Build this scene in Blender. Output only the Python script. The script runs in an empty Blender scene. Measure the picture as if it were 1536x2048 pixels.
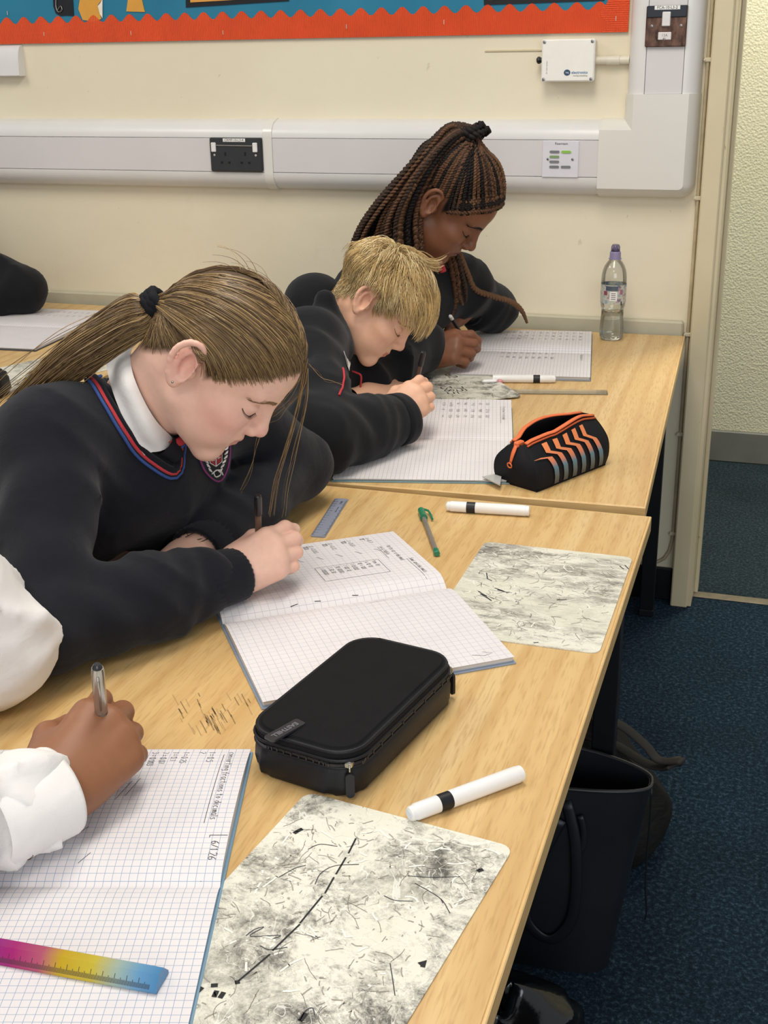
import bpy, math, random
import numpy as np
from mathutils import Matrix, Vector

random.seed(7)
RNG = np.random.default_rng(11)
SC = bpy.context.scene
COL = SC.collection
PI = math.pi

# ------------------------------------------------------------------ camera
TZ = 0.72                                   # table top height
FPX = 2440.0                                # focal length in photo pixels (1536 x 2048)
CAM = np.array([0.0, 0.0, TZ + 0.6708])
_yaw, _pit, _rol = 0.3197, 0.3664, -0.0176
_f = np.array([-math.sin(_yaw)*math.cos(_pit), math.cos(_yaw)*math.cos(_pit), -math.sin(_pit)])
_r0 = np.array([math.cos(_yaw), math.sin(_yaw), 0.0])
_u0 = np.cross(_r0, _f)
_r = _r0*math.cos(_rol) + _u0*math.sin(_rol)
_u = -_r0*math.sin(_rol) + _u0*math.cos(_rol)
cd = bpy.data.cameras.new('camera')
cd.sensor_fit = 'HORIZONTAL'
cd.sensor_width = 36.0
cd.lens = FPX/1536.0*36.0
cd.clip_start = 0.05
cam = bpy.data.objects.new('camera', cd)
M = Matrix.Identity(4)
for i in range(3):
    M[i][0] = _r[i]; M[i][1] = _u[i]; M[i][2] = -_f[i]; M[i][3] = CAM[i]
cam.matrix_world = M
COL.objects.link(cam)
SC.camera = cam

# ------------------------------------------------------------------ light
SC.view_settings.view_transform = 'Standard'
SC.view_settings.look = 'None'
SC.view_settings.exposure = 0.0
SC.view_settings.gamma = 1.0
SC.view_settings.use_curve_mapping = False
W = bpy.data.worlds.new('world'); SC.world = W
W.use_nodes = True
W.node_tree.nodes['Background'].inputs[0].default_value = (0.93, 0.96, 1.0, 1)
W.node_tree.nodes['Background'].inputs[1].default_value = 0.5

def area(name, loc, size, power, col, aim=None):
    l = bpy.data.lights.new(name, 'AREA'); l.shape = 'RECTANGLE'
    l.size, l.size_y = size; l.energy = power; l.color = col
    o = bpy.data.objects.new(name, l); o.location = loc
    if aim is not None:
        o.rotation_euler = (Vector(aim)-Vector(loc)).to_track_quat('-Z', 'Y').to_euler()
    COL.objects.link(o)
    return o
# ceiling panels of the classroom and the daylight of its window side
area('ceiling_panel_light', (-0.5, 1.5, 2.65), (0.6, 1.2), 26, (1.0, 0.93, 0.83))
area('ceiling_panel_light', (-2.4, 1.3, 2.65), (0.6, 1.2), 20, (1.0, 0.93, 0.83))
area('ceiling_panel_light', (-0.3, -0.9, 2.65), (0.6, 1.2), 24, (1.0, 0.93, 0.83))
area('window_daylight', (1.3, -2.6, 1.7), (2.6, 1.5), 45, (0.93, 0.96, 1.0), aim=(-0.5, 1.8, 0.9))
area('corridor_panel_light', (0.05, 3.46, 2.45), (0.25, 0.25), 26, (1.0, 0.95, 0.84))

# ------------------------------------------------------------------ helpers
def ray(x, y): return _f + _r*(x-768)/FPX + _u*(1024-y)/FPX
def atz(x, y, z=TZ):
    d = ray(x, y); return CAM + d*(z-CAM[2])/d[2]
def aty(x, y, Y):
    d = ray(x, y); return CAM + d*(Y-CAM[1])/d[1]
def sc(h):
    """sRGB hex -> linear rgba"""
    h = h.lstrip('#')
    v = [int(h[i:i+2], 16)/255 for i in (0, 2, 4)]
    return tuple([c/12.92 if c <= 0.04045 else ((c+0.055)/1.055)**2.4 for c in v]) + (1.0,)

class NT:
    def __init__(s, name):
        s.m = bpy.data.materials.new(name); s.m.use_nodes = True
        s.t = s.m.node_tree; s.b = s.t.nodes['Principled BSDF']
    def n(s, typ, **kw):
        nd = s.t.nodes.new('ShaderNode'+typ)
        for k, v in kw.items():
            if k.startswith('i_'): nd.inputs[k[2:].replace('_', ' ')].default_value = v
            elif k.startswith('x'): nd.inputs[int(k[1:])].default_value = v
            else: setattr(nd, k, v)
        return nd
    def l(s, a, b): s.t.links.new(a, b)
    def coord(s, which='Object', scale=(1, 1, 1), rot=(0, 0, 0)):
        tc = s.n('TexCoord'); mp = s.n('Mapping')
        mp.inputs['Scale'].default_value = scale; mp.inputs['Rotation'].default_value = rot
        s.l(tc.outputs[which], mp.inputs['Vector']); return mp.outputs[0]
    def noise(s, vec, scale, detail=4, rough=0.55, dist=0.0):
        nd = s.n('TexNoise'); nd.inputs['Scale'].default_value = scale
        nd.inputs['Detail'].default_value = detail; nd.inputs['Roughness'].default_value = rough
        nd.inputs['Distortion'].default_value = dist
        s.l(vec, nd.inputs['Vector']); return nd.outputs['Fac']
    def ramp(s, fac, stops, mode='LINEAR'):
        r = s.n('ValToRGB'); r.color_ramp.interpolation = mode
        e = r.color_ramp.elements
        while len(e) > 1: e.remove(e[0])
        e[0].position = stops[0][0]; e[0].color = stops[0][1]
        for p, c in stops[1:]:
            q = e.new(p); q.color = c
        s.l(fac, r.inputs[0]); return r.outputs[0]
    def mix(s, fac, a, b, mode='MIX'):
        m = s.n('MixRGB', blend_type=mode)
        for v, i in ((fac, 0), (a, 1), (b, 2)):
            if hasattr(v, 'links'): s.l(v, m.inputs[i])
            elif isinstance(v, (int, float)): m.inputs[i].default_value = v
            else: m.inputs[i].default_value = v
        return m.outputs[0]
    def math(s, op, a, b=0.0, clamp=False):
        m = s.n('Math', operation=op, use_clamp=clamp)
        for v, i in ((a, 0), (b, 1)):
            if hasattr(v, 'links'): s.l(v, m.inputs[i])
            else: m.inputs[i].default_value = v
        return m.outputs[0]
    def bump(s, h, strength=0.3, dist=0.002):
        b = s.n('Bump'); b.inputs['Strength'].default_value = strength
        b.inputs['Distance'].default_value = dist
        s.l(h, b.inputs['Height']); s.l(b.outputs[0], s.b.inputs['Normal'])
    def base(s, c): s.l(c, s.b.inputs['Base Color'])
    def setp(s, rough=None, metal=None, spec=None, **kw):
        if rough is not None: s.b.inputs['Roughness'].default_value = rough
        if metal is not None: s.b.inputs['Metallic'].default_value = metal
        if spec is not None: s.b.inputs['Specular IOR Level'].default_value = spec
        for k, v in kw.items(): s.b.inputs[k].default_value = v

MC = {}
def mat(hexc, rough=0.5, metal=0.0, spec=0.5, var=0.06, nscale=40, bump=0.0, bscale=300, **kw):
    key = (hexc, rough, metal, spec, var, nscale, bump, bscale, tuple(sorted(kw.items())))
    if key in MC: return MC[key]
    t = NT('paint_'+hexc.strip('#'))
    v = t.coord()
    c = sc(hexc)
    lo = tuple(x*(1-var) for x in c[:3])+(1,); hi = tuple(min(1, x*(1+var)) for x in c[:3])+(1,)
    t.base(t.ramp(t.noise(v, nscale), [(0.3, lo), (0.7, hi)]))
    t.setp(rough, metal, spec, **kw)
    if bump: t.bump(t.noise(v, bscale, 2), bump, 0.001)
    MC[key] = t.m
    return t.m

class MB:
    """collects verts / faces; build() links them as one mesh object"""
    def __init__(s): s.v = []; s.f = []; s.uv = {}; s.smooth = False
    def add(s, vs, fs):
        o = len(s.v)
        s.v += [tuple(float(c) for c in p) for p in vs]
        s.f += [tuple(i+o for i in f) for f in fs]; return s
    def box(s, lo, hi, bev=0.0):
        (x0, y0, z0), (x1, y1, z1) = lo, hi
        if bev <= 0:
            return s.add([(x0,y0,z0),(x1,y0,z0),(x1,y1,z0),(x0,y1,z0),(x0,y0,z1),(x1,y0,z1),(x1,y1,z1),(x0,y1,z1)],
                         [(0,3,2,1),(4,5,6,7),(0,1,5,4),(1,2,6,5),(2,3,7,6),(3,0,4,7)])
        b = min(bev, (x1-x0)/2.01, (y1-y0)/2.01, (z1-z0)/2.01)
        # chamfered box: 24 verts
        vs = []; idx = {}
        for sx in (0, 1):
            for sy in (0, 1):
                for sz in (0, 1):
                    X, Y, Z = (x0, x1)[sx], (y0, y1)[sy], (z0, z1)[sz]
                    dx, dy, dz = (b, -b)[sx], (b, -b)[sy], (b, -b)[sz]
                    idx[sx, sy, sz, 0] = len(vs); vs.append((X, Y+dy, Z+dz))
                    idx[sx, sy, sz, 1] = len(vs); vs.append((X+dx, Y, Z+dz))
                    idx[sx, sy, sz, 2] = len(vs); vs.append((X+dx, Y+dy, Z))
        fs = []
        loop = [(0, 0), (1, 0), (1, 1), (0, 1)]
        for k in (0, 1):
            q = [idx[k, a, c, 0] for a, c in loop]; fs.append(q if k else q[::-1])
            q = [idx[a, k, c, 1] for a, c in loop]; fs.append(q[::-1] if k else q)
            q = [idx[a, c, k, 2] for a, c in loop]; fs.append(q if k else q[::-1])
        for a in (0, 1):
            for c in (0, 1):
                fs.append((idx[a,c,0,0], idx[a,c,1,0], idx[a,c,1,1], idx[a,c,0,1]))
                fs.append((idx[a,0,c,0], idx[a,1,c,0], idx[a,1,c,2], idx[a,0,c,2]))
                fs.append((idx[0,a,c,1], idx[1,a,c,1], idx[1,a,c,2], idx[0,a,c,2]))
                for d in (0, 1): fs.append((idx[a,c,d,0], idx[a,c,d,1], idx[a,c,d,2]))
        return s.add(vs, fs)
    def prism(s, poly, z0, z1, ax=2):
        """extrude a 2d polygon along axis ax (0,1,2)"""
        n = len(poly)
        def P(p, h):
            return {2: (p[0], p[1], h), 1: (p[0], h, p[1]), 0: (h, p[0], p[1])}[ax]
        vs = [P(p, z0) for p in poly] + [P(p, z1) for p in poly]
        fs = [tuple(range(n))[::-1], tuple(range(n, 2*n))]
        fs += [(i, (i+1) % n, n+(i+1) % n, n+i) for i in range(n)]
        return s.add(vs, fs)
    def tube(s, path, r, n=8, caps=True, flat=1.0, up=None):
        path = np.asarray(path, float); m = len(path)
        rr = np.broadcast_to(np.asarray(r, float), (m,))
        t = np.gradient(path, axis=0); t /= np.linalg.norm(t, axis=1)[:, None]+1e-12
        a = np.array(up if up is not None else ((0, 0, 1) if abs(t[0][2]) < .9 else (1, 0, 0)), float)
        o = len(s.v); vs = []
        for i in range(m):
            a = a - t[i]*(a@t[i]); a /= np.linalg.norm(a)+1e-12
            b = np.cross(t[i], a)
            for k in range(n):
                w = 2*PI*k/n
                vs.append(path[i] + rr[i]*(b*math.cos(w) + a*flat*math.sin(w)))
        fs = [(i*n+k, i*n+(k+1) % n, (i+1)*n+(k+1) % n, (i+1)*n+k) for i in range(m-1) for k in range(n)]
        if caps: fs += [tuple(range(n))[::-1], tuple(range((m-1)*n, m*n))]
        return s.add(vs, fs)
    def lathe(s, prof, n=24, base=(0, 0, 0), axis=None):
        """prof: (r, h) along axis (default z)"""
        vs = []; m = len(prof)
        if axis is None: ex, ey, ez = np.eye(3)
        else:
            ez = np.asarray(axis, float)/np.linalg.norm(axis)
            ex = np.cross(ez, (0, 0, 1) if abs(ez[2]) < .9 else (1, 0, 0)); ex /= np.linalg.norm(ex); ey = np.cross(ez, ex)
        b = np.asarray(base, float)
        for r, h in prof:
            for k in range(n):
                w = 2*PI*k/n
                vs.append(b + ez*h + r*(ex*math.cos(w)+ey*math.sin(w)))
        fs = [(i*n+k, i*n+(k+1) % n, (i+1)*n+(k+1) % n, (i+1)*n+k) for i in range(m-1) for k in range(n)]
        fs += [tuple(range(n))[::-1], tuple(range((m-1)*n, m*n))]
        return s.add(vs, fs)
    def grid(s, G, close_u=False, close_v=False):
        G = np.asarray(G, float); a, b = G.shape[:2]
        fs = []
        for i in range(a-(0 if close_u else 1)):
            for j in range(b-(0 if close_v else 1)):
                fs.append((i*b+j, ((i+1) % a)*b+j, ((i+1) % a)*b+(j+1) % b, i*b+(j+1) % b))
        return s.add(G.reshape(-1, 3), fs)
    def xf(s, mtx):
        s.v = [tuple(mtx @ Vector(p)) for p in s.v]; return s

def mesh_np(name, V, F, mats, smooth=True, colors=None, uv=None):
    me = bpy.data.meshes.new(name)
    me.from_pydata([tuple(v) for v in V], [], [tuple(int(i) for i in f) for f in F])
    if mats is not None:
        for m in (mats if isinstance(mats, (list, tuple)) else [mats]): me.materials.append(m)
    if smooth: me.polygons.foreach_set('use_smooth', [True]*len(me.polygons))
    if colors is not None:
        at = me.color_attributes.new('col', 'FLOAT_COLOR', 'POINT')
        c = np.ones((len(me.vertices), 4), np.float32); c[:, :3] = colors
        at.data.foreach_set('color', c.ravel())
    if uv is not None:
        ul = me.uv_layers.new(name='uv')
        li = np.empty(len(me.loops), np.int32); me.loops.foreach_get('vertex_index', li)
        ul.data.foreach_set('uv', np.asarray(uv, np.float32)[li].ravel())
    me.update()
    return me

def fast_mesh(name, V, F, material, smooth=True, colors=None):
    """V (n,3), F (m,4) numpy quads"""
    me = bpy.data.meshes.new(name)
    V = np.ascontiguousarray(V, np.float32); F = np.ascontiguousarray(F, np.int32)
    k = F.shape[1]
    me.vertices.add(len(V)); me.vertices.foreach_set('co', V.ravel())
    me.loops.add(F.size); me.loops.foreach_set('vertex_index', F.ravel())
    me.polygons.add(len(F))
    me.polygons.foreach_set('loop_start', np.arange(0, F.size, k, dtype=np.int32))
    me.polygons.foreach_set('loop_total', np.full(len(F), k, np.int32))
    if smooth: me.polygons.foreach_set('use_smooth', np.ones(len(F), bool))
    me.materials.append(material)
    if colors is not None:
        at = me.color_attributes.new('col', 'FLOAT_COLOR', 'POINT')
        c = np.ones((len(V), 4), np.float32); c[:, :3] = colors
        at.data.foreach_set('color', c.ravel())
    me.update(calc_edges=True); me.validate()
    return me

def tag(o, label=None, cat=None, group=None, kind=None):
    if label: o['label'] = label
    if cat: o['category'] = cat
    if group: o['group'] = group
    if kind: o['kind'] = kind
    return o
def thing(name, label, cat, loc=(0, 0, 0), rz=0.0, group=None):
    o = bpy.data.objects.new(name, None); o.empty_display_size = 0.05
    o.location = loc; o.rotation_euler = (0, 0, rz); COL.objects.link(o)
    return tag(o, label, cat, group)
def link(name, me, parent=None, world=False):
    o = bpy.data.objects.new(name, me); COL.objects.link(o)
    if parent is not None:
        o.parent = parent
        if world:
            R = parent.rotation_euler.to_matrix().to_4x4()
            o.matrix_parent_inverse = (Matrix.Translation(parent.location) @ R).inverted()
    return o
def obj(name, mb, m, parent=None, world=False, smooth=None, uv=None):
    me = mesh_np(name, mb.v, mb.f, m, mb.smooth if smooth is None else smooth, uv=uv)
    return link(name, me, parent, world)
def autosmooth(o, ang=0.7):
    me = o.data
    me.polygons.foreach_set('use_smooth', [True]*len(me.polygons))
    me.set_sharp_from_angle(angle=ang)
    return o
def struct(name, mb, m, parent=None, smooth=None):
    o = obj(name, mb, m, parent, smooth=smooth)
    if parent is None: o['kind'] = 'structure'
    return o
def rrect(w, h, r, n=6, cx=0, cy=0):
    out = []
    for (sx, sy, a0) in ((1, 1, 0), (-1, 1, 90), (-1, -1, 180), (1, -1, 270)):
        for k in range(n+1):
            a = math.radians(a0+90*k/n)
            out.append((cx+sx*(w/2-r)+r*math.cos(a), cy+sy*(h/2-r)+r*math.sin(a)))
    return out
def catmull(P, n):
    """smooth curve through points P, n samples"""
    P = np.asarray(P, float); m = len(P)
    Q = np.vstack([2*P[0]-P[1], P, 2*P[-1]-P[-2]])
    out = []
    for s in np.linspace(0, m-1-1e-9, n):
        i = int(s); t = s-i
        a, b, c, d = Q[i], Q[i+1], Q[i+2], Q[i+3]
        out.append(0.5*((2*b)+(c-a)*t+(2*a-5*b+4*c-d)*t*t+(3*b-a-3*c+d)*t**3))
    return np.array(out)
# ------------------------------------------------------------------ materials of the setting
def wall_mat():
    t = NT('cream_wall'); v = t.coord()
    n = t.noise(v, 1.3, 5); c = t.ramp(n, [(0.3, sc('#dfd4b9')), (0.7, sc('#e9e0c8'))])
    d = t.noise(t.coord(scale=(1, 1, 0.5)), 9, 6, 0.7)
    c = t.mix(t.ramp(d, [(0.60, (0, 0, 0, 1)), (0.78, (0.3, 0.3, 0.3, 1))]), c, sc('#cdbf9e'))
    s = t.noise(v, 34, 3, 0.5, 0.6)
    c = t.mix(t.ramp(s, [(0.715, (0, 0, 0, 1)), (0.75, (0.35, 0.35, 0.35, 1))]), c, sc('#b2a482'))
    t.base(c); t.setp(0.55, spec=0.3); t.bump(t.noise(v, 16, 4), 0.25, 0.006); return t.m
def corridor_mat():
    t = NT('textured_corridor_wall'); v = t.coord()
    c = t.ramp(t.noise(v, 2), [(0.3, sc('#cfcdb2')), (0.7, sc('#d8d6bd'))])
    t.base(c); t.setp(0.45, spec=0.4)
    vo = t.n('TexVoronoi'); vo.inputs['Scale'].default_value = 140; t.l(v, vo.inputs['Vector'])
    h = t.math('ADD', t.noise(v, 110, 4, 0.6), t.math('MULTIPLY', vo.outputs['Distance'], 0.9))
    t.bump(h, 0.45, 0.006); return t.m
def carpet_mat(a, b, c2, name):
    t = NT(name); v = t.coord()
    n = t.noise(v, 120, 6, 0.85); big = t.noise(v, 4, 3)
    c = t.ramp(n, [(0.34, sc(a)), (0.52, sc(b)), (0.70, sc(c2))])
    c = t.mix(t.ramp(big, [(0.35, (0, 0, 0, 1)), (0.7, (0.35, 0.35, 0.35, 1))]), c, sc(a))
    t.base(c); t.setp(0.95, spec=0.1); t.bump(n, 1.0, 0.006); return t.m
def beech_mat():
    t = NT('beech_laminate')
    v = t.coord(scale=(7.5, 0.55, 1))
    w = t.noise(v, 1.0, 5, 0.55, 1.2)
    c = t.ramp(w, [(0.30, sc('#cca66d')), (0.44, sc('#d3b077')), (0.5, sc('#d8b77f')), (0.58, sc('#d2af76')), (0.72, sc('#dbbc86'))])
    # cathedral rings
    wv = t.n('TexWave', wave_type='BANDS', bands_direction='X')
    wv.inputs['Scale'].default_value = 5.5; wv.inputs['Distortion'].default_value = 9
    wv.inputs['Detail'].default_value = 2; wv.inputs['Detail Scale'].default_value = 0.35
    t.l(t.coord(scale=(1.6, 0.32, 1)), wv.inputs['Vector'])
    c = t.mix(t.ramp(wv.outputs['Fac'], [(0.55, (0, 0, 0, 1)), (1.0, (0.4, 0.4, 0.4, 1))]), c, sc('#c0955c'))
    # short fibre flecks
    fl = t.noise(t.coord(scale=(380, 32, 1)), 1.0, 2, 0.5)
    c = t.mix(t.ramp(fl, [(0.5, (0, 0, 0, 1)), (0.72, (0.55, 0.55, 0.55, 1))]), c, sc('#b38a55'))
    sp = t.noise(t.coord(), 60, 2)
    c = t.mix(t.ramp(sp, [(0.80, (0, 0, 0, 1)), (0.83, (0.6, 0.6, 0.6, 1))]), c, sc('#4c3824'))
    t.base(c); t.setp(0.36, spec=0.45); t.bump(fl, 0.05, 0.0005); return t.m
def edge_mat():
    t = NT('beech_edging'); v = t.coord(scale=(6, 6, 60))
    t.base(t.ramp(t.noise(v, 3, 4), [(0.3, sc('#cfa86c')), (0.7, sc('#dfbd84'))])); t.setp(0.4); return t.m
def paint_frame_mat():
    t = NT('chipped_cream_gloss'); v = t.coord(scale=(1, 1, 0.35))
    c = t.ramp(t.noise(t.coord(), 3), [(0.3, sc('#cdbf9c')), (0.7, sc('#dacdac'))])
    d = t.noise(v, 38, 6, 0.7)
    c = t.mix(t.ramp(d, [(0.67, (0, 0, 0, 1)), (0.72, (0.75, 0.75, 0.75, 1))]), c, sc('#7b6c50'))
    t.base(c); t.setp(0.38, spec=0.5); t.bump(t.noise(t.coord(), 60, 3), 0.2, 0.002); return t.m
M_WALL = wall_mat(); M_CORR = corridor_mat(); M_BEECH = beech_mat(); M_EDGE = edge_mat()
M_CARPET = carpet_mat('#0c1620', '#263b4c', '#6b8496', 'blue_carpet')
M_CARPET2 = carpet_mat('#182329', '#36464c', '#728287', 'corridor_carpet')
M_FRAME = paint_frame_mat()
M_PVC = mat('#dcdad6', 0.3, spec=0.5, var=0.03, nscale=6)
M_PVC2 = mat('#d4d0ce', 0.34, spec=0.45, var=0.03, nscale=5)
M_PVCC = mat('#dedbd2', 0.16, spec=0.6, var=0.02, nscale=5)
M_BLACK = mat('#15161a', 0.42, spec=0.4, var=0.2)
M_STEEL = mat('#0c0d10', 0.42, spec=0.4, var=0.2)
M_SCREW = mat('#8d8a84', 0.35, metal=0.9)
M_SKIRT = mat('#121317', 0.35, var=0.3, nscale=25)

WY = 3.03                                   # face of the back wall
DX0, DX1 = -0.15, 0.72                      # door opening
# ------------------------------------------------------------------ shell
mb = MB().box((-4.6, WY, 0), (-0.165, WY+0.13, 2.7)); mb.box((DX1+0.015, WY, 0), (2.2, WY+0.13, 2.7))
mb.box((-0.165, WY, 2.05), (DX1+0.015, WY+0.13, 2.7))
struct('wall_back', mb, M_WALL)
struct('wall_corridor', MB().box((-1.6, 4.245, 0), (2.2, 4.32, 2.7)), M_CORR)
struct('floor', MB().box((-4.6, -1.2, -0.05), (2.2, WY+0.045, 0)), M_CARPET)
struct('floor_corridor', MB().box((-1.6, WY+0.045, -0.05), (2.2, 4.245, 0)), M_CARPET2)
struct('baseboard_back', MB().box((-4.6, WY-0.012, 0), (-0.204, WY, 0.092), 0.004), M_SKIRT)
struct('baseboard_corridor', MB().box((-1.6, 4.228, 0), (2.2, 4.245, 0.112), 0.004), mat('#6f7069', 0.5, var=0.12, nscale=8))
struct('trim_1', MB().box((-0.16, WY+0.028, 0), (DX1, WY+0.062, 0.004), 0.0015), mat('#7d7361', 0.45, metal=0.3, var=0.2))
# door frame: architrave, jamb, stop on the near side; the same on the far side out of view
fr = thing('trim_2', 'chipped cream gloss door frame beside the blue corridor carpet', 'door frame', (-0.18, WY, 0))
fr['kind'] = 'structure'
obj('architrave', MB().box((-0.202, 2.985, 0), (-0.1595, WY, 2.09), 0.003), M_FRAME, fr, True)
obj('jamb', MB().box((-0.1650, 2.995, 0), (DX0, WY+0.135, 2.05), 0.002), M_FRAME, fr, True)
obj('door_stop', MB().box((DX0, WY+0.055, 0), (DX0+0.010, WY+0.10, 2.04), 0.002), M_FRAME, fr, True)
obj('architrave', MB().box((DX1+0.012, 2.985, 0), (DX1+0.056, WY, 2.09), 0.003), M_FRAME, fr, True)
obj('jamb', MB().box((DX1, 2.995, 0), (DX1+0.015, WY+0.135, 2.05), 0.002), M_FRAME, fr, True)
obj('head_jamb', MB().box((-0.165, 2.985, 2.05), (DX1+0.015, WY+0.135, 2.09), 0.003), M_FRAME, fr, True)
# ledge on the wall just above the table tops
struct('trim_3', MB().box((-4.6, WY-0.022, 0.700), (-0.222, WY, 0.748), 0.004), mat('#bdb79f', 0.5, var=0.08, nscale=10))

# thin cable clipped down the edge of the door frame
cb = thing('wall_cable', 'thin cream cable clipped along the edge of the door frame', 'cable', (-0.212, WY, 0.1))
path = [(-0.2105, WY-0.006, z) for z in np.linspace(2.2, 0.20, 30)] + [(-0.2115, WY-0.006, 0.17), (-0.217, WY-0.007, 0.14), (-0.228, WY-0.008, 0.118), (-0.245, WY-0.008, 0.106), (-0.30, WY-0.008, 0.100), (-0.6, WY-0.008, 0.1)]
mb = MB().tube(path, 0.0042, 8); mb.smooth = True
M_CABLE = mat('#b9ab8c', 0.5, var=0.12)
obj('cable', mb, M_CABLE, cb, True)
for z in (1.91, 1.345, 1.04, 0.715, 0.46, 0.19):
    m_ = MB().box((-0.219, WY-0.013, z-0.005), (-0.2025, WY, z+0.005), 0.002)
    m_.lathe([(0.0025, 0), (0.0025, 0.003), (0.001, 0.004)], 8, (-0.2175, WY-0.013, z), (0, -1, 0))
    obj('cable_clip', m_, mat('#d3c9ae', 0.45), cb, True)

# ------------------------------------------------------------------ trunking
FY = 2.978                                  # front face of the trunking
zt = aty(600, 237.5, WY)[2]; zu = aty(600, 276, FY)[2]; zl = aty(600, 346.5, FY)[2]; zb = aty(600, 379.5, FY+0.03)[2]
def trunk_profile():
    up = [(WY, zt)] + [(WY-0.008-(WY-FY-0.008)*math.sin(a), zt-0.002-(zt-zu-0.004)*(1-math.cos(a))) for a in np.linspace(0.15, PI/2, 8)]
    dn = [(WY-0.004-(WY-FY-0.004)*math.sin(a), zb+(zl-zb-0.002)*(1-math.cos(a))) for a in np.linspace(PI/2, 0.05, 8)] + [(WY, zb)]
    return up, dn
def dado(name, label, x0, x1):
    up, dn = trunk_profile()
    th = thing(name, label, 'cable trunking', (x0, WY, zb), group='dado trunking lengths')
    b = MB().prism([(WY, zu+0.012)][:0] + up + [(FY, zu), (FY+0.006, zu-0.0008), (FY+0.006, zl+0.0008), (FY, zl)] + dn, x0, x1, 0)
    autosmooth(obj('trunking_body', b, M_PVC, th, True), 0.5)
    obj('trunking_lid', MB().box((x0, FY+0.0005, zl+0.0014), (x1, FY+0.006, zu-0.0014), 0.0006), M_PVC2, th, True)
    return th
XJ = aty(535, 300, FY)[0]; XC = aty(1197, 300, FY)[0]
dado('dado_trunking', 'white dado trunking length holding the black double socket', -3.6, XJ-0.011)
dado('dado_trunking', 'white dado trunking length running behind the braided hair to the corner', XJ+0.013, XC)
up, dn = trunk_profile()
g = 0.0022
jp = [(y-g if y < WY-0.001 else y, z+(g if z > (zt+zb)/2 else -g)) for y, z in up+[(FY, zu), (FY, zl)]+dn]
o = obj('trunking_joint', MB().prism(jp, XJ-0.011, XJ+0.013, 0), M_PVCC)
tag(autosmooth(o, 0.5), 'narrow white joint cover clipped round the trunking beside the black socket', 'joint cover')

def inset(poly, d):
    n = len(poly); out = []
    for i in range(n):
        p0, p1, p2 = (np.array(poly[j % n], float) for j in (i-1, i, i+1))
        e1 = p1-p0; e2 = p2-p1; e1 /= np.linalg.norm(e1); e2 /= np.linalg.norm(e2)
        n1 = np.array([-e1[1], e1[0]]); n2 = np.array([-e2[1], e2[0]])
        b = n1+n2; b /= max(1e-9, b@b)/2 if False else 1
        k = 2/(b@b)
        out.append(tuple(p1 + b*d*k))
    return out
def relief(poly, rings):
    """poly ccw in (x,z); rings [(inset, y)] -> closed relief on the wall"""
    m = MB(); n = len(poly)
    for d, y in rings:
        q = inset(poly, d) if d else poly
        m.v += [(p[0], y, p[1]) for p in q]
    for r in range(len(rings)-1):
        m.f += [(r*n+i, r*n+(i+1) % n, (r+1)*n+(i+1) % n, (r+1)*n+i) for i in range(n)]
    L = (len(rings)-1)*n
    m.f.append(tuple(range(L, L+n)))
    return m
XV0 = aty(1258, 150, WY)[0]; XV1 = aty(1405, 150, WY)[0]
ZC = aty(1300, 192, FY)[2]
# vertical run
th = thing('vertical_trunking', 'white vertical trunking rising beside the door frame', 'cable trunking', (XV0, WY, ZC))
xa = aty(1298, 0, FY)[0]; xb = aty(1377, 0, FY)[0]
xl = [WY-0.006-(WY-FY-0.006)*math.sin(a) for a in np.linspace(0.1, PI/2, 7)]
left = [(XV0+(xa-XV0)*(1-math.cos(a)), WY-0.006-(WY-FY-0.006)*math.sin(a)) for a in np.linspace(0.1, PI/2, 7)]
right = [(XV1-(XV1-xb)*(1-math.cos(a)), WY-0.006-(WY-FY-0.006)*math.sin(a)) for a in np.linspace(PI/2, 0.1, 7)]
o = obj('trunking_body', MB().prism([(XV0, WY)]+left+[(xa+0.0008, FY+0.006), (xb-0.0008, FY+0.006)]+right+[(XV1, WY)], ZC+0.004, 2.6, 2), M_PVC, th, True)
autosmooth(o, 0.5)
obj('trunking_lid', MB().box((xa+0.0014, FY+0.0005, ZC+0.004), (xb-0.0014, FY+0.006, 2.6), 0.0006), M_PVC2, th, True)
# moulded corner
CR = aty(1392, 330, FY+0.03)[0]; CB = zb-0.004; CT = zt+0.003; CL = XC; VX0 = XV0-0.004
arc = [(CR-0.035+0.035*math.sin(a), CB+0.035-0.035*math.cos(a)) for a in np.linspace(0, PI/2, 9)]
poly = [(CL, CB)]+arc+[(CR, ZC+0.004), (VX0, ZC+0.004), (VX0, CT), (CL, CT)]
rl = relief(poly, [(0, WY), (0.0, WY-0.008), (0.004, WY-0.025), (0.012, WY-0.042), (0.024, FY-0.003), (0.034, FY-0.0035)])
N_ = len(poly)
rl.v = [((CL if i % N_ in (0, N_-1) else x), y, (ZC+0.004 if i % N_ in (N_-4, N_-3) else z)) for i, (x, y, z) in enumerate(rl.v)]
o = obj('trunking_corner', rl, M_PVCC)
tag(autosmooth(o, 0.6), 'glossy white moulded corner piece joining the trunking runs by the door', 'trunking corner')

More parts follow.
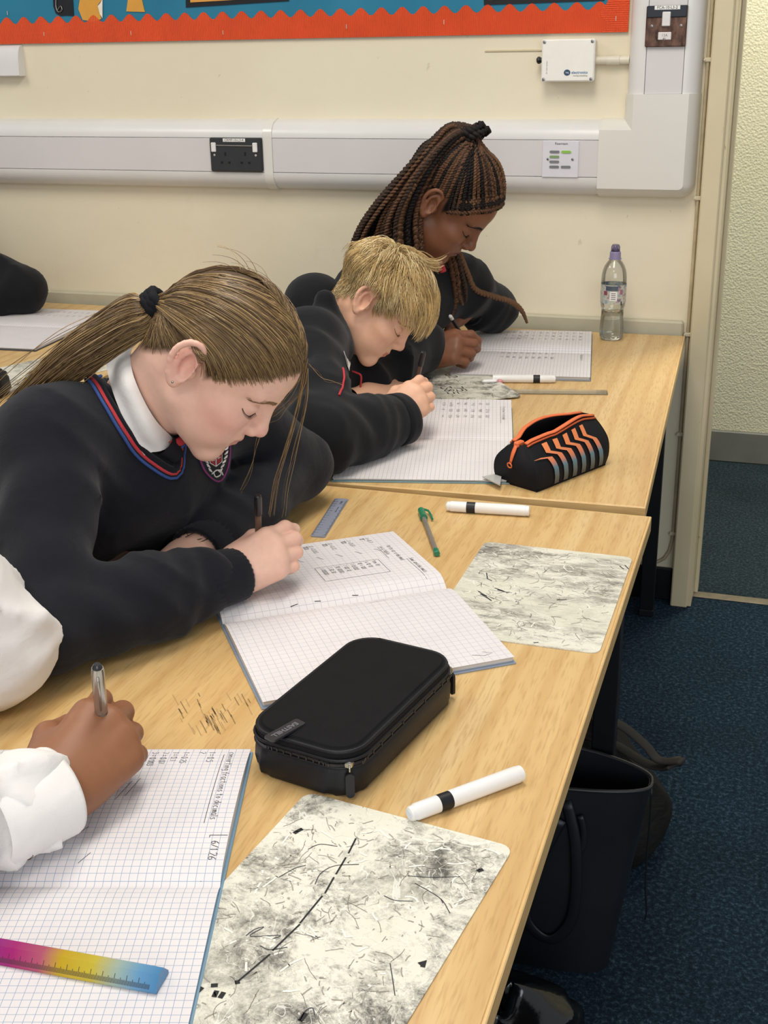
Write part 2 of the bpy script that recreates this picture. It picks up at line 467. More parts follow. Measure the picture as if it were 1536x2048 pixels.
# ------------------------------------------------------------------ lettering helper (flat print)
def text_mb(s, size, bold=0.0):
    cu = bpy.data.curves.new('lettering', 'FONT'); cu.body = s; cu.size = size; cu.resolution_u = 2; cu.offset = bold
    cu.align_x = 'CENTER'; cu.align_y = 'CENTER'
    ob = bpy.data.objects.new('lettering', cu); COL.objects.link(ob)
    dg = bpy.context.evaluated_depsgraph_get(); dg.update()
    me = ob.evaluated_get(dg).to_mesh()
    m = MB(); m.v = [tuple(v.co) for v in me.vertices]; m.f = [tuple(p.vertices) for p in me.polygons]
    ob.evaluated_get(dg).to_mesh_clear()
    bpy.data.objects.remove(ob); bpy.data.curves.remove(cu)
    return m
ON_WALL = Matrix.Rotation(PI/2, 4, 'X')     # text plane xy -> xz, facing -y
def wall_text(s, size, x, y, z, m, parent, rot=0.0, bold=0.0):
    t = text_mb(s, size, bold).xf(Matrix.Translation((x, y, z)) @ ON_WALL @ Matrix.Rotation(rot, 4, 'Z'))
    return obj('lettering', t, m, parent, True)
M_INK = mat('#22242a', 0.6, var=0.1)

# ------------------------------------------------------------------ black double socket
p0 = aty(419, 275, FY-0.006); p1 = aty(526, 344, FY-0.006)
sx0, sx1, sz1, sz0 = p0[0], p1[0], p0[2], p1[2]; sw = sx1-sx0; sh = sz1-sz0
so = thing('double_socket', 'black double wall socket with white rocker switches on the trunking', 'socket', (sx0, FY, sz0))
FS = FY-0.010
obj('face_plate', MB().box((sx0, FS, sz0), (sx1, FY+0.002, sz1), 0.003), mat('#2a2c2e', 0.4, var=0.08), so, True)
for cx in (sx0+0.085*sw, sx0+0.885*sw):
    obj('rocker_switch', MB().box((cx-0.0065, FS-0.004, sz1-0.42*sh), (cx+0.0065, FS+0.001, sz1-0.14*sh), 0.0015), mat('#e4e2df', 0.3), so, True)
    obj('screw', MB().lathe([(0.003, 0), (0.003, 0.0012), (0.001, 0.0016)], 10, (cx+0.001, FS, sz1-0.51*sh), (0, -1, 0)), mat('#cfcabf', 0.3, metal=0.7), so, True)
obj('ridge', MB().tube([(sx0+0.14*sw, FS, sz1-0.23*sh), (sx0+0.83*sw, FS, sz1-0.24*sh)], 0.0022, 8), mat('#4a4644', 0.3), so, True)
for cx in (0.30, 0.685):
    c = sx0+cx*sw
    m_ = MB()
    m_.box((c-0.0022, FS-0.0006, sz1-0.53*sh), (c+0.0022, FS+0.001, sz1-0.42*sh))
    m_.box((c-0.0135, FS-0.0006, sz1-0.765*sh), (c-0.0075, FS+0.001, sz1-0.70*sh))
    m_.box((c+0.0075, FS-0.0006, sz1-0.765*sh), (c+0.0135, FS+0.001, sz1-0.70*sh))
    obj('pin_holes', m_, mat('#050505', 0.8), so, True)
st = obj('sticker', MB().box((sx0+0.27*sw, FS-0.0007, sz1-0.12*sh), (sx0+0.70*sw, FS+0.001, sz1-0.02*sh), 0.0003), mat('#e8e6e0', 0.5), so, True)
wall_text('CRMP-10-L3-4', 0.0088, sx0+0.485*sw, FS-0.0009, sz1-0.07*sh, M_INK, so)

# ------------------------------------------------------------------ switch panel on the trunking
p0 = aty(1086, 281, FY); p1 = aty(1156, 355, FY)
cx0, cx1, cz1, cz0 = p0[0], p1[0], p0[2], p1[2]
cp = thing('control_panel', 'small white control panel with grey buttons beside the braided head', 'control panel', (cx0, FY, cz0))
obj('face_plate', MB().box((cx0, FY-0.004, cz0), (cx1, FY+0.002, cz1), 0.001), mat('#d9d6dc', 0.35, var=0.02), cp, True)
cw = cx1-cx0; ch = cz1-cz0
for (bx, bz, hexc) in ((0.34, 0.70, '#77777a'), (0.66, 0.70, '#8cc04c'), (0.34, 0.565, '#7f9a6a'), (0.34, 0.43, '#7a7a7c'), (0.34, 0.29, '#76767a'), (0.66, 0.29, '#7b7b7e')):
    x = cx0+bx*cw; z = cz0+bz*ch
    obj('button', MB().prism(rrect(0.024*cw/0.09, 0.0055, 0.0026, 3, x, z), FY-0.0062, FY-0.003, 1), mat(hexc, 0.4), cp, True)
for bx in (0.16, 0.84):
    obj('screw', MB().lathe([(0.003, 0), (0.003, 0.0015), (0.001, 0.002)], 10, (cx0+bx*cw, FY-0.004, cz0+0.5*ch), (0, -1, 0)), M_SCREW, cp, True)
wall_text('Reemtam', 0.008, cx0+0.52*cw, FY-0.0044, cz0+0.92*ch, M_INK, cp)

# ------------------------------------------------------------------ bronze fused switch
p0 = aty(1294, 12, FY-0.005); p1 = aty(1371, 93, FY-0.005)
fx0, fx1, fz1, fz0 = p0[0], p1[0], p0[2], p1[2]; fw_ = fx1-fx0; fh = fz1-fz0
fc = thing('fused_switch', 'bronze fused switch plate with a white rocker on the vertical trunking', 'switch', (fx0, FY, fz0))
def bronze():
    t = NT('worn_bronze'); v = t.coord(scale=(1, 1, 0.5))
    t.base(t.ramp(t.noise(v, 70, 4), [(0.35, sc('#3d2b25')), (0.65, sc('#7a5c4d'))])); t.setp(0.35, 0.6); return t.m
obj('face_plate', MB().box((fx0, FY-0.009, fz0), (fx1, FY+0.002, fz1), 0.002), bronze(), fc, True)
obj('hood', MB().box((fx0+0.001, FY-0.013, fz0+0.71*fh), (fx1-0.001, FY-0.008, fz1), 0.002), mat('#222831', 0.3), fc, True)
obj('rocker_switch', MB().box((fx0+0.40*fw_, FY-0.016, fz0+0.50*fh), (fx0+0.60*fw_, FY-0.008, fz0+0.85*fh), 0.0015), mat('#dedbd9', 0.3), fc, True)
fu = obj('fuse_holder', MB().box((fx0+0.32*fw_, FY-0.0115, fz0+0.17*fh), (fx0+0.64*fw_, FY-0.008, fz0+0.36*fh), 0.0012), mat('#dcd6d2', 0.35), fc, True)
wall_text('13A', 0.008, fx0+0.48*fw_, FY-0.0118, fz0+0.28*fh, mat('#8a8580', 0.5), fc)
for bx, bz in ((0.15, 0.51), (0.86, 0.51), (0.48, 0.19)):
    obj('screw', MB().lathe([(0.0032, 0), (0.0032, 0.0016), (0.001, 0.002)], 10, (fx0+bx*fw_, FY-0.009-(0.0025 if bx == 0.48 else 0), fz0+bz*fh), (0, -1, 0)), M_SCREW, fc, True)
obj('sticker', MB().box((fx0+0.2*fw_, FY-0.0138, fz0+0.90*fh), (fx0+0.82*fw_, FY-0.012, fz0+0.995*fh), 0.0003), mat('#e8e6e0', 0.5), fc, True)
wall_text('FCA-10-L3-2', 0.0085, fx0+0.51*fw_, FY-0.0142, fz0+0.948*fh, M_INK, fc)

# ------------------------------------------------------------------ white sensor box
SY = WY-0.045
p0 = aty(1084, 79, SY); p1 = aty(1187, 163, SY)
bx0, bx1, bz1, bz0 = p0[0], p1[0], p0[2], p1[2]; bw = bx1-bx0; bh = bz1-bz0
sb = thing('sensor_box', 'square white electronics box with corner screws on the cream wall', 'junction box', (bx0, WY, bz0))
obj('box_body', MB().box((bx0+0.002, SY+0.012, bz0+0.002), (bx1-0.002, WY, bz1-0.002), 0.003), mat('#dedbd0', 0.4), sb, True)
obj('lid', MB().box((bx0, SY, bz0), (bx1, SY+0.013, bz1), 0.003), mat('#eeebe2', 0.35, var=0.02), sb, True)
for a in (0.05, 0.95):
    for b in (0.06, 0.94):
        obj('screw', MB().lathe([(0.0038, 0), (0.0038, 0.0012), (0.0012, 0.0018)], 10, (bx0+a*bw, SY, bz0+b*bh), (0, -1, 0)), mat('#8f8f8d', 0.3, metal=0.7), sb, True)
lg = MB().lathe([(0.0068, 0), (0.0066, 0.0008)], 20, (bx0+0.495*bw, SY, bz0+0.215*bh), (0, -1, 0))
lg.xf(Matrix.Translation((bx0+0.495*bw, 0, 0)) @ Matrix.Diagonal((1.12, 1, 1, 1)) @ Matrix.Translation((-(bx0+0.495*bw), 0, 0)))
obj('logo_roundel', lg, mat('#2f4a66', 0.4), sb, True)
wall_text('hej', 0.0062, bx0+0.50*bw, SY-0.0010, bz0+0.218*bh, mat('#e9eef2', 0.5), sb)
wall_text('electronics', 0.0085, bx0+0.73*bw, SY-0.0005, bz0+0.215*bh, mat('#5d87ad', 0.5), sb, bold=0.0002)
wall_text('sensing everything', 0.0045, bx0+0.745*bw, SY-0.0005, bz0+0.14*bh, M_INK, sb)
wall_text('do not cover', 0.0055, bx0+0.105*bw, SY-0.0005, bz0+0.34*bh, mat('#9a968c', 0.5), sb, rot=PI/2)
obj('cable_gland', MB().lathe([(0.006, -0.002), (0.006, 0.006), (0.008, 0.007), (0.008, 0.012), (0.005, 0.015)], 8, (bx0, SY+0.02, bz0+0.51*bh), (-1, 0, 0)), M_BLACK, sb, True)
pz = bz0+0.49*bh
m_ = MB().lathe([(0.0095, 0), (0.0095, 0.026), (0.0108, 0.0265), (0.0108, 0.056), (0.0095, 0.0565), (0.0095, XV0-bx1+0.004)], 16, (bx1-0.003, WY-0.012, pz), (1, 0, 0))
o = obj('conduit_pipe', m_, mat('#d9d2bd', 0.4)); tag(autosmooth(o), 'short cream conduit pipe between the white box and vertical trunking', 'conduit')
# faint old bracket mark left of the box
o = obj('wall_bracket', MB().box((aty(970, 100, WY)[0], WY-0.003, aty(970, 104, WY)[2]), (bx0, WY, aty(970, 100.5, WY)[2]), 0.0008), mat('#cbbd9a', 0.6))
tag(o, 'thin painted-over batten on the wall left of the white box', 'batten')

# ------------------------------------------------------------------ white trunking end, top left
x1 = aty(40, 120, WY-0.02)[0]; za = aty(20, 90, WY)[2]; zz = aty(20, 152, WY)[2]
prof = [(WY, za)]+[(WY-0.03*math.sin(a)**0.7, za-(za-zz)*0.8*(1-math.cos(a))/1.0*0.9) for a in np.linspace(0.2, PI/2, 8)]+[(WY-0.032, zz+0.002), (WY-0.03, zz), (WY, zz)]
o = obj('small_trunking', MB().prism(prof, -3.6, x1, 0), M_PVC)
tag(autosmooth(o, 0.5), 'end of a small white trunking below the orange border, far left', 'cable trunking')

# ------------------------------------------------------------------ notice board
nb = thing('notice_board', 'teal backed notice board edged with orange scalloped corrugated card', 'notice board', (-2, WY, 1.41))
zb0 = aty(0, 88.5, WY-0.006)[2]; XBR = aty(1258, 30, WY-0.006)[0]
def teal():
    t = NT('teal_paper'); v = t.coord()
    t.base(t.ramp(t.noise(v, 4), [(0.3, sc('#2a7390')), (0.7, sc('#33809c'))])); t.setp(0.7, spec=0.2); t.bump(t.noise(v, 12), 0.3, 0.004); return t.m
obj('backing_paper', MB().box((-3.6, WY-0.005, zb0+0.004), (XBR-0.004, WY, 2.45)), teal(), nb, True)
def orange_card(name, x0, x1, zlow, vertical=False):
    """scalloped corrugated card: ridges are geometry"""
    st = 0.0046; lam = 0.0525
    n = int((x1-x0)/(st/4))
    xs = np.linspace(x0, x1, n)
    ph = np.arange(n) % 4
    dy = np.where(ph == 1, 0.0012, np.where(ph == 3, -0.0006, 0.0004))
    top = zlow+0.0575+0.0085*np.cos(2*PI*(xs-x0)/lam+1.2)
    G = np.zeros((n, 4, 3))
    for j, (zz, off) in enumerate(((zlow, 0.0), (zlow, 1.0), (top, 1.0), (top, 0.0))):
        G[:, j, 0] = xs; G[:, j, 2] = zz
        G[:, j, 1] = WY-0.0052-off*(0.0025+dy)
    m = MB().grid(G)
    if vertical:
        m.v = [(XBR-(z-zlow), y, zlow+(x-x0)) for x, y, z in m.v]; m.f = [f[::-1] for f in m.f]
    return m
M_ORANGE = mat('#d9552f', 0.6, spec=0.2, var=0.07, nscale=12)
obj('border_strip', orange_card('b', -3.6, XBR, zb0), M_ORANGE, nb, True)
obj('border_strip', orange_card('b', -3.6, -2.7, zb0, True), M_ORANGE, nb, True)
# staples
for px, py in ((88, 68), (262, 66), (446, 65), (693, 53), (888, 44), (1232, 37), (15, 26)):
    p = aty(px, py, WY-0.0085)
    obj('staple', MB().box((p[0]-0.0006, p[1]-0.0012, p[2]-0.005), (p[0]+0.0006, p[1]+0.001, p[2]+0.005)), mat('#e3d9cc', 0.3, metal=0.5), nb, True)
def paper_cut(name, pts, m, y=WY-0.0062, th=0.0012, parent=nb):
    q = [aty(px, py, y) for px, py in pts]
    poly = [(p[0], p[2]) for p in q]
    a = sum(poly[i-1][0]*poly[i][1]-poly[i][0]*poly[i-1][1] for i in range(len(poly)))
    if a < 0: poly = poly[::-1]
    return obj(name, MB().prism(poly, y-th, y+th*0.5, 1), m, parent, True)
M_YEL = mat('#d79a3a', 0.6, var=0.05)
paper_cut('cut_out_letter', [(156, -90), (160, 0), (157, 18), (166, 40), (188, 43), (203, 38), (199, 22), (196, 10), (205, -2), (206, -90)], M_YEL)
paper_cut('curled_paper', [(196, 12), (201, 6), (205, -2), (205, 36), (200, 28)], mat('#e9e2d2', 0.6), y=WY-0.008)
paper_cut('cut_out_letter', [(252, -90), (256, 0), (253, 23), (290, 24), (286, 8), (282, -10), (279, -90)], M_YEL)
paper_cut('black_cut_out', [(103, -90), (107, 12), (112, 27), (122, 32), (134, 31), (148, 32), (146, 0), (143, -90)], M_BLACK)
hk = [aty(x, y, WY-0.010) for x, y in ((112, -6), (112, 14), (117, 24), (124, 20), (121, 12), (114, 22))]
obj('wire_loop', MB().tube(catmull(hk, 20), 0.0012, 6), M_SCREW, nb, True)
for a, b, c in (((368, -240), (372, 15), (578, 2)), ((962, -240), (968, 10), (1209, 1))):
    paper_cut('poster_mount', [a, b, c, (c[0]-2, -252)], M_BLACK)
    paper_cut('poster', [(a[0]+9, -230), (b[0]+9, b[1]-10), (c[0]-9, c[1]-8), (c[0]-11, -240)], mat('#d8983f', 0.6), y=WY-0.0078)
# ------------------------------------------------------------------ tables
def table(label, loc, rz, w, d, group):
    """loc = centre on the floor; w along local x, d along local y"""
    t = thing('school_table', label, 'table', loc, rz, group)
    obj('table_top', MB().box((-w/2+0.003, -d/2+0.003, TZ-0.024), (w/2-0.003, d/2-0.003, TZ), 0.0012), M_BEECH, t)
    e = MB()
    for lo, hi in (((-w/2, -d/2, TZ-0.0245), (w/2, -d/2+0.004, TZ-0.0004)), ((-w/2, d/2-0.004, TZ-0.0245), (w/2, d/2, TZ-0.0004)),
                   ((-w/2, -d/2+0.004, TZ-0.0245), (-w/2+0.004, d/2-0.004, TZ-0.0004)), ((w/2-0.004, -d/2+0.004, TZ-0.0245), (w/2, d/2-0.004, TZ-0.0004))):
        e.box(lo, hi, 0.001)
    obj('edging', e, M_EDGE, t)
    ix, iy = w/2-0.045, d/2-0.06
    for sx in (-1, 1):
        for sy in (-1, 1):
            l = obj('leg', MB().box((sx*ix-0.0175, sy*iy-0.0175, 0.006), (sx*ix+0.0175, sy*iy+0.0175, TZ-0.0245), 0.002), M_STEEL, t)
            obj('foot_cap', MB().box((sx*ix-0.019, sy*iy-0.019, 0), (sx*ix+0.019, sy*iy+0.019, 0.02), 0.003), M_BLACK, l)
    for sy in (-1, 1): obj('rail', MB().box((-ix, sy*iy-0.0125, TZ-0.062), (ix, sy*iy+0.0125, TZ-0.026), 0.002), M_STEEL, t)
    for sx in (-1, 1): obj('rail', MB().box((sx*ix-0.0125, -iy, TZ-0.062), (sx*ix+0.0125, iy, TZ-0.026), 0.002), M_STEEL, t)
    return t
TW = 0.64
NEAR_TABLE = table('beech school table nearest the camera, under the black pencil case', (-0.155-TW/2, 1.750-0.60, 0), 0.0, TW, 1.2, 'beech school tables')
_d = math.radians(2.2)
_c = np.array([-0.214, 2.986]) - np.array([-math.sin(_d), math.cos(_d)])*0.602 - np.array([math.cos(_d), math.sin(_d)])*TW/2
table('beech school table against the wall, carrying the water bottle', (_c[0], _c[1], 0), _d, TW, 1.2, 'beech school tables')
table('beech school table at the far left behind the ponytail', (-1.40-0.45, 2.985-0.6, 0), 0.0, 0.90, 1.2, 'beech school tables')

# ------------------------------------------------------------------ stroke handwriting
GL = {'0': [[(1,0),(0,2),(0,4),(1,6),(3,6),(4,4),(4,2),(3,0),(1,0)]], '1': [[(1,5),(2,6),(2,0)]], '2': [[(0,5),(1,6),(3,6),(4,4.6),(0,0),(4,0)]],
 '3': [[(0,6),(4,6),(2,3.5),(4,2.5),(3.6,.6),(2,0),(0,.6)]], '4': [[(3,0),(3,6),(0,2),(4,2)]], '5': [[(4,6),(.6,6),(.4,3.6),(3,3.8),(4,2),(3,0),(0,.4)]],
 '6': [[(3.6,6),(1,4),(0,2),(1,0),(3,0),(4,1.6),(3,3),(.4,2.4)]], '7': [[(0,6),(4,6),(1.5,0)]], '8': [[(2,3.2),(.4,4.6),(2,6),(3.6,4.6),(2,3.2),(0,1.5),(2,0),(4,1.5),(2,3.2)]],
 '9': [[(4,4),(2,3),(.4,4.4),(2,6),(4,5),(3.4,0)]], '=': [[(0,2),(4,2)],[(0,4),(4,4)]], '-': [[(0,3),(4,3)]], '.': [[(1,0),(1.6,.3)]], '/': [[(0,0),(4,6)]], '|': [[(2,-.5),(2,6.5)]],
 '+': [[(0,3),(4,3)],[(2,1),(2,5)]], 'x': [[(0,0),(3.5,4)],[(0,4),(3.5,0)]], ',': [[(1,0),(.4,-1)]],
 'a': [[(3.4,4),(1,4),(0,2),(1,0),(2.6,.4),(3.4,4),(3.2,0),(4,0)]], 'b': [[(0,6.5),(0,0),(2,0),(3.4,1.6),(2,3.6),(0,2.8)]], 'c': [[(3.4,3.6),(1.4,4),(0,2),(1.2,0),(3.4,.4)]],
 'd': [[(3.4,3),(1.4,4),(0,2),(1.2,0),(3.4,1),(3.6,6.5),(3.4,0)]], 'e': [[(0,2),(3.4,2.2),(2.4,4),(.6,3.4),(0,1.6),(1.4,0),(3.6,.6)]], 'f': [[(3.2,6),(2,6.4),(1.4,4),(1.2,-.6)],[(0,3.6),(3,3.6)]],
 'g': [[(3.4,3.6),(1,4),(0,2),(1.4,.6),(3.4,3.6),(3,-2),(.6,-2)]], 'h': [[(0,6.5),(0,0)],[(0,3),(2,4),(3,3),(3,0)]], 'i': [[(1,4),(1,0),(1.8,0)],[(1,5.4),(1.3,5.8)]],
 'l': [[(.6,6.5),(.6,0),(1.6,0)]], 'm': [[(0,4),(0,0),(.2,3),(1.4,4),(1.8,0),(2,3),(3.2,4),(3.8,0)]], 'n': [[(0,4),(0,0),(.4,3),(2,4),(3,3),(3.2,0)]],
 'o': [[(1.6,4),(0,2),(1.6,0),(3.4,2),(1.6,4)]], 'p': [[(0,4),(0,-2)],[(0,3.4),(2,4),(3.2,2),(2,0),(0,.8)]], 'r': [[(0,4),(.2,0),(.4,3),(2,4),(3,3.4)]],
 's': [[(3,3.8),(1,4),(.4,3),(3,1.2),(2,0),(0,.4)]], 't': [[(1.4,6),(1.4,.4),(3,.2)],[(0,4),(3,4)]], 'u': [[(0,4),(.4,.6),(2,0),(3.2,2),(3.3,4),(3.4,0)]],
 'v': [[(0,4),(1.6,0),(3.2,4)]], 'w': [[(0,4),(1,0),(2,3),(3,0),(4,4)]], 'y': [[(0,4),(1.8,.8)],[(3.4,4),(.8,-2)]], 'z': [[(0,4),(3.4,4),(0,0),(3.4,0)]], 'k': [[(0,6.5),(0,0)],[(3,4),(.2,2),(3,0)]],
 'S': [[(4,5.4),(2,6.4),(0,5),(3.8,2),(2,0),(0,.8)]], 'F': [[(4,6),(0,6),(0,0)],[(0,3.2),(3,3.2)]], 'D': [[(0,0),(0,6),(2.6,6),(4,3),(2.6,0),(0,0)]], 'W': [[(0,6),(1,0),(2.2,4),(3.4,0),(4.6,6)]], 'C': [[(4,5),(2,6.2),(0,3),(2,0),(4,.8)]],
 'T': [[(0,6),(4.4,6)],[(2.2,6),(2.2,0)]], ' ': []}
def script(txt, x, y, h, jit=0.12, rng=random.Random(3)):
    """polylines in the page plane: text advances along +x, height h"""
    k = h/6.0; out = []
    for ch in txt:
        for pl in GL.get(ch, []):
            out.append([(x+(px+rng.uniform(-jit, jit))*k*0.8, y+(py+rng.uniform(-jit, jit))*k) for px, py in pl])
        x += k*(4.6 if ch not in ' .il1' else 3.0)*0.8*1.12
    return out
def ribbons(polys, surf, wd, lift=0.0003):
    """flat pen strokes laid on surf(x, y) -> (x,y,z)"""
    m = MB()
    for pl in polys:
        P = np.array(pl, float)
        if len(P) < 2: continue
        d = np.gradient(P, axis=0); L = np.linalg.norm(d, axis=1)[:, None]+1e-9; nrm = np.stack([-d[:, 1], d[:, 0]], 1)/L
        for sg in (1, -1): pass
        G = np.zeros((len(P), 2, 3))
        for i in range(len(P)):
            for j, s in enumerate((1, -1)):
                q = P[i]+nrm[i]*s*wd/2; p = surf(q[0], q[1]); G[i, j] = (p[0], p[1], p[2]+lift)
        m.grid(G)
    return m

# ------------------------------------------------------------------ exercise books
def paper_mat(line, cell=0.007, wline=0.05, name='squared_paper'):
    t = NT(name); tc = t.n('TexCoord'); sp = t.n('SeparateXYZ'); t.l(tc.outputs['UV'], sp.inputs[0])
    m = None
    for a in (0, 1):
        fr_ = t.math('FRACT', t.math('DIVIDE', sp.outputs[a], cell))
        ln = t.math('LESS_THAN', fr_, wline)
        m = ln if m is None else t.math('MAXIMUM', m, ln)
    base = t.ramp(t.noise(t.coord(), 20), [(0.3, sc('#dcd7d8')), (0.7, sc('#e2dddd'))])
    t.base(t.mix(m, base, sc(line))); t.setp(0.6, spec=0.25); return t.m
M_PAPER_BLUE = paper_mat('#8ea2bd', 0.0072, 0.065, 'blue_squared_paper')
M_PAPER_GREY = paper_mat('#b5b2ba', 0.0095, 0.05, 'grey_squared_paper')
M_PAPER_FINE = paper_mat('#aaa7a2', 0.0072, 0.075, 'fine_squared_paper')
M_PEN = mat('#3a3a44', 0.7, var=0.1); M_PENB = mat('#17171b', 0.7, var=0.1)
def edges_mat():
    t = NT('page_edges'); v = t.coord(scale=(1, 1, 900))
    t.base(t.ramp(t.noise(v, 1.0, 2), [(0.35, sc('#b9b7b8')), (0.6, sc('#e2dfdc'))])); t.setp(0.7); return t.m
M_EDGES = edges_mat()
def book(label, loc, up_deg, paper, cover, profL, profR, marks, w=0.21, h=0.297, topcurl=0.0, z=TZ):
    """open exercise book. local +y: top of the page, +x: reader's right"""
    b = thing('exercise_book', label, 'exercise book', (loc[0], loc[1], z), math.radians(up_deg-90), 'open exercise books')
    surfs = {}
    for side, prof in ((-1, profL), (1, profR)):
        C = catmull(prof, 40)
        T = np.linspace(0, 1, 29)
        zz = np.interp(T, C[:, 0], C[:, 1])
        ny = 13; Yv = np.linspace(-h/2, h/2, ny)
        V = []; UV = []; F = []
        curl = lambda t, y: topcurl*max(0, (y/(h/2)-0.55)/0.45)**2*(0.25+t)
        for i, t in enumerate(T):
            for y in Yv:
                V.append((side*t*w, y, zz[i]+curl(t, y))); UV.append((t*w+(0.5 if side > 0 else 0.003), y+0.6005))
        nt = len(T)
        for i in range(nt-1):
            for j in range(ny-1):
                q = (i*ny+j, (i+1)*ny+j, (i+1)*ny+j+1, i*ny+j+1); F.append(q if side > 0 else q[::-1])
        me = mesh_np('page', V, F, paper, True, uv=UV)
        pg = link('page', me, b)
        def surf(x, y, T=T, zz=zz, curl=curl):
            t = min(1.0, abs(x)/w); return (x, y, float(np.interp(t, T, zz))+curl(t, y))
        surfs[side] = (surf, pg)
        # block of leaves under the open page
        m = MB(); bot = 0.0022
        ring = [(side*t*w*0.995, y) for t, y in [(tt, -h/2+0.001) for tt in T]]
        Gt = []
        for y in (-h/2+0.0012, h/2-0.0012):
            Gt.append([(side*t*w*0.994, y, max(bot+0.0003, zz[i]-0.0006+curl(t, y)*0.8)) for i, t in enumerate(T)])
        Gb = [[(p[0]*0.99, p[1], bot) for p in row] for row in Gt]
        m.grid(np.array([Gb[0], Gt[0], Gt[1], Gb[1]]))
        e0 = [(side*w*0.994, -h/2+0.0012, bot), (side*w*0.994, h/2-0.0012, bot)]
        m.add([Gb[0][-1], Gt[0][-1], Gt[1][-1], Gb[1][-1]], [(0, 1, 2, 3)])
        obj('leaves', m, M_EDGES, b)
        obj('cover', MB().box((min(0, side*(w+0.0012)), -h/2-0.002, 0.0), (max(0, side*(w+0.0012)), h/2+0.002, 0.0022), 0.0006), mat(cover, 0.45), b)
    for side, polys, wd, mm in marks:
        s, pg = surfs[side]
        obj('handwriting', ribbons(polys, s, wd), mm, pg)['kind'] = 'stuff'
    return b
R3 = random.Random(5)
def sums(x0, y0, rows, h=0.0055, dy=0.0095):
    out = []
    for i, r in enumerate(rows): out += script(r, x0, y0-i*dy, h)
    return out
def rule(x0, y0, x1, y1): return [[(x0+(x1-x0)*k/8, y0+(y1-y0)*k/8) for k in range(9)]]
def scrawl(x0, y0, n, cols, h, dy, rng):
    out = []
    for i in range(n):
        for c in cols:
            out += script(''.join(rng.choice('0123456789.=x') for _ in range(rng.randint(3, 5))), x0+c, y0-i*dy, h)
    return out
# book of the writer in white shirt, nearest
a0 = atz(440, 1770, TZ+0.006); a1 = atz(0, 1770, TZ+0.006)
dv = (a0-a1)[:2]; dv /= np.linalg.norm(dv)
cN = a0[:2]-dv*0.297/2
lp = []
lp += sums(-0.205, 0.128, ['converting fractions to decimals'], 0.0062)
lp += rule(-0.20, 0.1235, -0.075, 0.1235)
lp += sums(-0.206, 0.108, ['1 = 0.5', '2'], 0.0062, 0.010) + sums(-0.206, 0.082, ['1 = 0.25', '1 = 0.1', '7 = 0.07', '3 = 0.003'], 0.0058, 0.0105)
lp += sums(-0.200, 0.030, ['2 = 4 = 0.4', '5   10'], 0.0075, 0.011) + sums(-0.165, 0.018, ['40 - 0.4', '100'], 0.0075, 0.011) + sums(-0.135, 0.000, ['25 x 10'], 0.0065)
lp += [[(-0.150, 0.05), (-0.118, 0.042)], [(-0.145, 0.043), (-0.112, 0.034)], [(-0.07, 0.02), (-0.06, 0.012)], [(-0.035, 0.03), (-0.022, 0.022)]]
lpb = [[(-0.152+R3.uniform(-.004, .004), 0.018+R3.uniform(-.004, .004)) for _ in range(16)]]
dt = script('6/1.26', -0.050, 0.1345, 0.0068) + [[(-0.058, 0.1315), (-0.004, 0.1315)], [(-0.058, 0.1315), (-0.058, 0.1475)]]
hl = [[(-0.175, 0.012), (-0.135, 0.012)]]
book('open blue-squared exercise book under the hand in the white shirt cuff', cN, math.degrees(math.atan2(dv[1], dv[0])), M_PAPER_BLUE, '#7c9db4',
     [(0, .004), (.05, .009), (.16, .013), (.45, .0155), (.8, .012), (1, .006)], [(0, .004), (.06, .0075), (.2, .008), (.6, .006), (1, .0045)],
     [(-1, lp, 0.00055, M_PEN), (-1, lpb, 0.0009, M_PENB), (-1, dt, 0.0006, M_PENB), (-1, hl, 0.006, mat('#e6e04a', 0.6))], w=0.214)
# girl's book
a0 = atz(905, 1170, TZ+0.008); a1 = atz(432, 1245, TZ+0.008)
dv = (a0-a1)[:2]; dv /= np.linalg.norm(dv); cG = (a0[:2]+a1[:2])/2
lp = sums(-0.200, 0.100, ['1 = 0.7', '10'], 0.006, 0.008) + sums(-0.200, 0.072, ['7 = 0.07', '100'], 0.006, 0.008) + sums(-0.200, 0.044, ['13 = 0.13', '100'], 0.006, 0.008)
lp += sums(-0.200, 0.016, ['13 = 0.013', '1000'], 0.006, 0.008) + sums(-0.200, -0.012, ['303 = 0.0303', '10000'], 0.006, 0.008)
for y in (0.099, 0.071, 0.043, 0.015, -0.013): lp += rule(-0.201, y-0.0008, -0.19, y-0.0008)
lp += [[(-0.150, y), (-0.138, y+0.007)] for y in (0.098, 0.07, 0.042, 0.014, -0.014)]
lp += sums(-0.155, 0.118, ['Write as a decimal', 'in a table'], 0.006, 0.011) + rule(-0.155, 0.105, -0.105, 0.105)
lp += sums(-0.095, 0.130, ['Sums and decimals'], 0.0058) + rule(-0.095, 0.127, -0.015, 0.127)
tb = rule(-0.108, 0.09, -0.055, 0.09)+rule(-0.108, 0.0, -0.055, 0.0)+rule(-0.108, 0.09, -0.108, 0.0)+rule(-0.055, 0.09, -0.055, 0.0)
lp += tb + sums(-0.104, 0.080, ['ten 10', 'x 10 10', '10 = 100', '1 10 000', '7 100 10', '70 10000', '3 30 30', '1 100000'], 0.0056, 0.0105)
mk = [[(-0.192, -0.10), (-0.188, -0.095)], [(-0.008, 0.03), (-0.009, 0.022)], [(-0.008, -0.02), (-0.009, -0.028)], [(-0.007, -0.06), (-0.009, -0.05)]]
rp = [[(0.19, 0.118), (0.196, 0.128), (0.199, 0.117), (0.193, 0.104)], [(0.02, 0.06), (0.022, 0.035)]]
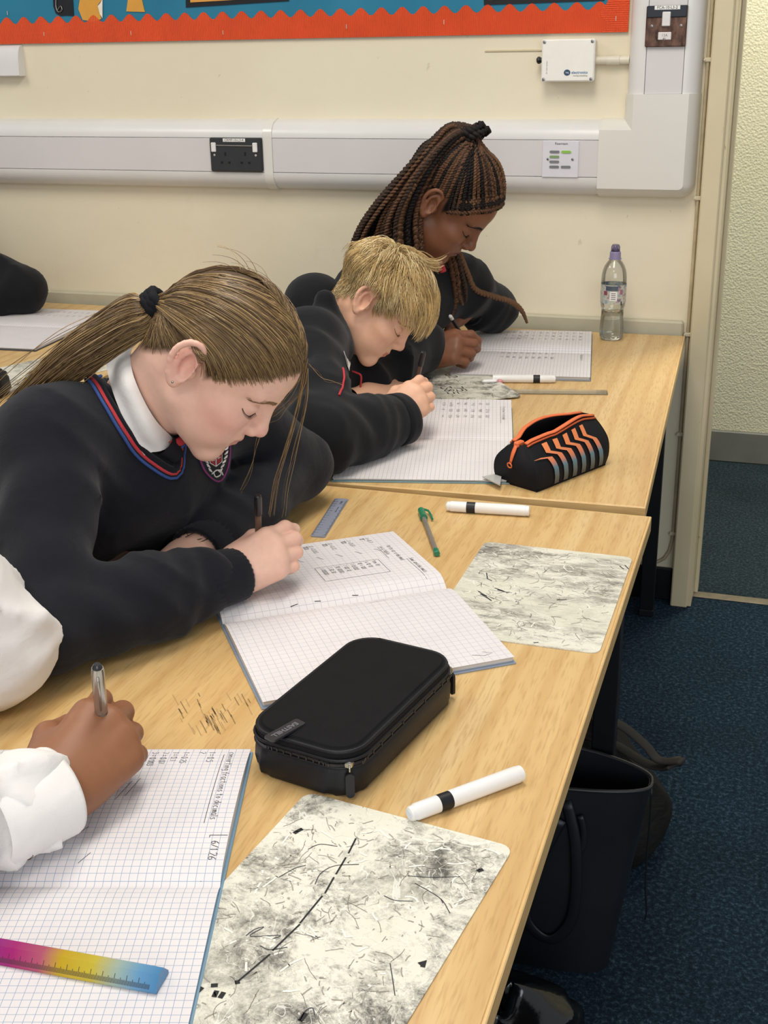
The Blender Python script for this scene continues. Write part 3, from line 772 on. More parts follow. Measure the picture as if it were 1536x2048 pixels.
book('open exercise book beneath the writing hand of the navy jumper', cG, math.degrees(math.atan2(dv[1], dv[0])), M_PAPER_GREY, '#8d9cb0',
     [(0, .004), (.05, .012), (.13, .0165), (.4, .013), (.8, .008), (1, .005)], [(0, .004), (.05, .009), (.15, .013), (.5, .012), (1, .009)],
     [(-1, lp, 0.00055, M_PEN), (-1, mk, 0.001, M_PENB), (1, rp, 0.0005, M_PEN)], w=0.213)
# boy's book
a0 = atz(1025, 880, TZ+0.006); a1 = atz(830, 878, TZ+0.006)
dv = (a0-a1)[:2]; dv /= np.linalg.norm(dv); cB = a0[:2]-dv*0.297/2
lp = scrawl(-0.2, 0.10, 7, (0, 0.035, 0.07), 0.006, 0.014, R3) + sums(-0.18, 0.131, ['Fractions to decimals'], 0.006) + rule(-0.18, 0.128, -0.08, 0.128)
book('open exercise book between the blond boy and the orange striped case', cB, math.degrees(math.atan2(dv[1], dv[0])), M_PAPER_FINE, '#6f8d92',
     [(0, .004), (.06, .009), (.25, .012), (.6, .013), (.85, .016), (1, .019)], [(0, .004), (.06, .009), (.2, .010), (.6, .008), (1, .006)],
     [(-1, lp, 0.0006, mat('#7e7a78', 0.7))], w=0.218)
# braided girl's book
a0 = atz(1182, 705, TZ+0.009); a1 = atz(960, 700, TZ+0.009)
dv = (a0-a1)[:2]; dv /= np.linalg.norm(dv); cD = a0[:2]-dv*0.297/2
lp = scrawl(-0.195, 0.12, 12, (0, 0.045, 0.09), 0.006, 0.016, R3)
rp = scrawl(0.02, 0.06, 9, (0, 0.04), 0.006, 0.014, R3) + sums(0.03, 0.125, ['Fractions to'], 0.007)
book('open exercise book leaning by the water bottle', cD, math.degrees(math.atan2(dv[1], dv[0])), M_PAPER_FINE, '#7b8084',
     [(0, .006), (.06, .015), (.2, .019), (.6, .013), (1, .008)], [(0, .006), (.06, .009), (.2, .011), (.6, .010), (1, .009)],
     [(-1, lp, 0.0007, mat('#6d6a70', 0.7)), (1, rp, 0.0007, mat('#6d6a70', 0.7))], w=0.222)
# book at the far left
book('open exercise book on the far left table by the black sleeve', (-1.845, 2.665), 4.0, M_PAPER_FINE, '#2d3138',
     [(0, .004), (.06, .009), (.2, .011), (.6, .008), (1, .005)], [(0, .004), (.06, .009), (.2, .010), (.6, .008), (1, .006)],
     [(-1, scrawl(-0.19, 0.10, 9, (0, 0.05), 0.006, 0.018, R3), 0.0006, mat('#8a8690', 0.7))], w=0.225, h=0.30)

# ------------------------------------------------------------------ mini whiteboards
def smudge_mat(k, name, sx=1, sy=1, amt=1.0):
    t = NT(name); v = t.coord(scale=(sx, sy, 1)); 
    mp = t.n('Mapping'); mp.inputs['Location'].default_value = (k, k*0.7, k); t.l(v, mp.inputs['Vector']); v = mp.outputs[0]
    base = t.ramp(t.noise(v, 5, 3), [(0.3, sc('#dad8c6')), (0.7, sc('#e8e6d8'))])
    a = t.noise(v, 15, 12, 0.84, 0.25); b = t.noise(v, 5, 3, 0.5)
    sm = t.math('MULTIPLY', t.ramp(a, [(0.465, (0, 0, 0, 1)), (0.60, (1, 1, 1, 1))]), t.ramp(b, [(0.36, (0.22, 0.22, 0.22, 1)), (0.56, (1, 1, 1, 1))]))
    c = t.mix(t.math('MULTIPLY', sm, 0.95*amt), base, sc('#48443f'))
    # fine scratchy contour lines
    for sc_, wd, dd in ((18, 0.0022, 1.6), (34, 0.003, 0.8)):
        n = t.noise(v, sc_, 2, 0.5, dd)
        ln = t.math('LESS_THAN', t.math('ABSOLUTE', t.math('SUBTRACT', n, 0.52)), wd)
        g = t.noise(v, 11+sc_, 1)
        ln = t.math('MULTIPLY', ln, t.ramp(g, [(0.47, (0, 0, 0, 1)), (0.60, (0.55, 0.55, 0.55, 1))]))
        c = t.mix(t.math('MULTIPLY', ln, amt), c, sc('#3b3833'))
    # wiped pale strokes
    n = t.noise(v, 19, 2, 0.5, 1.8)
    ln = t.math('LESS_THAN', t.math('ABSOLUTE', t.math('SUBTRACT', n, 0.47)), 0.006)
    c = t.mix(t.math('MULTIPLY', ln, 0.6), c, sc('#efeee4'))
    t.base(c); t.setp(0.32, spec=0.5); return t.m
def board(label, tl, deg, material, marks, w=0.21, h=0.297, z=TZ, tilt=0.0):
    a = math.radians(deg); e = np.array([math.cos(a), math.sin(a)]); m_ = np.array([-e[1], e[0]])
    c = np.array(tl[:2])+e*w/2-m_*h/2
    t = thing('mini_whiteboard', label, 'whiteboard', (c[0], c[1], z), a, 'mini whiteboards')
    if tilt: t.rotation_euler = (tilt, 0, a)
    obj('panel', MB().prism(rrect(w, h, 0.012, 6), 0.0002, 0.0016), material, t)
    for polys, wd, mm in marks:
        obj('marker_strokes', ribbons(polys, lambda x, y: (x, y, 0.0016), wd), mm, t)['kind'] = 'stuff'
    return t
# local frame of a board: x right, y up, origin centre
def scribbles(seed, n, w=0.21, h=0.297, s=1.0):
    rs = random.Random(seed); out = []
    for _ in range(n):
        x, y = rs.uniform(-w/2+0.012, w/2-0.012), rs.uniform(-h/2+0.012, h/2-0.012); a = rs.uniform(0, 6.28); k = rs.gauss(0, 35); L = rs.uniform(0.003, 0.034)*s*rs.random()**0.5; pl = []
        m = 12
        for i in range(m):
            pl.append((x, y)); a += k*L/m+rs.gauss(0, 0.12); x += math.cos(a)*L/m; y += math.sin(a)*L/m
            if abs(x) > w/2-0.006 or abs(y) > h/2-0.006: break
        out.append(pl)
    return out
M_GR1 = mat('#6f6a62', 0.6); M_GR2 = mat('#9c978c', 0.6); M_PALE = mat('#efece0', 0.5)
def wcurve(pts, n=24): return [tuple(p) for p in catmull(pts, n)]
TLN = (-0.3883, 0.9226); ANG_N = -7.556
_a = math.radians(ANG_N); _e = np.array([math.cos(_a), math.sin(_a)]); _m = np.array([-_e[1], _e[0]])
_cN = np.array(TLN)+_e*0.105-_m*0.1485
def nloc(px, py):
    d = atz(px, py)[:2]-_cN; return (d@_e, d@_m)
dash = []
ends = [(712, 1680), (697, 1710), (692, 1718), (672, 1752), (668, 1758), (650, 1790), (645, 1795), (600, 1850), (600, 1852), (545, 1905), (540, 1912), (478, 1965)]
for i in range(0, len(ends), 2): dash.append([nloc(*ends[i]), nloc(*ends[i+1])])
cur = [wcurve([nloc(*p) for p in q]) for q in (
    [(630, 1772), (642, 1750), (670, 1735), (718, 1732)], [(616, 1702), (640, 1692), (675, 1696)], [(492, 1875), (510, 1862), (528, 1858), (500, 1876), (560, 1874), (545, 1882)],
    [(768, 1795), (790, 1804), (826, 1806)], [(882, 1802), (886, 1810)], [(558, 1758), (590, 1740), (612, 1734)], [(780, 1930), (785, 1960), (790, 1995)], [(815, 1755), (860, 1758), (920, 1757)],
    [(520, 1895), (540, 1903), (575, 1898)], [(830, 1770), (880, 1800), (900, 1830)], [(600, 2045), (612, 2025), (625, 2020), (630, 2035)])]
thick = [[nloc(*p) for p in q] for q in ([(588, 1670), (598, 1664), (605, 1661)], [(392, 1990), (405, 1978)], [(422, 1975), (436, 1974)], [(428, 1998), (434, 1985)], [(440, 2000), (448, 1988)], [(470, 1969), (480, 1967)],
    [(600, 2046), (612, 2030)], [(955, 1746), (966, 1742)], [(838, 1932), (850, 1926), (845, 1938)])]
board('smudged mini whiteboard with a dashed diagonal line, nearest the camera', TLN, ANG_N, smudge_mat(3.1, 'smudged_board_near'), [(scribbles(1, 110), 0.0004, M_GR1), (scribbles(2, 260, s=0.45), 0.0010, M_GR2), (scribbles(3, 60, s=0.8), 0.0018, M_PALE), (dash, 0.0016, M_PENB), (cur, 0.0008, M_PEN), (thick, 0.004, M_PENB)])
TLM = (-0.3718, 1.5821); ANG_M = -0.33
_aM = math.radians(ANG_M); _cM = np.array(TLM)+np.array([0.105, -0.1485])
def mloc(px, py):
    d = atz(px, py)[:2]-_cM; return (d[0], d[1])
mk = [[mloc(*p) for p in q] for q in ([(958, 1185), (975, 1195), (962, 1190), (985, 1204), (970, 1192), (990, 1200)], [(990, 1178), (1010, 1185), (996, 1182), (1020, 1188)], [(1115, 1202), (1135, 1201)], [(1070, 1288), (1080, 1287)], [(1240, 1134), (1248, 1140)], [(1250, 1132), (1258, 1140)], [(974, 1148), (976, 1160), (985, 1164)], [(970, 1095), (985, 1098)])]
board('smudged mini whiteboard by the table edge, beside the squared book corner', TLM, ANG_M, smudge_mat(8.7, 'smudged_board_middle', 0.6, 1.5, 0.85), [(scribbles(4, 110), 0.0005, M_GR1), (scribbles(5, 140, s=0.7), 0.0008, M_GR2), (scribbles(6, 80, s=0.9), 0.0016, M_PALE), (mk, 0.0016, M_PEN)])
TLB = atz(760, 742, TZ+0.004); p2 = atz(935, 726, TZ+0.004)
ang = math.degrees(math.atan2(p2[1]-TLB[1], p2[0]-TLB[0]))
_aB = math.radians(ang); _eB = np.array([math.cos(_aB), math.sin(_aB)]); _mB = np.array([-_eB[1], _eB[0]]); _cBd = TLB[:2]+_eB*0.105-_mB*0.1485
def bloc(px, py):
    d = atz(px, py, TZ+0.004)[:2]-_cBd; return (d@_eB, d@_mB)
mk = []
for (px, py, s, sz) in ((880, 776, '385', 0.030), (905, 776, '75', 0.028), (890, 750, '52', 0.026), (800, 745, '40', 0.026), (778, 752, '36', 0.022)):
    x, y = bloc(px, py)
    mk += [[(x+(q[1]-y0)*0.7, y-(q[0])*1.0) for q in pl] for y0 in (0,) for pl in script(s, 0, 0, sz)]
board('crumple-edged mini whiteboard with black sums under the blond boy\'s pen', TLB, ang, smudge_mat(5.3, 'smudged_board_boy', 1, 1, 1.2), [(scribbles(7, 90, s=1.2), 0.0010, M_GR1), (mk, 0.0026, M_PENB)], z=TZ+0.0035)
TLL = atz(75, 758, TZ); q2 = atz(10, 740, TZ)
board('smudged mini whiteboard under the ponytail on the far left table', (-1.60, 2.44), -24.0, smudge_mat(1.9, 'smudged_board_left', 1, 1, 0.9), [], z=TZ)

# ------------------------------------------------------------------ dry-wipe markers
M_WHITE = mat('#e6e4e0', 0.28, spec=0.5, var=0.02)
def marker(label, cap_px, end_px):
    a = atz(*cap_px, TZ+0.0085); b = atz(*end_px, TZ+0.0085); d = (b-a)/np.linalg.norm(b-a); L = np.linalg.norm(b-a)
    k = L/0.134
    t = thing('marker_pen', label, 'marker pen', (a[0], a[1], TZ), math.atan2(d[1], d[0]), 'dry-wipe markers')
    B = (0, 0, 0.0086); X = (1, 0, 0)
    def part(n, prof, m, par=t): return autosmooth(obj(n, MB().lathe([(r, h*k) for r, h in prof], 20, B, X), m, par), 0.5)
    cap = part('cap', [(0.004, 0), (0.0062, 0.0004), (0.0072, 0.002), (0.0074, 0.006), (0.0082, 0.0075), (0.0083, 0.033)], M_WHITE)
    part('cap_end', [(0.0045, -0.0004), (0.0045, 0.0006)], mat('#cfd8e4', 0.3), cap)
    part('band', [(0.00815, 0.033), (0.0083, 0.0332), (0.0083, 0.047), (0.00815, 0.0472)], M_BLACK)
    part('barrel', [(0.0083, 0.0472), (0.0085, 0.0476), (0.0085, 0.128), (0.0080, 0.1284), (0.0080, 0.133), (0.0068, 0.134)], M_WHITE)
    return t
marker('white dry-wipe marker beside the big black pencil case', (818, 1629), (1043, 1546))
marker('white dry-wipe marker above the green pen near the table join', (893, 1012), (1059, 1022))
marker('white dry-wipe marker lying against the far book, by the clear ruler', (1111, 758), (985, 757))
# small eraser shaped piece beside it
p = atz(1000, 761, TZ)
e = thing('eraser', 'small white eraser with pink end beside the far marker', 'eraser', (p[0]-0.012, p[1]-0.030, TZ), 0.35)
obj('block', MB().box((-0.020, -0.007, 0), (0.012, 0.007, 0.010), 0.003), M_WHITE, e)
obj('pink_end', MB().box((0.012, -0.007, 0), (0.024, 0.007, 0.0098), 0.003), mat('#cf8d92', 0.5), e)

# ------------------------------------------------------------------ rulers
def clear_mat(hexc, alpha, name):
    t = NT(name); tr = t.n('BsdfTransparent'); tr.inputs[0].default_value = sc(hexc)
    gl = t.n('BsdfGlossy'); gl.inputs['Roughness'].default_value = 0.08
    lw = t.n('LayerWeight'); lw.inputs['Blend'].default_value = 0.25
    df = t.n('BsdfDiffuse'); df.inputs[0].default_value = sc(hexc)
    m1 = t.n('MixShader'); m1.inputs[0].default_value = alpha; t.l(tr.outputs[0], m1.inputs[1]); t.l(df.outputs[0], m1.inputs[2])
    m2 = t.n('MixShader'); t.l(t.math('MULTIPLY', lw.outputs['Fresnel'], 0.9), m2.inputs[0]); t.l(m1.outputs[0], m2.inputs[1]); t.l(gl.outputs[0], m2.inputs[2])
    t.l(m2.outputs[0], t.t.nodes['Material Output'].inputs['Surface']); return t.m
a = atz(622, 1075); b = atz(648, 1078); c = atz(697, 999); d_ = atz(672, 998)
ce = (a+b+c+d_)/4; ax = ((c+d_)-(a+b))[:2]; ang = math.atan2(ax[1], ax[0])
rl = thing('grey_ruler', 'short grey plastic ruler lying beside the navy sleeve', 'ruler', (ce[0], ce[1], TZ), ang)
obj('blade', MB().prism(rrect(0.160, 0.022, 0.003, 3), 0, 0.0022), mat('#8e93a3', 0.3, spec=0.6, var=0.05), rl)
tk = MB()
for i in range(0, 151):
    x = -0.075+i*0.001; L = 0.0045 if i % 10 == 0 else (0.0032 if i % 5 == 0 else 0.002)
    if i % 2 == 0: tk.box((x-0.00022, 0.0108-L, 0.0022), (x+0.00022, 0.0108, 0.0024))
for i in range(0, 70): 
    x = -0.075+i*0.00212; L = 0.004 if i % 6 == 0 else 0.002
    tk.box((x-0.00022, -0.0108, 0.0022), (x+0.00022, -0.0108+L, 0.0024))
obj('tick_marks', tk, M_INK, rl)
nm = MB()
for i in range(1, 15):
    m_ = text_mb(str(i), 0.0035).xf(Matrix.Translation((-0.075+i*0.01, 0.0042, 0.00235))); nm.add(m_.v, m_.f)
m_ = text_mb('Helix', 0.006).xf(Matrix.Translation((0.062, -0.003, 0.00235))); nm.add(m_.v, m_.f)
m_ = text_mb('Shatter resistant', 0.0034).xf(Matrix.Translation((0.030, -0.003, 0.00235))); nm.add(m_.v, m_.f)
obj('numerals', nm, M_INK, rl)
# clear ruler on the far table
a = atz(1216, 790); b = atz(1000, 788); dr = (a-b)[:2]; dr /= np.linalg.norm(dr)
cc = a[:2]-dr*0.155
cr = thing('clear_ruler', 'long clear plastic ruler lying between two open books on the far table', 'ruler', (cc[0], cc[1], TZ), math.atan2(dr[1], dr[0]))
obj('blade', MB().prism(rrect(0.31, 0.034, 0.003, 3, 0, 0.015), 0.0005, 0.0024), clear_mat('#f4f1e4', 0.10, 'clear_plastic'), cr)
tk = MB()
for i in range(0, 301, 2):
    x = -0.15+i*0.001; L = 0.006 if i % 10 == 0 else 0.0035
    tk.box((x-0.0003, -0.0015, 0.0024), (x+0.0003, -0.0015+L, 0.0026))
obj('tick_marks', tk, mat('#8b8878', 0.6), cr)
# rainbow prism ruler on the near page
a = atz(324, 1957, TZ+0.012); b = atz(0, 1898, TZ+0.012); dr = (a-b)[:2]; dr /= np.linalg.norm(dr)
L = 0.17; cc = a[:2]-dr*L/2
rr_ = thing('rainbow_ruler', 'rainbow coloured prism ruler lying on the blue-squared page', 'ruler', (cc[0], cc[1], TZ+0.0072), math.atan2(dr[1], dr[0]))
def rainbow():
    t = NT('rainbow_acrylic'); tc = t.n('TexCoord'); sp = t.n('SeparateXYZ'); t.l(tc.outputs['Object'], sp.inputs[0])
    f_ = t.math('ADD', t.math('MULTIPLY', sp.outputs[0], 1/0.17), 0.5)
    c = t.ramp(f_, [(0.0, sc('#7a3fa6')), (0.28, sc('#c22f86')), (0.42, sc('#cf6a86')), (0.52, sc('#e0c02e')), (0.68, sc('#e3d14a')), (0.80, sc('#b8cfc6')), (0.90, sc('#7fb7de')), (1.0, sc('#5f9fcf'))])
    t.base(c); t.setp(0.08, spec=0.6); t.b.inputs['Transmission Weight'].default_value = 0.45; t.b.inputs['IOR'].default_value = 1.3; return t.m
pf = [(-0.0115, 0), (0.0115, 0), (0.0115, 0.003), (0.004, 0.0118), (-0.004, 0.0118), (-0.0115, 0.003)]
obj('bar', MB().prism(pf, -L/2, L/2, 0), rainbow(), rr_)
tk = MB()
for i in range(0, 160):
    x = -0.08+i*0.001; Lk = 0.62 if i % 10 == 0 else (0.42 if i % 5 == 0 else 0.3)
    for sg in (1, -1):
        p0 = np.array([x, sg*0.0115, 0.003]); p1 = np.array([x, sg*0.004, 0.0118]); n_ = np.array([0, sg*0.76, 0.65])*0.00015
        q0 = p0 if sg > 0 else p0; q1 = p0+(p1-p0)*Lk
        if sg > 0: q0, q1 = p1+(p0-p1)*Lk, p1
        w_ = np.array([0.00024, 0, 0])
        tk.add([q0-w_+n_, q0+w_+n_, q1+w_+n_, q1-w_+n_], [(0, 1, 2, 3)])
obj('tick_marks', tk, mat('#2c2728', 0.6), rr_)

# ------------------------------------------------------------------ green pen
a = atz(842, 1020, TZ+0.006); b = atz(874, 1108, TZ+0.004); d = (b-a); L = np.linalg.norm(d[:2])
gp = thing('green_pen', 'clear ballpoint pen with a green cap near the whiteboard', 'pen', (a[0], a[1], TZ), math.atan2(d[1], d[0]))
M_GREEN = mat('#1f7a58', 0.3, var=0.05)
obj('barrel', MB().lathe([(0.0034, 0.03), (0.0038, 0.033), (0.0038, L-0.010), (0.0034, L-0.008)], 8, (0, 0, 0.0045), (1, 0, 0)), clear_mat('#d9d4c8', 0.25, 'clear_barrel'), gp)
obj('ink_tube', MB().lathe([(0.0014, 0.03), (0.0014, L-0.01)], 8, (0, 0, 0.0045), (1, 0, 0)), mat('#5b4a3c', 0.4), gp)
cp_ = obj('cap', MB().lathe([(0.0035, -0.003), (0.0052, 0.0), (0.0054, 0.028), (0.0058, 0.030), (0.0058, 0.033)], 12, (0, 0, 0.0058), (1, 0, 0)), M_GREEN, gp)
obj('clip', MB().tube([(0.0, 0.004, 0.007), (0.004, 0.0105, 0.006), (0.02, 0.0125, 0.005), (0.036, 0.0125, 0.004)], 0.0017, 6), M_GREEN, cp_)
obj('end_plug', MB().lathe([(0.0042, L-0.012), (0.0044, L-0.010), (0.0044, L), (0.0036, L+0.002)], 10, (0, 0, 0.0048), (1, 0, 0)), M_GREEN, gp)

# ------------------------------------------------------------------ water bottle
p = atz(1222, 678)
zt_ = aty(1231, 489, p[1])[2]; H_ = zt_-TZ
wb = thing('water_bottle', 'half-empty clear plastic water bottle with purple sports cap', 'bottle', (p[0], p[1], TZ))
k = H_/0.245
PR = [(0.020, 0.0), (0.026, 0.002), (0.0300, 0.008), (0.0312, 0.020), (0.0305, 0.04), (0.0290, 0.062), (0.0285, 0.082), (0.0310, 0.088), (0.0325, 0.10), (0.0325, 0.156), (0.0318, 0.168), (0.0296, 0.180), (0.0255, 0.191), (0.0200, 0.200), (0.0150, 0.206), (0.0135, 0.211)]
def pet():
    t = NT('clear_bottle_plastic'); tr = t.n('BsdfTransparent'); tr.inputs[0].default_value = (0.93, 0.94, 0.93, 1)
    gl = t.n('BsdfGlossy'); gl.inputs['Roughness'].default_value = 0.06
    lw = t.n('LayerWeight'); lw.inputs['Blend'].default_value = 0.28
    m = t.n('MixShader'); t.l(t.math('ADD', t.math('MULTIPLY', lw.outputs['Fresnel'], 0.7), 0.05), m.inputs[0]); t.l(tr.outputs[0], m.inputs[1]); t.l(gl.outputs[0], m.inputs[2])
    t.l(m.outputs[0], t.t.nodes['Material Output'].inputs['Surface']); return t.m
o = obj('bottle_body', MB().lathe([(r*k, h*k) for r, h in PR], 40), pet(), wb, smooth=True)
wt = [(r*k*0.965, max(h, 0.002)*k) for r, h in PR[:6]] + [(0.0278*k, 0.0745*k)]
wm = NT('drinking_water'); wm.setp(0.02, spec=0.5); wm.b.inputs['Transmission Weight'].default_value = 1.0; wm.b.inputs['IOR'].default_value = 1.33; wm.b.inputs['Base Color'].default_value = (0.96, 0.97, 0.95, 1)
obj('water', MB().lathe(wt, 40), wm.m, wb, smooth=True)
def label_mat():
    t = NT('bottle_label'); v = t.coord(scale=(1, 1, 1))
    n = t.noise(v, 55, 2)
    c = t.ramp(n, [(0.36, sc('#75889a')), (0.45, sc('#a9b0ae')), (0.55, sc('#c4c2b0')), (0.66, sc('#97808a')), (0.74, sc('#5c6a78'))])
    t.base(c); t.setp(0.35); return t.m
G = []
for h in (0.098, 0.146):
    G.append([(0.0328*k*math.cos(w), 0.0328*k*math.sin(w), h*k) for w in np.linspace(0, 2*PI, 48)])
lb = obj('label_sleeve', MB().grid(np.array(G)), label_mat(), wb, smooth=True)
def on_bottle(name, a0, a1, h0, h1, m, r=0.0332):
    g_ = [[(r*k*math.cos(w), r*k*math.sin(w), h*k) for w in np.linspace(math.radians(a0), math.radians(a1), 8)] for h in (h0, h1)]
    return obj(name, MB().grid(np.array(g_)), m, lb, smooth=True)
on_bottle('white_panel', -98, -65, 0.106, 0.130, mat('#e6e4e0', 0.4))
on_bottle('brand_band', -118, -62, 0.132, 0.144, mat('#4a5560', 0.4))
on_bottle('red_dot', -52, -38, 0.122, 0.135, mat('#a86a7c', 0.4))
on_bottle('red_dot', -128, -110, 0.120, 0.131, mat('#8d4c5c', 0.4))
on_bottle('dark_bar', -46, -40, 0.094, 0.104, M_INK)
for i in range(4): on_bottle('print_line', -92, -72, 0.110+i*0.0048, 0.1115+i*0.0048, M_INK, 0.0334)
capp = obj('cap', MB().lathe([(0.0165*k, 0.2085*k), (0.0165*k, 0.2105*k), (0.0145*k, 0.211*k), (0.0140*k, 0.226*k), (0.0125*k, 0.228*k)], 28), mat('#8d84a4', 0.35), wb); autosmooth(capp, 0.6)
sp_ = obj('spout', MB().lathe([(0.010*k, 0.227*k), (0.0098*k, 0.233*k), (0.0065*k, 0.236*k), (0.0065*k, 0.241*k), (0.004*k, 0.243*k)], 20), mat('#5d4a7c', 0.3), capp); autosmooth(sp_, 0.6)
obj('spout_cover', MB().lathe([(0.0118*k, 0.2285*k), (0.0112*k, 0.240*k), (0.0085*k, 0.245*k)], 20), clear_mat('#cfc8dc', 0.15, 'clear_cap'), capp, smooth=True)

# grubby scratches worn into the near table top
RS = random.Random(12); sm_ = []
tl_ = NEAR_TABLE.location
for px, py, n_, sp in ((400, 1412, 26, 30), (422, 1428, 16, 14), (486, 1396, 8, 16)):
    for _ in range(n_):
        x, y = px+RS.gauss(0, sp), py+RS.gauss(0, sp*0.7); L = RS.uniform(6, 26); q = [atz(x+L*t*0.55, y+L*t+2*RS.random(), TZ) for t in (0, 0.5, 1)]
        sm_.append([(p[0]-tl_[0], p[1]-tl_[1]) for p in q])
obj('scratches', ribbons(sm_[::2], lambda x, y: (x, y, TZ), 0.0011), mat('#8a6f45', 0.7), NEAR_TABLE)['kind'] = 'stuff'
obj('scratches', ribbons(sm_[1::2], lambda x, y: (x, y, TZ), 0.0009), mat('#b0905f', 0.7), NEAR_TABLE)['kind'] = 'stuff'
# ------------------------------------------------------------------ big black pencil case
def cloth_mat(hexc, rough=0.85, sc_=900, st=0.35, var=0.12, sheen=0.0, spec=0.2, big=None):
    t = NT('cloth_'+hexc.strip('#')); v = t.coord()
    c = sc(hexc)
    t.base(t.ramp(t.noise(v, 30, 4), [(0.3, tuple(x*(1-var) for x in c[:3])+(1,)), (0.7, tuple(x*(1+var) for x in c[:3])+(1,))]))
    t.setp(rough, spec=spec); t.b.inputs['Sheen Weight'].default_value = sheen
    h = t.noise(v, sc_, 2)
    if big:
        h = t.math('ADD', t.math('MULTIPLY', h, 0.25), t.math('MULTIPLY', t.noise(t.coord(scale=(1, 1, 1.4)), big, 3, 0.5, 0.4), 2.2))
        t.bump(h, st, 0.012)
    else: t.bump(h, st, 0.0008)
    return t.m
M_NYLON = cloth_mat('#151517', 0.8, 1600, 0.6, spec=0.15)
M_NYLON2 = cloth_mat('#101117', 0.5, 500, 0.3, spec=0.35)
M_ZIP = mat('#0d0d10', 0.35, var=0.2, bump=0.6, bscale=900)
M_CHROME = mat('#b9b4a8', 0.22, metal=1.0)
a = atz(500, 1545, TZ+0.01); b = atz(705, 1606, TZ); c = atz(905, 1385, TZ+0.01)
PCW, PCL, PCH = 0.127, 0.232, 0.052
pax = (c-b)[:2]; pang = math.atan2(pax[1], pax[0])
pe = np.array([math.cos(pang), math.sin(pang)]); pn = np.array([-pe[1], pe[0]])
pcc = b[:2]+pe*(PCL/2-0.004)+pn*(PCW/2-0.004)
pc = thing('pencil_case', 'large black rectangular zip pencil case on the near table', 'pencil case', (pcc[0], pcc[1], TZ), pang)
def rings(levels, r, n=8):
    out = []
    for (w, l, z, rr) in levels: out.append([(x, y, z) for x, y in rrect(l, w, rr, n)])
    return out
def closed_loft(R):
    m = MB(); n = len(R[0])
    m.grid(np.array(R), close_v=True)
    m.f = [f for f in m.f]
    m.f.append(tuple(range(n))[::-1]); m.f.append(tuple(range((len(R)-1)*n, len(R)*n)))
    return m
RR = 0.034
body = rings([(PCW-0.012, PCL-0.012, 0.0, RR-0.006), (PCW-0.003, PCL-0.003, 0.004, RR-0.002), (PCW, PCL, 0.014, RR), (PCW-0.001, PCL-0.001, 0.026, RR), (PCW-0.006, PCL-0.006, 0.0335, RR-0.003), (PCW-0.009, PCL-0.009, 0.0345, RR-0.004)], RR)
body = [[(x+0.0016*math.sin(17*y/0.05+31*z/0.05), y+0.0012*math.sin(23*x/0.05+z*700), z) for x, y, z in ring] for ring in body]
autosmooth(obj('body', closed_loft(body), M_NYLON2, pc), 0.8)
lidr = rings([(PCW-0.007, PCL-0.007, 0.0385, RR-0.003), (PCW-0.003, PCL-0.003, 0.0405, RR), (PCW-0.002, PCL-0.002, 0.047, RR), (PCW-0.007, PCL-0.007, 0.0505, RR-0.004)], RR)
lid = closed_loft(lidr)
autosmooth(obj('lid', lid, M_NYLON, pc), 0.8)
top = rings([(PCW-0.014, PCL-0.014, 0.0500, RR-0.008), (PCW-0.018, PCL-0.018, 0.0525, RR-0.010), (PCW-0.06, PCL-0.06, 0.0545, 0.02)], RR)
autosmooth(obj('top_panel', closed_loft(top), M_NYLON, pc), 0.8)
zr = rings([(PCW-0.007, PCL-0.007, 0.0365, RR-0.004)], RR, 8)[0]
obj('zip', MB().tube(zr+[zr[0], zr[1]], 0.0026, 6, False), M_ZIP, pc, smooth=True)
teeth = MB()
P_ = catmull(zr+[zr[0]], 900)
for i in range(0, 899, 3):
    p_ = P_[i]; d_ = P_[i+1]-P_[i]; d_ /= np.linalg.norm(d_)+1e-9; n_ = np.array([d_[1], -d_[0], 0])
    q = p_+n_*0.0024
    teeth.box((q[0]-0.0006, q[1]-0.0006, q[2]-0.0016), (q[0]+0.0006, q[1]+0.0006, q[2]+0.0016))
tag(obj('zip_teeth', teeth, mat('#3c3c40', 0.3, metal=0.4), pc), kind='stuff')
for z_, rr2 in ((0.0490, 0.0030), (0.0415, 0.0024), (0.0335, 0.0018)):
    pr = rings([(PCW-0.0075 if z_ > 0.045 else PCW-0.003, PCL-0.0075 if z_ > 0.045 else PCL-0.003, z_, RR-0.004)], RR)[0]
    obj('piping', MB().tube(pr+[pr[0], pr[1]], rr2*0.75, 6, False), M_NYLON2, pc, smooth=True)
def puller(x, y, dx, dy, lab):
    sl = obj('zip_slider', MB().box((x-0.005, y-0.004, 0.033), (x+0.005, y+0.004, 0.041), 0.002), M_CHROME, pc)
    nx, ny = dx, dy
    rg = [(x+nx*(0.004+0.0035*math.sin(w)), y+ny*(0.004+0.0035*math.sin(w)), 0.034+0.0045*math.cos(w)) for w in np.linspace(0, 2*PI, 14)]
    obj('zip_ring', MB().tube(rg, 0.0009, 6, False), M_CHROME, sl, smooth=True)
    m = MB().prism(rrect(0.0085, 0.026, 0.004, 4), -0.0014, 0.0014, 1)
    rot = Matrix.Rotation(math.atan2(nx, -ny), 4, 'Z')
    m.xf(Matrix.Translation((x+nx*0.0075, y+ny*0.0075, 0.0175)) @ rot)
    obj('zip_pull', m, M_BLACK, sl)
puller(-PCL/2+0.012, -PCW/2+0.011, -0.85, -0.53, 'a')
puller(PCL/2-0.012, -PCW/2+0.011, 0.85, -0.53, 'b')
lq = atz(570, 1462, TZ+0.054)[:2]-pcc; lx, ly = lq@pe, lq@pn
l2 = (atz(603, 1444, TZ+0.054)-atz(538, 1480, TZ+0.054))[:2]; la = math.atan2(l2@pn, l2@pe)
LM = Matrix.Translation((lx, ly, 0)) @ Matrix.Rotation(la, 4, 'Z')
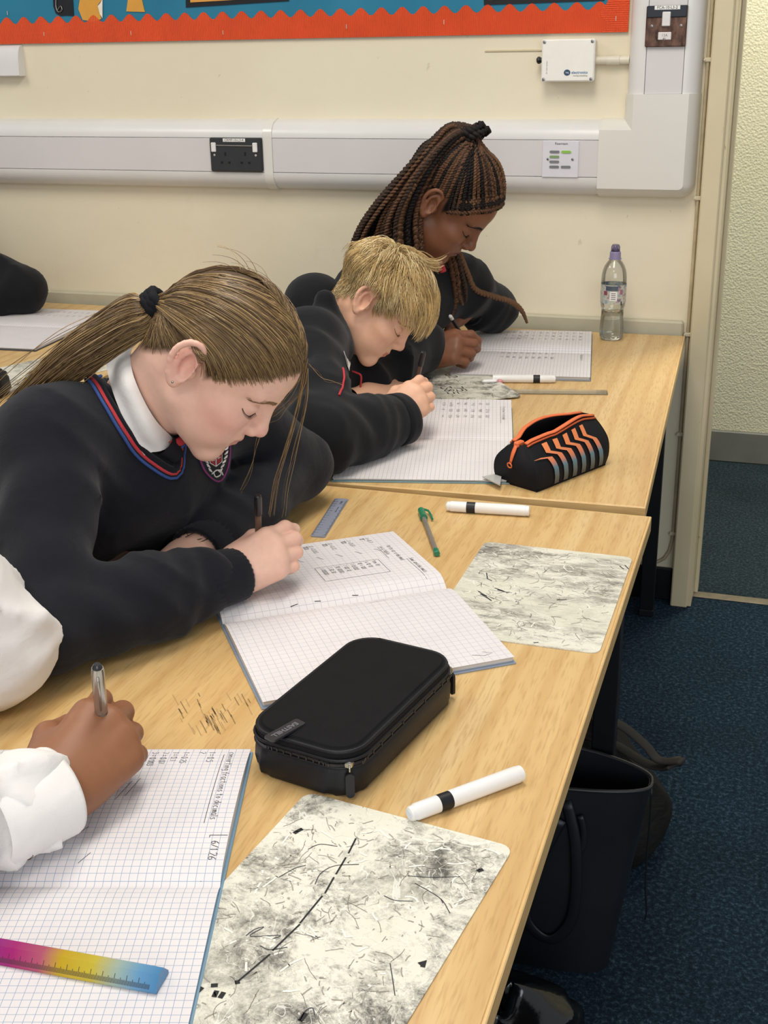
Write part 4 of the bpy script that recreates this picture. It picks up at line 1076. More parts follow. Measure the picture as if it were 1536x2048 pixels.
pt = obj('logo_patch', MB().prism(rrect(0.044, 0.0135, 0.0025, 3), 0.0535, 0.0556).xf(LM), mat('#2d2d31', 0.3), pc)
tm = text_mb('EASTHILL', 0.0078, 0.0003).xf(LM @ Matrix.Translation((0, 0, 0.0558)) @ Matrix.Rotation(PI, 4, 'Z'))
obj('lettering', tm, mat('#6a6a70', 0.3), pt)

# ------------------------------------------------------------------ orange striped pencil case
a = atz(995, 962, TZ); b = atz(1074, 985, TZ); c = atz(1211, 930, TZ)
ox = (c-b)[:2]; OL = np.linalg.norm(ox); oang = math.atan2(ox[1], ox[0]); oe = ox/OL; on_ = np.array([-oe[1], oe[0]])
OW = max(0.085, abs((a-b)[:2]@on_)); OH = 0.082
oc = thing('striped_pencil_case', 'black pencil case with orange zip and zigzag stripes on far table', 'pencil case', (b[0], b[1], TZ), oang)
# cross section (y across, z up), param t 0..1 from bottom right edge up the right side to the zip lip
def oright(t): 
    C = [(0.0, 0.0), (-0.004, 0.020), (0.000, 0.044), (0.012, 0.062), (OW*0.36, OH*0.99)]
    return C
cr_ = catmull(oright(0), 15); cl_ = cr_.copy(); cl_[:, 0] = OW-cl_[:, 0]
NS = 21
def osurf(s, j, right=True, off=0.0):
    """s 0..1 along, j float index 0..14 up the side"""
    C = cr_ if right else cl_
    y = np.interp(j, range(15), C[:, 0]); z = np.interp(j, range(15), C[:, 1])
    e = min(s, 1-s); f = min(1, (e/0.10))**0.5 if e < 0.10 else 1.0
    sagz = 1.0-0.12*max(0, 1-s/0.30)**1.3*(z/OH) + 0.10*math.sin(PI*min(1, max(0, s-0.35)/0.65))*(z/OH)*(1 if right else 0.65)
    yc = OW/2+(y-OW/2)*(0.95+0.05*f)
    gap = 0.010*math.sin(PI*min(1, max(0, (s-0.10)/0.72)))*(j/14.0)**3
    yc += (-gap if right else 2.0*gap)
    n_ = (-1 if right else 1)
    x = s*OL + (0.006*math.sin(z/OH*PI)*(-1 if s < 0.5 else 1) if e < 0.05 else 0)
    return (x, yc+n_*off, z*sagz+off*0.6)
sh = MB()
for right in (True, False):
    G = np.array([[osurf(s, j, right) for j in range(15)] for s in np.linspace(0, 1, NS)])
    m_ = MB().grid(G)
    if right: m_.f = [f[::-1] for f in m_.f]
    sh.add(m_.v, m_.f)
for s in (0.0, 1.0):
    R_ = [osurf(s, j, True) for j in range(15)]; L_ = [osurf(s, j, False) for j in range(15)]
    sh.grid(np.array([R_, [tuple(np.array(p)*0.5+np.array(q)*0.5+np.array([(-0.006 if s == 0 else 0.006)*math.sin(PI*j/14), 0, 0])) for j, (p, q) in enumerate(zip(R_, L_))], L_]))
sh.add([(0, 0, 0), (OL, 0, 0), (OL, OW, 0), (0, OW, 0)], [(0, 1, 2, 3)])
ob = obj('body', sh, cloth_mat('#16161a', 0.75, 900, 0.4), oc, smooth=True)
md = ob.modifiers.new('thickness', 'SOLIDIFY'); md.thickness = 0.0015; md.offset = 1
M_OR = mat('#e0703f', 0.6, var=0.06)
for right in (True, False):
    pth = [osurf(s, 14, right, 0.001) for s in np.linspace(0.03, 0.99, 30)]
    zt2 = obj('zip_tape', MB().tube(pth, 0.0042, 8, True, 0.5), M_OR, oc, smooth=True)
    pth2 = [osurf(s, 13.2, right, 0.0012) for s in np.linspace(0.03, 0.99, 30)]
    obj('zip_teeth', MB().tube(pth2, 0.0018, 6), mat('#c85a2c', 0.4, bump=0.8, bscale=900), zt2, smooth=True)
def grad_mat():
    t = NT('orange_to_teal_print'); tc = t.n('TexCoord'); sp = t.n('SeparateXYZ'); t.l(tc.outputs['Object'], sp.inputs[0])
    f_ = t.math('MULTIPLY', sp.outputs[2], 1/OH)
    t.base(t.ramp(f_, [(0.05, sc('#4d4a44')), (0.25, sc('#5f6a6c')), (0.42, sc('#5e8592')), (0.55, sc('#d9805c')), (0.75, sc('#e2854f')), (1, sc('#e5834c'))])); t.setp(0.55); return t.m
M_GRAD = grad_mat()
for i, s0 in enumerate((0.06, 0.19, 0.32, 0.45, 0.58, 0.71)):
    pts = [(s0, 12.3), (s0-0.005, 9.9), (s0+0.11, 8.3), (s0+0.165, 5.0), (s0+0.19, 0.6)]
    if i == 0: pts = pts[1:]; pts[0] = (s0-0.02, 9.2)
    P_ = []
    for (s1, j1), (s2, j2) in zip(pts[:-1], pts[1:]):
        for q in np.linspace(0, 1, 7)[:-1]: P_.append((s1+(s2-s1)*q, j1+(j2-j1)*q))
    P_.append(pts[-1])
    G = [[osurf(min(0.98, s+d), j, True, 0.0022) for d in (-0.030, 0.030)] for s, j in P_]
    obj('stripe', MB().grid(np.array(G)), M_GRAD, oc)
for i in range(4):
    s0 = 0.08+0.07*i
    G = [[osurf(s0+d+0.05*(j-9)/4, j, False, 0.0022) for d in (-0.02, 0.014)] for j in (9, 10.5, 12)]
    obj('stripe', MB().grid(np.array(G)), M_OR, oc)
# zip puller hanging over the near end
z0 = np.array(osurf(0.03, 14, True)); z0[1] = OW*0.5; 
sl = obj('zip_slider', MB().box((z0[0]-0.010, z0[1]-0.005, z0[2]-0.006), (z0[0]+0.008, z0[1]+0.005, z0[2]+0.003), 0.002), M_OR, oc)
pth = [(z0[0]-0.008, z0[1], z0[2]-0.002), (z0[0]-0.015, z0[1]+0.001, z0[2]-0.016), (z0[0]-0.018, z0[1]+0.003, z0[2]-0.030)]
obj('zip_pull', MB().tube(catmull(pth, 8), [0.0035, 0.004, 0.0042, 0.0042, 0.0038, 0.0035, 0.003, 0.003], 8, True, 0.45), M_OR, sl, smooth=True)
q = np.array(pth[-1]); rg = [(q[0]-0.002-0.001*math.cos(w), q[1]+0.0042*math.sin(w), q[2]-0.004+0.0042*math.cos(w)) for w in np.linspace(0, 2*PI, 16)]
obj('pull_ring', MB().tube(rg, 0.0012, 6, False), M_OR, sl, smooth=True)
# grey triangle of clear plastic poking out under the case
p = atz(965, 955, TZ+0.0093); q = atz(1000, 945, TZ+0.0093); r_ = atz(1000, 972, TZ+0.0093)
ss = thing('set_square', 'clear plastic set square corner poking out beneath the striped case', 'set square', (q[0], q[1], TZ+0.0095))
obj('sheet', MB().prism([(p[0]-q[0], p[1]-q[1]), (r_[0]-q[0]-0.0, r_[1]-q[1]), (0.004, -0.002)], 0, 0.0016), mat('#b9b8b4', 0.2, spec=0.7), ss)

# ------------------------------------------------------------------ small black case at the far left table
p = atz(0, 795, TZ)
lc = thing('black_case', 'small black zip case at the left edge on the far left table', 'pencil case', (p[0]-0.085, p[1]-0.005, TZ), 0.2)
b2 = rings([(0.07, 0.18, 0, 0.02), (0.082, 0.195, 0.012, 0.025), (0.080, 0.19, 0.035, 0.025), (0.06, 0.17, 0.052, 0.02)], 0.02)
autosmooth(obj('body', closed_loft(b2), M_NYLON2, lc), 0.9)
zz = rings([(0.073, 0.183, 0.044, 0.024)], 0.02)[0]
obj('zip', MB().tube(zz+[zz[0]], 0.002, 6, False), M_ZIP, lc, smooth=True)

# ------------------------------------------------------------------ bags on the carpet
M_LEATHER = NT('black_leather'); _v = M_LEATHER.coord()
M_LEATHER.base(M_LEATHER.ramp(M_LEATHER.noise(_v, 6), [(0.3, sc('#121418')), (0.7, sc('#1c1f25'))])); M_LEATHER.setp(0.42, spec=0.5); M_LEATHER.bump(M_LEATHER.noise(_v, 420, 2), 0.2, 0.0006); M_LEATHER = M_LEATHER.m
br = atz(1228, 1905, 0.0); tr_ = aty(1303, 1572, br[1]-0.022)
TH = tr_[2]; bt = thing('tote_bag', 'open black leather tote bag standing on the blue carpet', 'handbag', (br[0]-0.17, br[1]-0.022, 0), 0.04)
tb = bt.location
W0, W1, D0, D1 = 0.165, (tr_[0]-tb[0])*1.0, 0.05, 0.042
def trng(f, inn=0.0):
    w = W0+(W1-W0)*f; d = D0+(D1-D0)*f
    out = []
    for kk in range(40):
        a_ = 2*PI*kk/40; cx = math.copysign(abs(math.cos(a_))**0.45, math.cos(a_)); sy_ = math.copysign(abs(math.sin(a_))**0.6, math.sin(a_))
        px_ = (w-inn)*cx
        lens = (1-(abs(cx))**2.2)*f*0.016
        zz_ = TH*f + (0.022*(abs(cx)**2)*f if False else 0) + (0.016*f*f*(1-abs(cx)**2) if sy_ > 0 else 0)
        out.append((px_, (d-inn)*sy_*(1-0.15*f)+lens*sy_, zz_))
    return out
R_ = [trng(f) for f in np.linspace(0, 1, 12)]
R2 = [trng(f, 0.004) for f in np.linspace(1, 0.12, 8)]
m_ = closed_loft(R_+R2)
autosmooth(obj('body', m_, M_LEATHER, bt), 0.9)
rim = trng(1.0); obj('rim_binding', MB().tube([(x, y, z+0.001) for x, y, z in rim]+[(rim[0][0], rim[0][1], rim[0][2]+0.001)], 0.0032, 6, False), mat('#2a2a2c', 0.35), bt, smooth=True)
for pts in ([(1131, 1606), (1150, 1680), (1152, 1780), (1140, 1845), (1108, 1878), (1075, 1868), (1050, 1830), (1060, 1760), (1095, 1690), (1122, 1640)],):
    P_ = [aty(x, y, tb[1]-0.052) for x, y in pts]
    P_[0][1] += 0.006
    obj('strap', MB().tube(catmull(P_, 40), 0.009, 8, True, 0.25, up=(0, 1, 0)), M_LEATHER, bt, True, smooth=True)
P_ = [aty(x, y, tb[1]-0.050) for x, y in ((1160, 1632), (1167, 1660), (1166, 1690), (1159, 1705))]
obj('strap_tab', MB().tube(catmull(P_, 12), 0.005, 8, True, 0.3, up=(0, 1, 0)), M_LEATHER, bt, True, smooth=True)
P_ = [aty(x, y, tb[1]-0.02) for x, y in ((1303, 1578), (1300, 1640), (1293, 1720), (1291, 1780), (1293, 1820), (1290, 1838))]
obj('drawstring', MB().tube(catmull(P_, 24), 0.0016, 6), M_BLACK, bt, True, smooth=True)

# rucksack behind it
rk = thing('rucksack', 'slumped black rucksack with loose straps behind the tote bag', 'rucksack', (-0.295, 1.91, 0), 0.15)
R_ = []
for f in np.linspace(0, 1, 16):
    rr2 = (1-abs(2*f-0.75)**2.6*0.35) if f < .9 else 0.55-(f-.9)*3
    R_.append([((0.20*rr2)*math.copysign(abs(math.cos(w))**0.7, math.cos(w))*(1-0.35*f)+0.02*math.sin(3*w+5*f), 0.12*rr2*math.copysign(abs(math.sin(w))**0.7, math.sin(w))+0.05*f+0.012*math.sin(5*w+9*f), 0.255*f+0.01*math.sin(4*w+7*f)*f) for w in np.linspace(0, 2*PI, 48, endpoint=False)])
M_RUCK = cloth_mat('#1d1c1a', 0.7, 500, 0.5, big=22)
autosmooth(obj('body', closed_loft(R_), M_RUCK, rk), 1.2)
for pts in ([(1178, 1432), (1240, 1450), (1290, 1490), (1318, 1520), (1366, 1522)], [(1165, 1470), (1230, 1490), (1290, 1525), (1325, 1535), (1345, 1532)]):
    P_ = [aty(x, y, 1.80-0.012*k) for k, (x, y) in enumerate(pts)]
    obj('strap', MB().tube(catmull(P_, 30), 0.012, 8, True, 0.35, up=(0, 0, 1)), mat('#25221c', 0.75, bump=0.5), rk, True, smooth=True)
P_ = [aty(x, y, 1.80) for x, y in ((1300, 1523), (1335, 1526), (1362, 1522))]
obj('buckle', MB().tube(P_, 0.013, 8, True, 0.5), M_BLACK, rk, True, smooth=True)

# glossy crumpled bag at the bottom edge
p = atz(985, 2046, 0.10)
gb = thing('glossy_bag', 'shiny black crumpled bag under the near table corner at bottom', 'bag', (p[0]-0.03, p[1]+0.02, 0))
rg_ = np.random.default_rng(4); ph = rg_.uniform(0, 6.28, (6, 3)); fq = rg_.uniform(2, 9, (6, 3))
R_ = []
for f in np.linspace(0, 1, 30):
    row = []
    for w in np.linspace(0, 2*PI, 72, endpoint=False):
        r0 = 0.115*(math.sin(PI*min(0.985, 0.22+0.765*f)))**0.6
        r0 *= 1+0.16*(sum(abs(math.sin(0.5*round(fq[i, 0])*w+fq[i, 1]*f*2.2+ph[i, 0])) for i in range(5))/2.5-1)
        row.append((1.25*r0*math.cos(w)+0.03*f, r0*math.sin(w), 0.135*f**0.85+0.02*f*math.sin(2*w+1)))
    R_.append(row)
obj('body', closed_loft(R_), mat('#0b0c0f', 0.18, spec=0.7, bump=0.8, bscale=55), gb, smooth=True)
# ------------------------------------------------------------------ signed-distance modelling for bodies and clothes
def euler3(yaw, pitch, roll):
    cz, sz, cy, sy, cx, sx = math.cos(yaw), math.sin(yaw), math.cos(pitch), math.sin(pitch), math.cos(roll), math.sin(roll)
    return np.array([[cz, -sz, 0], [sz, cz, 0], [0, 0, 1]]) @ np.array([[cy, 0, sy], [0, 1, 0], [-sy, 0, cy]]) @ np.array([[1, 0, 0], [0, cx, -sx], [0, sx, cx]])
def unit3(v): v = np.asarray(v, float); return v/np.linalg.norm(v)
class Field:
    def __init__(s, lo, hi, h):
        s.lo = np.array(lo, float); s.h = h
        s.n = [int(math.ceil((b-a)/h))+1 for a, b in zip(lo, hi)]
        s.ax = [(s.lo[i]+h*np.arange(s.n[i])).astype(np.float32) for i in range(3)]
        s.F = np.full(s.n, 0.5, np.float32)
    def _sl(s, lo, hi):
        out = []
        for i in range(3):
            a = max(0, int((lo[i]-s.lo[i])/s.h)-1); b = min(s.n[i], int((hi[i]-s.lo[i])/s.h)+3)
            if a >= b: return None
            out.append(slice(a, b))
        return tuple(out)
    def _xyz(s, sl): return s.ax[0][sl[0]][:, None, None], s.ax[1][sl[1]][None, :, None], s.ax[2][sl[2]][None, None, :]
    def _put(s, sl, d, k, op):
        A = s.F[sl]
        if op == 'u':
            if k <= 0: s.F[sl] = np.minimum(A, d); return
            h = np.clip(0.5+0.5*(A-d)/k, 0, 1); s.F[sl] = A+(d-A)*h-k*h*(1-h)
        else:
            h = np.clip(0.5-0.5*(A+d)/k, 0, 1); s.F[sl] = A+(-d-A)*h+k*h*(1-h)
    def cap(s, a, b, ra, rb=None, k=0.01, op='u', sym=False, fold=None, flat=None):
        rb = ra if rb is None else rb
        a = np.array(a, float); b = np.array(b, float); R = max(ra, rb)+k*1.2+3*s.h+(abs(fold[1]) if fold else 0)
        if flat: R = R*max(1, 1/flat[1])
        lo = np.minimum(a, b)-R; hi = np.maximum(a, b)+R
        if sym: lo[1], hi[1] = -max(abs(lo[1]), abs(hi[1])), max(abs(lo[1]), abs(hi[1]))
        sl = s._sl(lo, hi)
        if sl is None: return s
        X, Y, Z = s._xyz(sl)
        if sym: Y = np.abs(Y)
        ab = b-a; L2 = float(ab@ab)+1e-12
        px, py, pz = X-a[0], Y-a[1], Z-a[2]
        t = np.clip((px*ab[0]+py*ab[1]+pz*ab[2])/L2, 0, 1)
        qx, qy, qz = px-t*ab[0], py-t*ab[1], pz-t*ab[2]
        if flat:      # squash along a direction: flat = (dir, factor)
            dv = np.array(flat[0], float); dv /= np.linalg.norm(dv); g = 1/flat[1]-1
            w = (qx*dv[0]+qy*dv[1]+qz*dv[2])*g
            qx, qy, qz = qx+w*dv[0], qy+w*dv[1], qz+w*dv[2]
        r = ra+(rb-ra)*t
        if fold:
            nf, am, sk = fold[0], fold[1], fold[2]
            ph = t*nf*2*PI+(px*sk[0]+py*sk[1]+pz*sk[2])
            r = r+am*np.sin(ph)*np.sqrt(np.clip(np.sin(PI*t), 0, 1))
        d = np.sqrt(qx*qx+qy*qy+qz*qz)-r
        s._put(sl, d.astype(np.float32), k, op); return s
    def ell(s, c, r, k=0.01, op='u', sym=False, rot=None):
        c = np.array(c, float); r = np.array(r, float); R = r.max()+k*1.2+3*s.h
        lo = c-R; hi = c+R
        if sym: lo[1], hi[1] = -max(abs(lo[1]), abs(hi[1])), max(abs(lo[1]), abs(hi[1]))
        sl = s._sl(lo, hi)
        if sl is None: return s
        X, Y, Z = s._xyz(sl)
        if sym: Y = np.abs(Y)
        p = [X-c[0], Y-c[1], Z-c[2]]
        if rot is not None: p = [p[0]*rot[0, i]+p[1]*rot[1, i]+p[2]*rot[2, i] for i in range(3)]
        q = [p[i]/r[i] for i in range(3)]
        k0 = np.sqrt(q[0]**2+q[1]**2+q[2]**2)+1e-6; k1 = np.sqrt((q[0]/r[0])**2+(q[1]/r[1])**2+(q[2]/r[2])**2)+1e-6
        s._put(sl, (k0*(k0-1)/k1).astype(np.float32), k, op); return s
    def chain(s, pts, rad, k=0.01, op='u', sym=False):
        for i in range(len(pts)-1): s.cap(pts[i], pts[i+1], rad[i], rad[i+1], k if i == 0 or op == 's' else min(k, 0.004), op, sym)
        return s
    def wrinkle(s, amp, freq, seed=0):
        rg = np.random.default_rng(seed); X, Y, Z = s._xyz((slice(None),)*3)
        w = np.zeros(s.n, np.float32)
        for i in range(4):
            d = rg.normal(size=3); d /= np.linalg.norm(d); e = rg.normal(size=3); f = freq*(0.6+0.5*i)
            w += np.sin(f*(X*d[0]+Y*d[1]+Z*d[2])+1.6*np.sin(f*0.45*(X*e[0]+Y*e[1]+Z*e[2])+i)).astype(np.float32)/(1+0.5*i)
        s.F += amp*w*0.5; return s
    def creases(s, amp, freq, seed, mdir=None):
        """sharp soft-cloth folds: warped ridges that come and go"""
        rg = np.random.default_rng(seed); X, Y, Z = s._xyz((slice(None),)*3); w = np.zeros(s.n, np.float32)
        for i in range(3):
            d = unit3(rg.normal(size=3) if mdir is None else np.array(mdir)+0.55*rg.normal(size=3)); e = unit3(rg.normal(size=3)); g = unit3(rg.normal(size=3)); f = freq*(0.75+0.35*i)
            ph = f*(X*d[0]+Y*d[1]+Z*d[2])+2.2*np.sin(f*0.33*(X*e[0]+Y*e[1]+Z*e[2])+i*2)
            mask = np.clip(np.sin(f*0.30*(X*g[0]+Y*g[1]+Z*g[2])+i*1.3+seed)*0.9+0.25, 0, 1)
            w += (mask*(1-np.abs(np.sin(ph*0.5)))**1.5).astype(np.float32)/(1+0.35*i)
        s.F -= amp*(w-0.35); return s
    def sample(s, P):
        P = np.asarray(P, float); g = (P-s.lo)/s.h
        i = np.clip(np.floor(g).astype(int), 0, np.array(s.n)-2); f = np.clip(g-i, 0, 1)
        out = 0
        for dx in (0, 1):
            for dy in (0, 1):
                for dz in (0, 1):
                    w = (f[..., 0] if dx else 1-f[..., 0])*(f[..., 1] if dy else 1-f[..., 1])*(f[..., 2] if dz else 1-f[..., 2])
                    out = out+w*s.F[i[..., 0]+dx, i[..., 1]+dy, i[..., 2]+dz]
        return out
    def grad(s, P):
        P = np.asarray(P, float); e = s.h; g = np.stack([s.sample(P+np.eye(3)[i]*e)-s.sample(P-np.eye(3)[i]*e) for i in range(3)], -1)
        return g/(np.linalg.norm(g, axis=-1, keepdims=True)+1e-9)
    def snap(s, P, off=0.0, it=6):
        P = np.asarray(P, float).copy()
        for _ in range(it): P -= (s.sample(P)-off)[..., None]*s.grad(P)
        return P
    def hit(s, px, py, off=0.0, t0=0.6, t1=4.5):
        d = ray(px, py); T = np.arange(t0, t1, 0.002); v = s.sample(CAM+T[:, None]*d)-off
        lo, hi = s.lo, s.lo+s.h*(np.array(s.n)-1); Q = CAM+T[:, None]*d
        v = np.where(((Q > lo) & (Q < hi)).all(1), v, 1.0)
        i = np.argmax(v < 0)
        if v[i] >= 0: i = int(np.argmin(v))
        return Q[i]
    def mesh(s):
        F, h = s.F, s.h; ins = F < 0
        n = s.n
        c8 = [(a, b, c) for a in (0, 1) for b in (0, 1) for c in (0, 1)]
        sub = lambda A, o: A[o[0]:n[0]-1+o[0], o[1]:n[1]-1+o[1], o[2]:n[2]-1+o[2]]
        cnt = np.zeros([q-1 for q in n], np.int8)
        for o in c8: cnt += sub(ins, o)
        act = (cnt > 0) & (cnt < 8)
        I = np.argwhere(act); idx = np.full(act.shape, -1, np.int32); idx[act] = np.arange(len(I))
        vals = np.stack([F[I[:, 0]+o[0], I[:, 1]+o[1], I[:, 2]+o[2]] for o in c8], 1)
        acc = np.zeros((len(I), 3)); num = np.zeros(len(I))
        for a in range(8):
            for b in range(a+1, 8):
                oa, ob = np.array(c8[a]), np.array(c8[b])
                if np.abs(oa-ob).sum() != 1: continue
                va, vb = vals[:, a], vals[:, b]; m = (va < 0) != (vb < 0)
                t = va[m]/(va[m]-vb[m]); acc[m] += oa+t[:, None]*(ob-oa); num[m] += 1
        V = s.lo+h*(I+acc/num[:, None])
        Fs = []
        for ax in range(3):
            o1, o2 = [(1, 2), (2, 0), (0, 1)][ax]
            A = np.take(ins, range(0, n[ax]-1), ax); B = np.take(ins, range(1, n[ax]), ax)
            E = np.argwhere(A != B)
            E = E[(E[:, o1] > 0) & (E[:, o2] > 0) & (E[:, o1] < n[o1]-1) & (E[:, o2] < n[o2]-1)]
            flip = A[E[:, 0], E[:, 1], E[:, 2]]
            q = []
            for d1, d2 in ((-1, -1), (0, -1), (0, 0), (-1, 0)):
                c = E.copy(); c[:, o1] += d1; c[:, o2] += d2; q.append(idx[c[:, 0], c[:, 1], c[:, 2]])
            Q = np.stack(q, 1); Q[~flip] = Q[~flip][:, ::-1]; Fs.append(Q)
        Fq = np.concatenate(Fs); Fq = Fq[(Fq >= 0).all(1)]
        return V, Fq
def strands(P, r, cols, sides=3):
    """P (N,K,3), r (K,) or (N,K), cols (N,3) -> verts, quads, colours"""
    N, K, _ = P.shape
    T = np.gradient(P, axis=1); T /= np.linalg.norm(T, axis=2, keepdims=True)+1e-12
    ref = np.array([0.31, 0.53, 0.79]); A = np.cross(T, ref); A /= np.linalg.norm(A, axis=2, keepdims=True)+1e-12; B = np.cross(T, A)
    rr = np.broadcast_to(np.asarray(r, float), (N, K))[..., None]
    V = np.stack([P+rr*(A*math.cos(2*PI*k/sides)+B*math.sin(2*PI*k/sides)) for k in range(sides)], 2)   # N,K,S,3
    base = (np.arange(N)[:, None, None]*K+np.arange(K-1)[None, :, None])*sides
    k0 = np.arange(sides)[None, None, :]; k1 = (k0+1) % sides
    F = np.stack([base+k0, base+k1, base+sides+k1, base+sides+k0], -1).reshape(-1, 4)
    C = np.repeat(cols, K*sides, axis=0)
    return V.reshape(-1, 3), F, C
def join(parts):
    Vs, Fs, Cs = [], [], []; o = 0
    for V, F, C in parts: Vs.append(V); Fs.append(F+o); Cs.append(np.broadcast_to(C, (len(V), 3))); o += len(V)
    return np.concatenate(Vs), np.concatenate(Fs), np.concatenate(Cs)
def lin(h): return np.array(sc(h)[:3])
def attr_mat(name, rough, spec=0.5, sss=0.0, nvar=0.0, coat=0.0, nscale=120, bump=0.0):
    t = NT(name); a = t.n('Attribute'); a.attribute_name = 'col'
    c = a.outputs['Color']
    if nvar:
        n = t.noise(t.coord(), nscale, 3)
        c = t.mix(1.0, c, t.ramp(n, [(0.3, (1-nvar,)*3+(1,)), (0.7, (1, 1, 1, 1))]), 'MULTIPLY')
    t.base(c); t.setp(rough, spec=spec)
    if sss:
        t.b.inputs['Subsurface Weight'].default_value = sss; t.b.inputs['Subsurface Radius'].default_value = (1.0, 0.35, 0.2); t.b.inputs['Subsurface Scale'].default_value = 0.006
    if bump: t.bump(t.noise(t.coord(), 900, 2), bump, 0.0004)
    return t.m
M_SKIN = attr_mat('skin', 0.48, 0.4, 0.12, 0.06, bump=0.15)
M_HAIR = attr_mat('hair', 0.38, 0.5)
M_HAIRM = attr_mat('matte_hair', 0.7, 0.25)

# ------------------------------------------------------------------ head (local: x forward, y left, z up, metres, origin between the ears)
HAIRLINE = np.array([(-120, -30), (-80, -52), (-60, -50), (-34, -14), (-24, 20), (-12, 38), (4, 38), (10, 8), (16, -4), (24, 8), (38, 26), (52, 46), (68, 60), (82, 74), (95, 84), (130, 92)], float)/1000
def build_head(h, jaw=1.0, nose=1.0, lip=1.0, cheek=1.0, neck=None, skull=((-3, 0, 46), (93, 73, 82))):
    f = Field((-0.115, -0.105, -0.16), (0.135, 0.105, 0.142), h)
    m = lambda *a: np.array(a, float)/1000
    f.ell(m(*skull[0]), m(*skull[1]), 0.01)
    f.ell(m(38, 0, 48), m(57, 60, 54), 0.02)
    f.ell(m(42, 0, -18), m(51, 56*jaw, 62), 0.02)
    f.ell(m(40, 0, -52), m(47, 47*jaw, 40), 0.02)
    f.cap(m(14, 42*jaw, -46), m(76, 15, -80), 0.017, 0.015, 0.018, sym=True)
    f.ell(m(80, 0, -78), m(15, 20, 15), 0.020)
    f.ell(m(60, 38, -16), m(26*cheek, 21*cheek, 20), 0.018, sym=True)
    f.ell(m(62, 30, -44), m(26, 22*cheek, 24), 0.016, sym=True)
    f.cap(m(87, 6, 31), m(74, 42, 33), 0.0085, 0.008, 0.012, sym=True)
    f.ell(m(98, 32, 13), m(15, 18, 11), 0.010, 's', True)
    f.ell(m(72, 31, 12), m(15.5, 17, 14), 0.005, sym=True)
    f.cap(m(70, 16, 3.0), m(67, 44, 5.0), 0.0175, 0.0150, 0.003, sym=True) if False else None
    # lid crease
    f.cap(m(90, 18, 20), m(80, 47, 21), 0.0028, 0.0022, 0.005, 's', True)
    # nose
    f.cap(m(88, 0, 24), m(90+16*nose, 0, -10), 0.0075, 0.0085, 0.012)
    f.ell(m(90+17*nose, 0, -15), m(11, 11, 9.5), 0.006)
    f.ell(m(99, 11.5*nose, -20), m(9.5, 7*nose, 7.5), 0.005, sym=True)
    f.ell(m(104, 6.2, -27.5), m(6, 3.4, 4), 0.003, 's', True)
    # mouth
    f.ell(m(82, 0, -45), m(17, 25, 21), 0.014)
    f.cap(m(96.5, 0, -42.5), m(86, 19, -46), 0.0052*lip, 0.003, 0.006, sym=True)
    f.cap(m(95, 0, -52), m(85, 18, -49), 0.0062*lip, 0.003, 0.006, sym=True)
    f.cap(m(104, 0, -47), m(89, 23, -48), 0.0022, 0.0016, 0.004, 's', True)
    f.cap(m(103, 9, -62), m(103, -9, -62), 0.006, 0.006, 0.010, 's')
    # ears
    tilt = euler3(math.radians(24), math.radians(-14), 0)
    f.ell(m(-12, 74, 4), m(17, 5.5, 29), 0.006, sym=True, rot=tilt)
    f.ell(m(-7, 82, 2), m(10, 8, 17), 0.004, 's', True, rot=tilt)
    er = [(-2, 74, 20), (-4, 77, 30), (-13, 81, 35), (-24, 84, 30), (-30, 85, 17), (-29, 84, 3), (-22, 80, -11), (-12, 76, -22), (-5, 74, -25), (-1, 72.5, -17)]
    er = catmull([m(*p) for p in er], 19)
    f.chain(list(er), [0.0030]*6+[0.0033]*7+[0.0048]*4+[0.004, 0.003], 0.004, sym=True)
    ah = catmull([m(*p) for p in [(-14, 78, 24), (-20, 80, 12), (-18, 79, -4), (-11, 76, -14)]], 8)
    f.chain(list(ah), [0.0026]*8, 0.004, sym=True)
    f.ell(m(2, 73, -2), m(5, 4, 8), 0.004, sym=True)
    if neck is not None:
        a, b, ra, rb = neck
        f.cap(a, b, ra, rb, 0.03)
        f.cap((a[0]+0.035, 0, a[2]-0.012), (b[0]+0.012, b[1], b[2]), ra*0.62, rb*0.8, 0.03)
    return f
def head_zone(P):
    """True where hair grows (local metres)"""
    z0 = np.interp(P[:, 0], HAIRLINE[:, 0], HAIRLINE[:, 1])
    ear = ((P[:, 0]+0.012)/0.024)**2+((P[:, 2]-0.005)/0.036)**2 < 1
    return (P[:, 2] > z0) & ~(ear & (np.abs(P[:, 1]) > 0.071))
